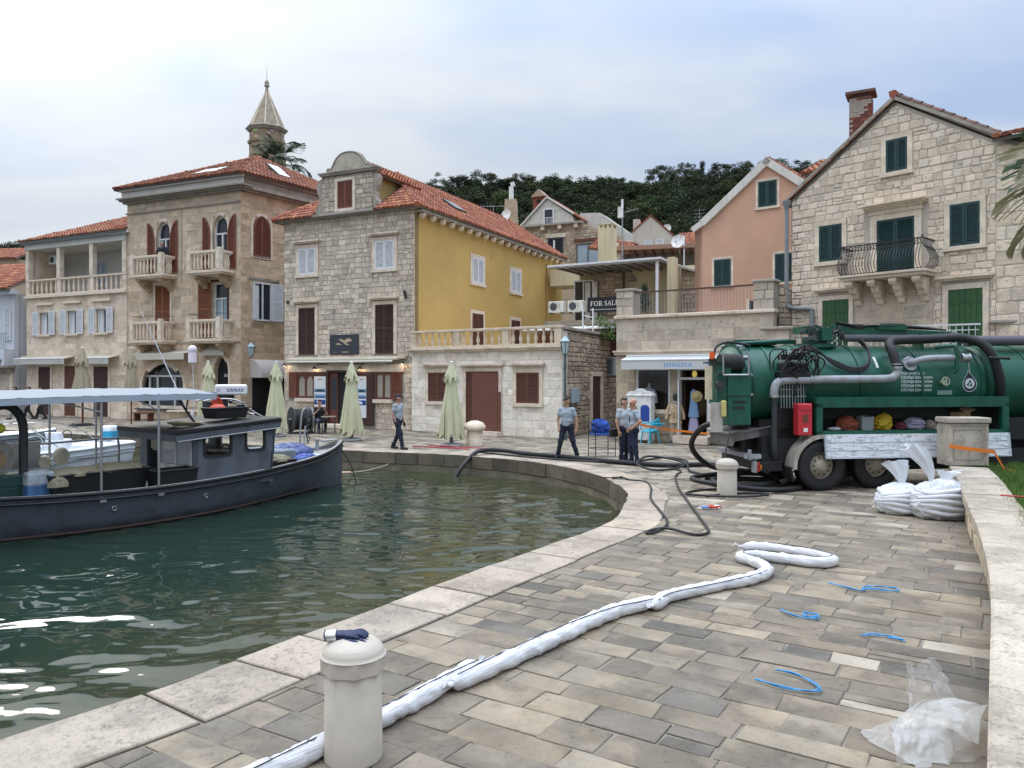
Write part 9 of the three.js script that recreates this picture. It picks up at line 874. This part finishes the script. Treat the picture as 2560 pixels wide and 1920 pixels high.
mk('steel_plate', bx(0.95, 0.55, 0.03, -7.75, 0.78, -1.1, 0, 0.05, 0), M.steel, t); mk('buoy', [sph(0.16, -6.95, 0.72, -0.9, 1, 1.25, 1), sph(0.13, -7.2, 0.62, -1.1, 1, 1, 1)], mat([0.66, 0.62, 0.46], { r: 0.5 }), t);
const hl = sub('net_hauler', t, -8.4, 0.1, 1.0); mk('arm', tb([[0, -0.1, 0], [0, 0.9, 0], [-0.02, 1.5, 0], [-0.2, 1.78, -0.05], [-0.45, 1.76, -0.1], [-0.55, 1.5, -0.12]], 0.075, 36, 10), M.iron, hl); mk('drum', [cy(0.36, 0.36, [-0.5, 0.85, -0.1], [-0.5, 0.85, -0.02], 26), cy(0.36, 0.36, [-0.5, 0.85, -0.4], [-0.5, 0.85, -0.46], 26), cy(0.2, 0.2, [-0.5, 0.85, -0.4], [-0.5, 0.85, -0.05], 18)], mat([0.3, 0.28, 0.24], { m: 0.6, r: 0.5, t: 'grime', s: 0.4 }), hl); mk('motor', [cy(0.13, 0.13, [-0.5, 0.85, 0], [-0.5, 0.85, 0.25], 14)], mat([0.25, 0.16, 0.08], { r: 0.6, t: 'grime', s: 0.3 }), hl); mk('float', sph(0.09, -0.42, 1.4, 0.1), mat([0.6, 0.55, 0.05]), hl);
// foredeck
mk('fore_hatch', [ext([[-3.25, 0.1], [-1.9, 0.16], [-2.0, 0.58], [-3.25, 0.6]], 1.3, 0.03).translate(0, 0, -0.75)], mat([0.2, 0.24, 0.28], { r: 0.45, t: 'grime', s: 1 }), t); tub(t, 'net_tub', -2.85, 0.12, 0.86, 1.0, 0.27, 0.45); pile(-2.9, 0.38, 0.86, 0.48, 0.15, 0.24, 12); pile(-3.4, 0.16, 1.12, 0.2, 0.12, 0.1, 14, mat([0.33, 0.36, 0.38], { t: 'cloth', s: 0.1 })); pile(-1.75, 0.42, -0.05, 0.6, 0.26, 0.55, 16, mat([0.045, 0.075, 0.21], { t: 'cloth', s: 0.3, r: 0.5 })); pile(-1.75, 0.3, 0.5, 0.5, 0.14, 0.2, 18, mat([0.05, 0.09, 0.33], { t: 'cloth', s: 0.3, r: 0.45 })); pile(-1.0, 0.28, 0.2, 0.42, 0.07, 0.28, 20, mat([0.55, 0.62, 0.65], { t: 'cloth', s: 0.3 })); mk('bow_fairlead', [rb(0.5, 0.05, 0.2, 0.02, -0.35, 0.66, -0.1), cy(0.05, 0.05, [-0.85, 0.4, 0], [-0.85, 0.72, 0], 10), cy(0.07, 0.07, [-0.85, 0.7, 0], [-0.85, 0.73, 0], 10)], M.galv, t); mk('bow_frame', tb([[-1.35, 0.3, -0.1], [-1.32, 1.1, -0.1], [-1.25, 1.5, -0.1], [-1.1, 1.55, -0.1], [-1.05, 1.2, -0.1]], 0.024, 24, 6), M.galv, t); mk('bow_stay', tb([[-1.35, 0.3, 0.1], [-1.28, 0.8, 0], [-1.2, 1.1, -0.05]], 0.022, 10, 6), M.galv, t); mk('anchor_chain', [...Array(12)].map((_, i) => new THREE.TorusGeometry(0.045, 0.013, 5, 12).rotateY(i % 2 ? 1.4 : 0).translate(-1.1 + 0.03 * Math.sin(i * 2), 1.45 - i * 0.07, -0.08)), M.iron, t); mk('mooring_line', [tb([[-0.1, 0.5, 0], [0.1, 0.0, 0.25], [0.2, -0.6, 0.4]], 0.014, 12, 5)], M.rubber, t);
// bins
t.updateMatrixWorld(true); const at = (x, y, z) => { const v = t.localToWorld(V3(x, y, z)); return [v.x, v.y, -v.z]; };
const bin = (lab, p, lo, up) => { const b = thing('plastic_bin', lab, 'bin', p, 0.95); mk('lower_body', rb(0.46, 0.32, 0.42, 0.04, 0, 0.17, 0), mat(lo, { r: 0.5, t: 'grime', s: 0.6 }), b); mk('upper_body', rb(0.47, 0.26, 0.43, 0.05, 0, 0.42, 0), mat(up, { r: 0.5, t: 'grime', s: 0.6 }), b); }; bin('blue bin with pale grey upper half on the grey boat deck', at(-8.2, 0.12, 1.05), [0.06, 0.15, 0.32], [0.4, 0.45, 0.5]); bin('dark green bin beside the blue bin on the grey boat deck', at(-8.58, 0.1, 0.85), [0.01, 0.05, 0.04], [0.012, 0.055, 0.045]);
const ln = solo('mooring_rope', tb([[-3.3, -0.05, -25.1], [-3.7, -0.3, -24.8], [-4.4, -0.5, -24.2], [-5.0, -0.54, -23.6]], 0.016, 24, 5), mat([0.4, 0.34, 0.25]), 'thin pale rope hanging down the quay wall below the walking worker', 'rope');
solo('floating_debris', [rb(0.7, 0.05, 0.16, 0.02, -5.3, WATER + 0.03, -23.6, 0, 0.2)], mat([0.5, 0.33, 0.24]), 'pale plank floating on the water by the grey boat bow', 'plank');
}
function openBoat(label, pos, ry, st, o) {
const t = thing('motor_boat', label, 'boat', pos, ry), H = hullGeo(st), white = mat([0.72, 0.75, 0.79], { r: 0.3, t: 'grime', s: 2.5 }); mk('hull', H.g, o.hull ?? white, t, false); mk('gunwale', H.rail(0.03, 0, 0.01), o.rail ?? white, t); mk('strake', [...H.rail(0.018, -0.17, 0.005), ...H.rail(0.016, -0.28, -0.02)], o.strake ?? mat([0.5, 0.55, 0.6], { r: 0.4 }), t); mk('inside', [H.inner(0.35), H.deck(-0.35, 0.06)], white, t); mk('foredeck', H.deck(0.01, 0.0, 0, o.fd ?? 1.4), white, t); mk('side_deck', H.rail(0.06, 0.0, -0.06), white, t); return [t, H, white];
}
{
const [t, H, white] = openBoat('white open motor boat with bent steel frame and blue outboard engine behind the grey boat', [-14.45, 0, 20.4], 2.95 - Math.PI * 1.5 + 0.1, [[0, 0.04, 0, 0.34, -0.5], [0.5, 0.4, 0.1, 0.28, -0.8], [1.4, 0.78, 0.45, 0.22, -0.9], [3, 0.98, 0.8, 0.18, -0.9], [5, 0.98, 0.85, 0.17, -0.85], [6.2, 0.9, 0.8, 0.18, -0.8], [6.25, 0.05, 0.05, 0.17, -0.7]], { fd: 2.0 });
mk('console', [rb(0.5, 0.55, 0.6, 0.06, -3.6, 0.2, 0), bx(0.04, 0.3, 0.55, -3.4, 0.55, 0, 0, 0, -0.4)], white, t); mk('steering_wheel', new THREE.TorusGeometry(0.17, 0.016, 6, 22).rotateY(Math.PI / 2).rotateZ(0.3).translate(-3.95, 0.55, 0), M.black, t); mk('grab_rail', tb([[-2.6, 0.2, 0.5], [-2.7, 0.5, 0.5], [-3.4, 0.56, 0.5], [-3.6, 0.2, 0.5]], 0.018, 20, 6), M.steel, t); mk('bench', rb(0.6, 0.1, 1.5, 0.03, -5.2, 0.05, 0), white, t); mk('sun_deck', rb(1.2, 0.12, 1.6, 0.05, -5.4, 0.12, 0.05), white, t);
mk('folded_top_frame', [0.85, -0.85].flatMap((z) => [tb([[-4.6, 0.2, z], [-3.2, 0.85, z * 0.95], [-1.4, 1.2, z * 0.8], [-0.4, 1.15, z * 0.5]], 0.018, 30, 6), cy(0.014, 0.014, [-2.6, 0.2, z], [-1.2, 1.15, z * 0.8], 6)]).concat([tb([[-0.4, 1.15, -0.43], [-0.2, 1.16, 0], [-0.4, 1.15, 0.43]], 0.018, 12, 6)]), M.steel, t);
const e = sub('outboard_engine', t, -6.35, -0.08, 0.1); mk('cowling', rb(0.5, 0.5, 0.42, 0.1, 0, 0.55, 0), mat([0.66, 0.69, 0.72], { r: 0.25 }), e); mk('cowling_stripe', rb(0.515, 0.34, 0.435, 0.08, 0, 0.49, 0), mat([0.02, 0.25, 0.42], { r: 0.25 }), e); mk('leg', [rb(0.2, 0.9, 0.16, 0.03, 0, -0.1, 0), cy(0.08, 0.05, [0.15, -0.6, 0], [-0.2, -0.6, 0], 10)], mat([0.5, 0.53, 0.55], { r: 0.4 }), e);
}
{
const [t, H, white] = openBoat('small white and grey motor boat at the far left with its bow to the right', [-16.6, 0, 28.0], 0.12, [[0, 0.04, 0, 0.5, -0.45], [0.5, 0.36, 0.08, 0.42, -0.75], [1.4, 0.75, 0.4, 0.34, -0.85], [3, 0.95, 0.75, 0.28, -0.85], [5.2, 0.92, 0.8, 0.26, -0.8], [5.25, 0.05, 0.05, 0.25, -0.7]], { hull: mat([0.42, 0.46, 0.5], { r: 0.35, t: 'grime', s: 2 }), strake: mat([0.03, 0.035, 0.05]), fd: 1.6 });
mk('bow_rail', tb([[-0.1, 0.55, 0.1], [-0.5, 0.75, 0.4], [-1.6, 0.72, 0.78]], 0.016, 16, 6), M.steel, t); mk('orange_floats', [sph(0.14, -2.4, 0.4, 0.2, 1.5, 0.7, 1), sph(0.12, -3.0, 0.4, 0.4, 1.6, 0.7, 1)], mat([0.5, 0.16, 0.06], { r: 0.5 }), t); solo('boat_fender_pole', cy(0.02, 0.02, [-15.5, -0.5, -26.5], [-14.9, 0.2, -26.9], 6), M.whitewood, 'thin white pole leaning between the two white boats', 'pole');
}
// ---------------------------------------------------------------- people: tapered bones joined by a smooth minimum and meshed
function bonesMesh(bones, cell, k = 0.025) { // [ax, ay, az, bx, by, bz, ra, rb, flattening in z]
let lo = [9, 9, 9], hi = [-9, -9, -9]; for (const b of bones) for (const o of [0, 3]) for (let i = 0; i < 3; i++) { const m = Math.max(b[6], b[7]) + cell * 2 + 0.01; lo[i] = Math.min(lo[i], b[o + i] - m); hi[i] = Math.max(hi[i], b[o + i] + m); }
const n = hi.map((h, i) => Math.ceil((h - lo[i]) / cell) + 1), F = new Float32Array(n[0] * n[1] * n[2]), id = (x, y, z) => x + n[0] * (y + n[1] * z);
for (let z = 0; z < n[2]; z++) for (let y = 0; y < n[1]; y++) for (let x = 0; x < n[0]; x++) { const p = [lo[0] + x * cell, lo[1] + y * cell, lo[2] + z * cell]; let d = 9; for (const b of bones) { const vx = b[3] - b[0], vy = b[4] - b[1], vz = b[5] - b[2], t = clamp(((p[0] - b[0]) * vx + (p[1] - b[1]) * vy + (p[2] - b[2]) * vz) / (vx * vx + vy * vy + vz * vz + 1e-9)); const e = Math.hypot(p[0] - b[0] - vx * t, p[1] - b[1] - vy * t, (p[2] - b[2] - vz * t) * (b[8] ?? 1)) - lerp(b[6], b[7], t); const h = clamp(0.5 + 0.5 * (d - e) / k); d = lerp(d, e, h) - k * h * (1 - h); } F[id(x, y, z)] = d; }
const V = [], I = [], at = new Int32Array(F.length).fill(-1);
for (let z = 0; z < n[2] - 1; z++) for (let y = 0; y < n[1] - 1; y++) for (let x = 0; x < n[0] - 1; x++) { let c = 0, s = [0, 0, 0]; const f = (a, b, q) => F[id(x + a, y + b, z + q)]; for (let e = 0; e < 12; e++) { const ax = e >> 2, u = e & 1, v = (e >> 1) & 1, A = [0, 0, 0], B = [0, 0, 0]; A[(ax + 1) % 3] = B[(ax + 1) % 3] = u; A[(ax + 2) % 3] = B[(ax + 2) % 3] = v; B[ax] = 1; const a = f(...A), b = f(...B); if (a < 0 === b < 0) continue; const t = a / (a - b); for (let i = 0; i < 3; i++) s[i] += lerp(A[i], B[i], t); c++; } if (c) { at[id(x, y, z)] = V.length / 3; V.push(lo[0] + (x + s[0] / c) * cell, lo[1] + (y + s[1] / c) * cell, lo[2] + (z + s[2] / c) * cell); } }
for (let z = 1; z < n[2] - 1; z++) for (let y = 1; y < n[1] - 1; y++) for (let x = 1; x < n[0] - 1; x++) for (let ax = 0; ax < 3; ax++) { const d = [0, 0, 0]; d[ax] = 1; const a = F[id(x, y, z)], b = F[id(x + d[0], y + d[1], z + d[2])]; if (a < 0 === b < 0) continue; const u = [0, 0, 0], v = [0, 0, 0]; u[(ax + 1) % 3] = 1; v[(ax + 2) % 3] = 1; const q = [id(x, y, z), id(x - u[0], y - u[1], z - u[2]), id(x - u[0] - v[0], y - u[1] - v[1], z - u[2] - v[2]), id(x - v[0], y - v[1], z - v[2])].map((k2) => at[k2]); if (q.some((k2) => k2 < 0)) continue; if (a < 0) I.push(q[0], q[1], q[2], q[0], q[2], q[3]); else I.push(q[0], q[2], q[1], q[0], q[3], q[2]); }
const g = new THREE.BufferGeometry(); g.setAttribute('position', new THREE.Float32BufferAttribute(V, 3)); g.setIndex(I); g.computeVertexNormals(); return g;
}
const skinM = mat([0.42, 0.23, 0.155], { r: 0.6 }), bn = (a, b, ra, rb, fz) => [...a, ...b, ra, rb, fz];
// pose: hip, chest, neck, head joints and [shoulder, elbow, wrist] / [hip, knee, ankle] for each side; person faces +z
function person(label, pos, ry, o) {
const t = thing('person', label, 'person', pos, ry), _s = t.scale.setScalar(1.03), p = { lean: 0, hipY: 0.93, ...o }, y = p.hipY, cell = p.cell ?? 0.015, at = (v, w, k) => v.map((q, i) => lerp(q, w[i], k));
const hip = [[-0.09, y, 0], [0.09, y, 0]], ch = [p.tw ?? 0, y + 0.37, p.lean], sh = [[ch[0] - 0.172, y + 0.48, p.lean * 1.2], [ch[0] + 0.172, y + 0.48, p.lean * 1.2]], nk = [ch[0], y + 0.54, p.lean * 1.25], hd = [ch[0] + (p.hx ?? 0), y + 0.71, p.lean * 1.3 + (p.hz ?? 0.02)];
const el = p.el.map((v, i) => [sh[i][0] + v[0], sh[i][1] + v[1], sh[i][2] + v[2]]), wr = p.wr.map((v, i) => [el[i][0] + v[0], el[i][1] + v[1], el[i][2] + v[2]]), kn = p.kn, an = p.an;
const body = []; for (const i of [0, 1]) { body.push(bn(sh[i], el[i], 0.046, 0.039), bn(el[i], wr[i], 0.04, 0.027), bn(hip[i], kn[i], 0.08, 0.055), bn(kn[i], an[i], 0.053, 0.036)); } body.push(bn([0, y, 0], ch, 0.1, 0.11, 1.15), bn(ch, nk, 0.09, 0.052), bn(nk, hd, 0.05, 0.055));
const gs = [bonesMesh(body, cell)];
const hy = p.yaw ?? 0, hp = p.pitch ?? 0, H = (x, yy, z) => { const v = V3(x, yy, z).applyEuler(new THREE.Euler(hp, hy, 0, 'YXZ')); return [hd[0] + v.x, hd[1] + v.y, hd[2] + v.z]; };
gs.push(bonesMesh([bn(H(0, 0.035, -0.02), H(0, 0.025, 0.012), 0.088, 0.08), bn(H(0, -0.03, 0.02), H(0, -0.075, 0.045), 0.066, 0.042), bn(H(0, 0.012, 0.088), H(0, -0.022, 0.108), 0.01, 0.016), bn(H(-0.083, 0.0, -0.008), H(-0.085, -0.028, 0), 0.018, 0.012), bn(H(0.083, 0.0, -0.008), H(0.085, -0.028, 0), 0.018, 0.012), bn(H(-0.03, 0.03, 0.084), H(0.03, 0.03, 0.084), 0.011, 0.011), bn(H(-0.018, -0.052, 0.082), H(0.018, -0.052, 0.082), 0.009, 0.009)], cell * 0.55, 0.014));
for (const i of [0, 1]) { const d = V3(...wr[i]).sub(V3(...el[i])).normalize(), sd = V3(0, 0, 1).addScaledVector(d, -d.z).normalize(), nn = d.clone().cross(sd), q = (a, b, c) => { const v = V3(...wr[i]).addScaledVector(d, a).addScaledVector(sd, b).addScaledVector(nn, c * (i ? 1 : -1)); return [v.x, v.y, v.z]; }; const hb = [bn(q(0, 0, 0), q(0.07, 0, 0.005), 0.026, 0.034, 1)]; for (let f = 0; f < 4; f++) { const b = -0.03 + f * 0.02, l = [0.06, 0.075, 0.08, 0.07][f]; hb.push(bn(q(0.085, b, 0.004), q(0.085 + l * 0.5, b * 1.1, 0.012), 0.0095, 0.009), bn(q(0.085 + l * 0.5, b * 1.1, 0.012), q(0.085 + l * 0.9, b * 1.1, 0.034), 0.009, 0.008)); } hb.push(bn(q(0.025, 0.025, 0.005), q(0.06, 0.056, 0.014), 0.013, 0.011), bn(q(0.06, 0.056, 0.014), q(0.09, 0.06, 0.024), 0.011, 0.009)); const hg = bonesMesh(hb, cell * 0.42, 0.006); (p.gloves?.[i]) ? mk('glove', hg.scale(1, 1, 1), mat(p.gloves[i], { r: 0.8 }), t) : gs.push(hg); }
mk('body', gs.map((g) => { g.deleteAttribute('uv'); return g; }), p.skin ?? skinM, t); mk('eyes', [sph(0.009, ...H(-0.031, 0.012, 0.083)), sph(0.009, ...H(0.031, 0.012, 0.083))], M.dark, t);
const fold = (g, s, a) => { const q = g.attributes.position, nn = g.attributes.normal; for (let i = 0; i < q.count; i++) { const f = a * (fbm((q.getX(i) + q.getZ(i) + 3) / 8 % 1, (q.getY(i) + 1) / 4, 64, 44, 2, s) - 0.5); q.setXYZ(i, q.getX(i) + nn.getX(i) * f, q.getY(i) + nn.getY(i) * f, q.getZ(i) + nn.getZ(i) * f); } g.computeVertexNormals(); return g; };
const pants = [bn([-0.075, y, 0], [0.075, y, 0], 0.122, 0.122, 1.05), bn([-0.05, y + 0.04, 0], [0.05, y + 0.12, p.lean * 0.2], 0.118, 0.116, 1.08)]; for (const i of [0, 1]) pants.push(bn(hip[i], kn[i], 0.098, 0.074), bn(kn[i], at(kn[i], an[i], 0.93), 0.072, 0.062)); mk('trousers', fold(bonesMesh(pants, cell, 0.035), 3, 0.035), mat(p.pants ?? [0.012, 0.016, 0.035], { t: 'cloth', s: 0.3 }), t);
const shirt = [bn([-0.045, y + 0.06, p.lean * 0.2], [ch[0] - 0.06, ch[1], ch[2]], 0.128, 0.128, 1.05), bn([0.045, y + 0.06, p.lean * 0.2], [ch[0] + 0.06, ch[1], ch[2]], 0.128, 0.128, 1.05), bn(sh[0], sh[1], 0.064, 0.064), bn(ch, [nk[0], nk[1] - 0.04, nk[2]], 0.1, 0.06)]; const sl = p.sleeve ?? 0.5; for (const i of [0, 1]) { shirt.push(bn(sh[i], at(sh[i], el[i], Math.min(1, sl * 1.3)), 0.066, 0.058)); if (sl > 0.8) shirt.push(bn(el[i], at(el[i], wr[i], 0.92), 0.056, 0.042)); } mk('shirt', fold(bonesMesh(shirt, cell, 0.035), 5, 0.03), mat(p.shirt ?? [0.33, 0.38, 0.43], { t: 'cloth', s: 0.3 }), t);
for (const i of [0, 1]) { const f = p.toe?.[i] ?? [0, 0, 0.17]; mk('shoe', bonesMesh([bn([an[i][0], an[i][1] - 0.02, an[i][2] - 0.03], [an[i][0] + f[0], Math.max(0.045, an[i][1] - 0.04 + f[1]), an[i][2] + f[2]], 0.052, 0.04), bn([an[i][0], an[i][1] + 0.03, an[i][2]], an[i], 0.05, 0.05)], cell * 0.8, 0.02), M.black, t); }
if (p.hair) mk('hair', bonesMesh([bn(H(0, 0.055, -0.03), H(0, 0.062, 0.015), 0.086, 0.072), bn(H(0, 0.01, -0.05), H(0, -0.03, -0.055), 0.066, 0.05)], cell * 0.55, 0.02), mat(p.hair, { r: 0.9 }), t);
if (p.cap) { mk('cap', [bonesMesh([bn(H(0, 0.06, -0.03), H(0, 0.068, 0.012), 0.09, 0.08), bn(H(0, 0.05, 0.08), H(0, 0.042, 0.15), 0.03, 0.018)], cell * 0.55, 0.02)], mat(p.cap, { r: 0.9 }), t); }
if (p.bib) mk('dungaree_bib', fold(bonesMesh([bn([0, y + 0.08, p.lean * 0.2], [ch[0], ch[1] - 0.06, ch[2] + 0.01], 0.136, 0.137, 1.14), bn([ch[0] - 0.09, ch[1] - 0.05, ch[2] + 0.08], [ch[0] - 0.09, sh[0][1] + 0.05, ch[2] + 0.03], 0.034, 0.03), bn([ch[0] + 0.09, ch[1] - 0.05, ch[2] + 0.08], [ch[0] + 0.09, sh[0][1] + 0.05, ch[2] + 0.03], 0.034, 0.03), bn([ch[0] - 0.09, sh[0][1] + 0.05, ch[2]], [ch[0], ch[1] - 0.05, ch[2] - 0.1], 0.03, 0.04), bn([ch[0] + 0.09, sh[0][1] + 0.05, ch[2]], [ch[0], ch[1] - 0.05, ch[2] - 0.1], 0.03, 0.04)], cell, 0.02), 9, 0.02), mat(p.pants, { t: 'cloth', s: 0.3 }), t);
return t;
}
const gm = [0.02, 0.02, 0.025];
person('worker in grey T-shirt and dark cap walking along the quay edge with gloves on', [-3.78, 0, 25.5], 1.15, { el: [[-0.07, -0.29, -0.04], [0.06, -0.29, 0.0]], wr: [[0.02, -0.22, 0.1], [0.02, -0.24, 0.06]], kn: [[-0.1, 0.5, 0.16], [0.1, 0.49, -0.06]], an: [[-0.11, 0.09, 0.24], [0.11, 0.09, -0.26]], cap: [0.02, 0.02, 0.03], gloves: [gm, gm], hair: [0.03, 0.022, 0.016], yaw: 0.35, pitch: 0.12 });
person('worker in grey T-shirt with dark hair standing legs apart over the hose', [1.62, 0, 22.7], -0.35, { hipY: 0.92, el: [[-0.1, -0.28, -0.02], [0.11, -0.28, -0.03]], wr: [[0.04, -0.25, 0.08], [0.0, -0.26, 0.05]], kn: [[-0.17, 0.5, 0.06], [0.18, 0.5, 0.0]], an: [[-0.27, 0.09, 0.0], [0.28, 0.09, -0.08]], hair: [0.02, 0.014, 0.01], yaw: -0.5, pitch: 0.35 });
person('worker in blue dungarees over a grey shirt, seen from the side', [3.34, 0, 21.1], -1.45, { el: [[-0.14, -0.25, -0.06], [0.16, -0.24, -0.08]], wr: [[0.1, -0.2, 0.12], [-0.1, -0.16, 0.16]], kn: [[-0.1, 0.5, 0.05], [0.1, 0.5, 0.0]], an: [[-0.12, 0.09, 0.02], [0.12, 0.09, -0.06]], pants: [0.014, 0.02, 0.05], bib: 1, pitch: 0.3, yaw: 0.2, skin: mat([0.45, 0.22, 0.14], { r: 0.6 }), hair: null });
person('bystander in pale T-shirt half hidden behind the worker in dungarees', [3.16, 0, 21.7], 0.6, { el: [[-0.08, -0.29, -0.02], [0.08, -0.29, -0.02]], wr: [[0.02, -0.25, 0.06], [0, -0.25, 0.06]], kn: [[-0.1, 0.5, 0.03], [0.1, 0.5, 0]], an: [[-0.11, 0.09, 0], [0.11, 0.09, -0.04]], shirt: [0.42, 0.46, 0.5], hair: [0.04, 0.025, 0.018], yaw: 0.3 });
{ const b = thing('shoulder_bag', 'small dark bag hanging behind the worker in dungarees', 'bag', [2.86, 0.72, 21.7], 0.3); mk('bag_body', rb(0.26, 0.24, 0.12, 0.04, 0, 0.12, 0), M.black, b); mk('strap', tb([[-0.12, 0.2, 0], [-0.05, 0.42, 0.03], [0.06, 0.42, 0.03], [0.12, 0.2, 0]], 0.012, 16, 5), M.black, b); }
person('person in black T-shirt sitting at a cafe table with hands raised to the face', [-8.2, -0.48, 32.75], 0.5, { hipY: 1.0, cell: 0.02, lean: 0.04, el: [[-0.1, -0.24, 0.14], [0.1, -0.24, 0.14]], wr: [[0.12, 0.16, 0.12], [-0.12, 0.18, 0.12]], kn: [[-0.14, 1.0, 0.43], [0.14, 1.0, 0.43]], an: [[-0.14, 0.57, 0.45], [0.14, 0.57, 0.4]], shirt: [0.012, 0.012, 0.014], pants: [0.1, 0.12, 0.18], hair: [0.02, 0.015, 0.012], pitch: 0.1, toe: [[0, 0.48, 0.17], [0, 0.48, 0.17]] });
person('grey haired person in dark jacket standing on the upper left stone balcony', [-18.98, 7.9, 41.78], -0.1, { cell: 0.02, el: [[-0.14, -0.25, 0.05], [0.14, -0.25, 0.05]], wr: [[0.12, -0.03, 0.2], [-0.12, -0.03, 0.2]], kn: [[-0.1, 0.5, 0.02], [0.1, 0.5, 0.02]], an: [[-0.11, 0.09, 0], [0.11, 0.09, 0]], shirt: [0.015, 0.018, 0.026], sleeve: 1, hair: [0.4, 0.4, 0.4], yaw: 0.3 });
const wk = { cell: 0.024, el: [[-0.08, -0.28, 0.06], [0.08, -0.28, -0.08]], wr: [[0.02, -0.2, 0.14], [0, -0.24, 0.04]], kn: [[-0.09, 0.5, 0.18], [0.09, 0.5, -0.02]], an: [[-0.1, 0.09, 0.28], [0.1, 0.1, -0.28]] };
person('passer-by in pale clothes walking left at the far left edge', [-27.5, 0, 42.6], -1.3, { ...wk, shirt: [0.36, 0.4, 0.36], pants: [0.3, 0.33, 0.32], hair: [0.02, 0.015, 0.012] }); person('passer-by all in black walking at the far left, middle of three', [-26.8, 0, 42.7], -1.4, { ...wk, shirt: [0.012, 0.013, 0.016], sleeve: 1, pants: [0.012, 0.012, 0.015], hair: [0.015, 0.012, 0.01] }); person('passer-by in teal top walking last of the three at the far left', [-26.3, 0, 43.0], -1.4, { ...wk, shirt: [0.08, 0.17, 0.17], pants: [0.02, 0.02, 0.025], hair: [0.02, 0.016, 0.012] });
renderer.render(scene, camera);
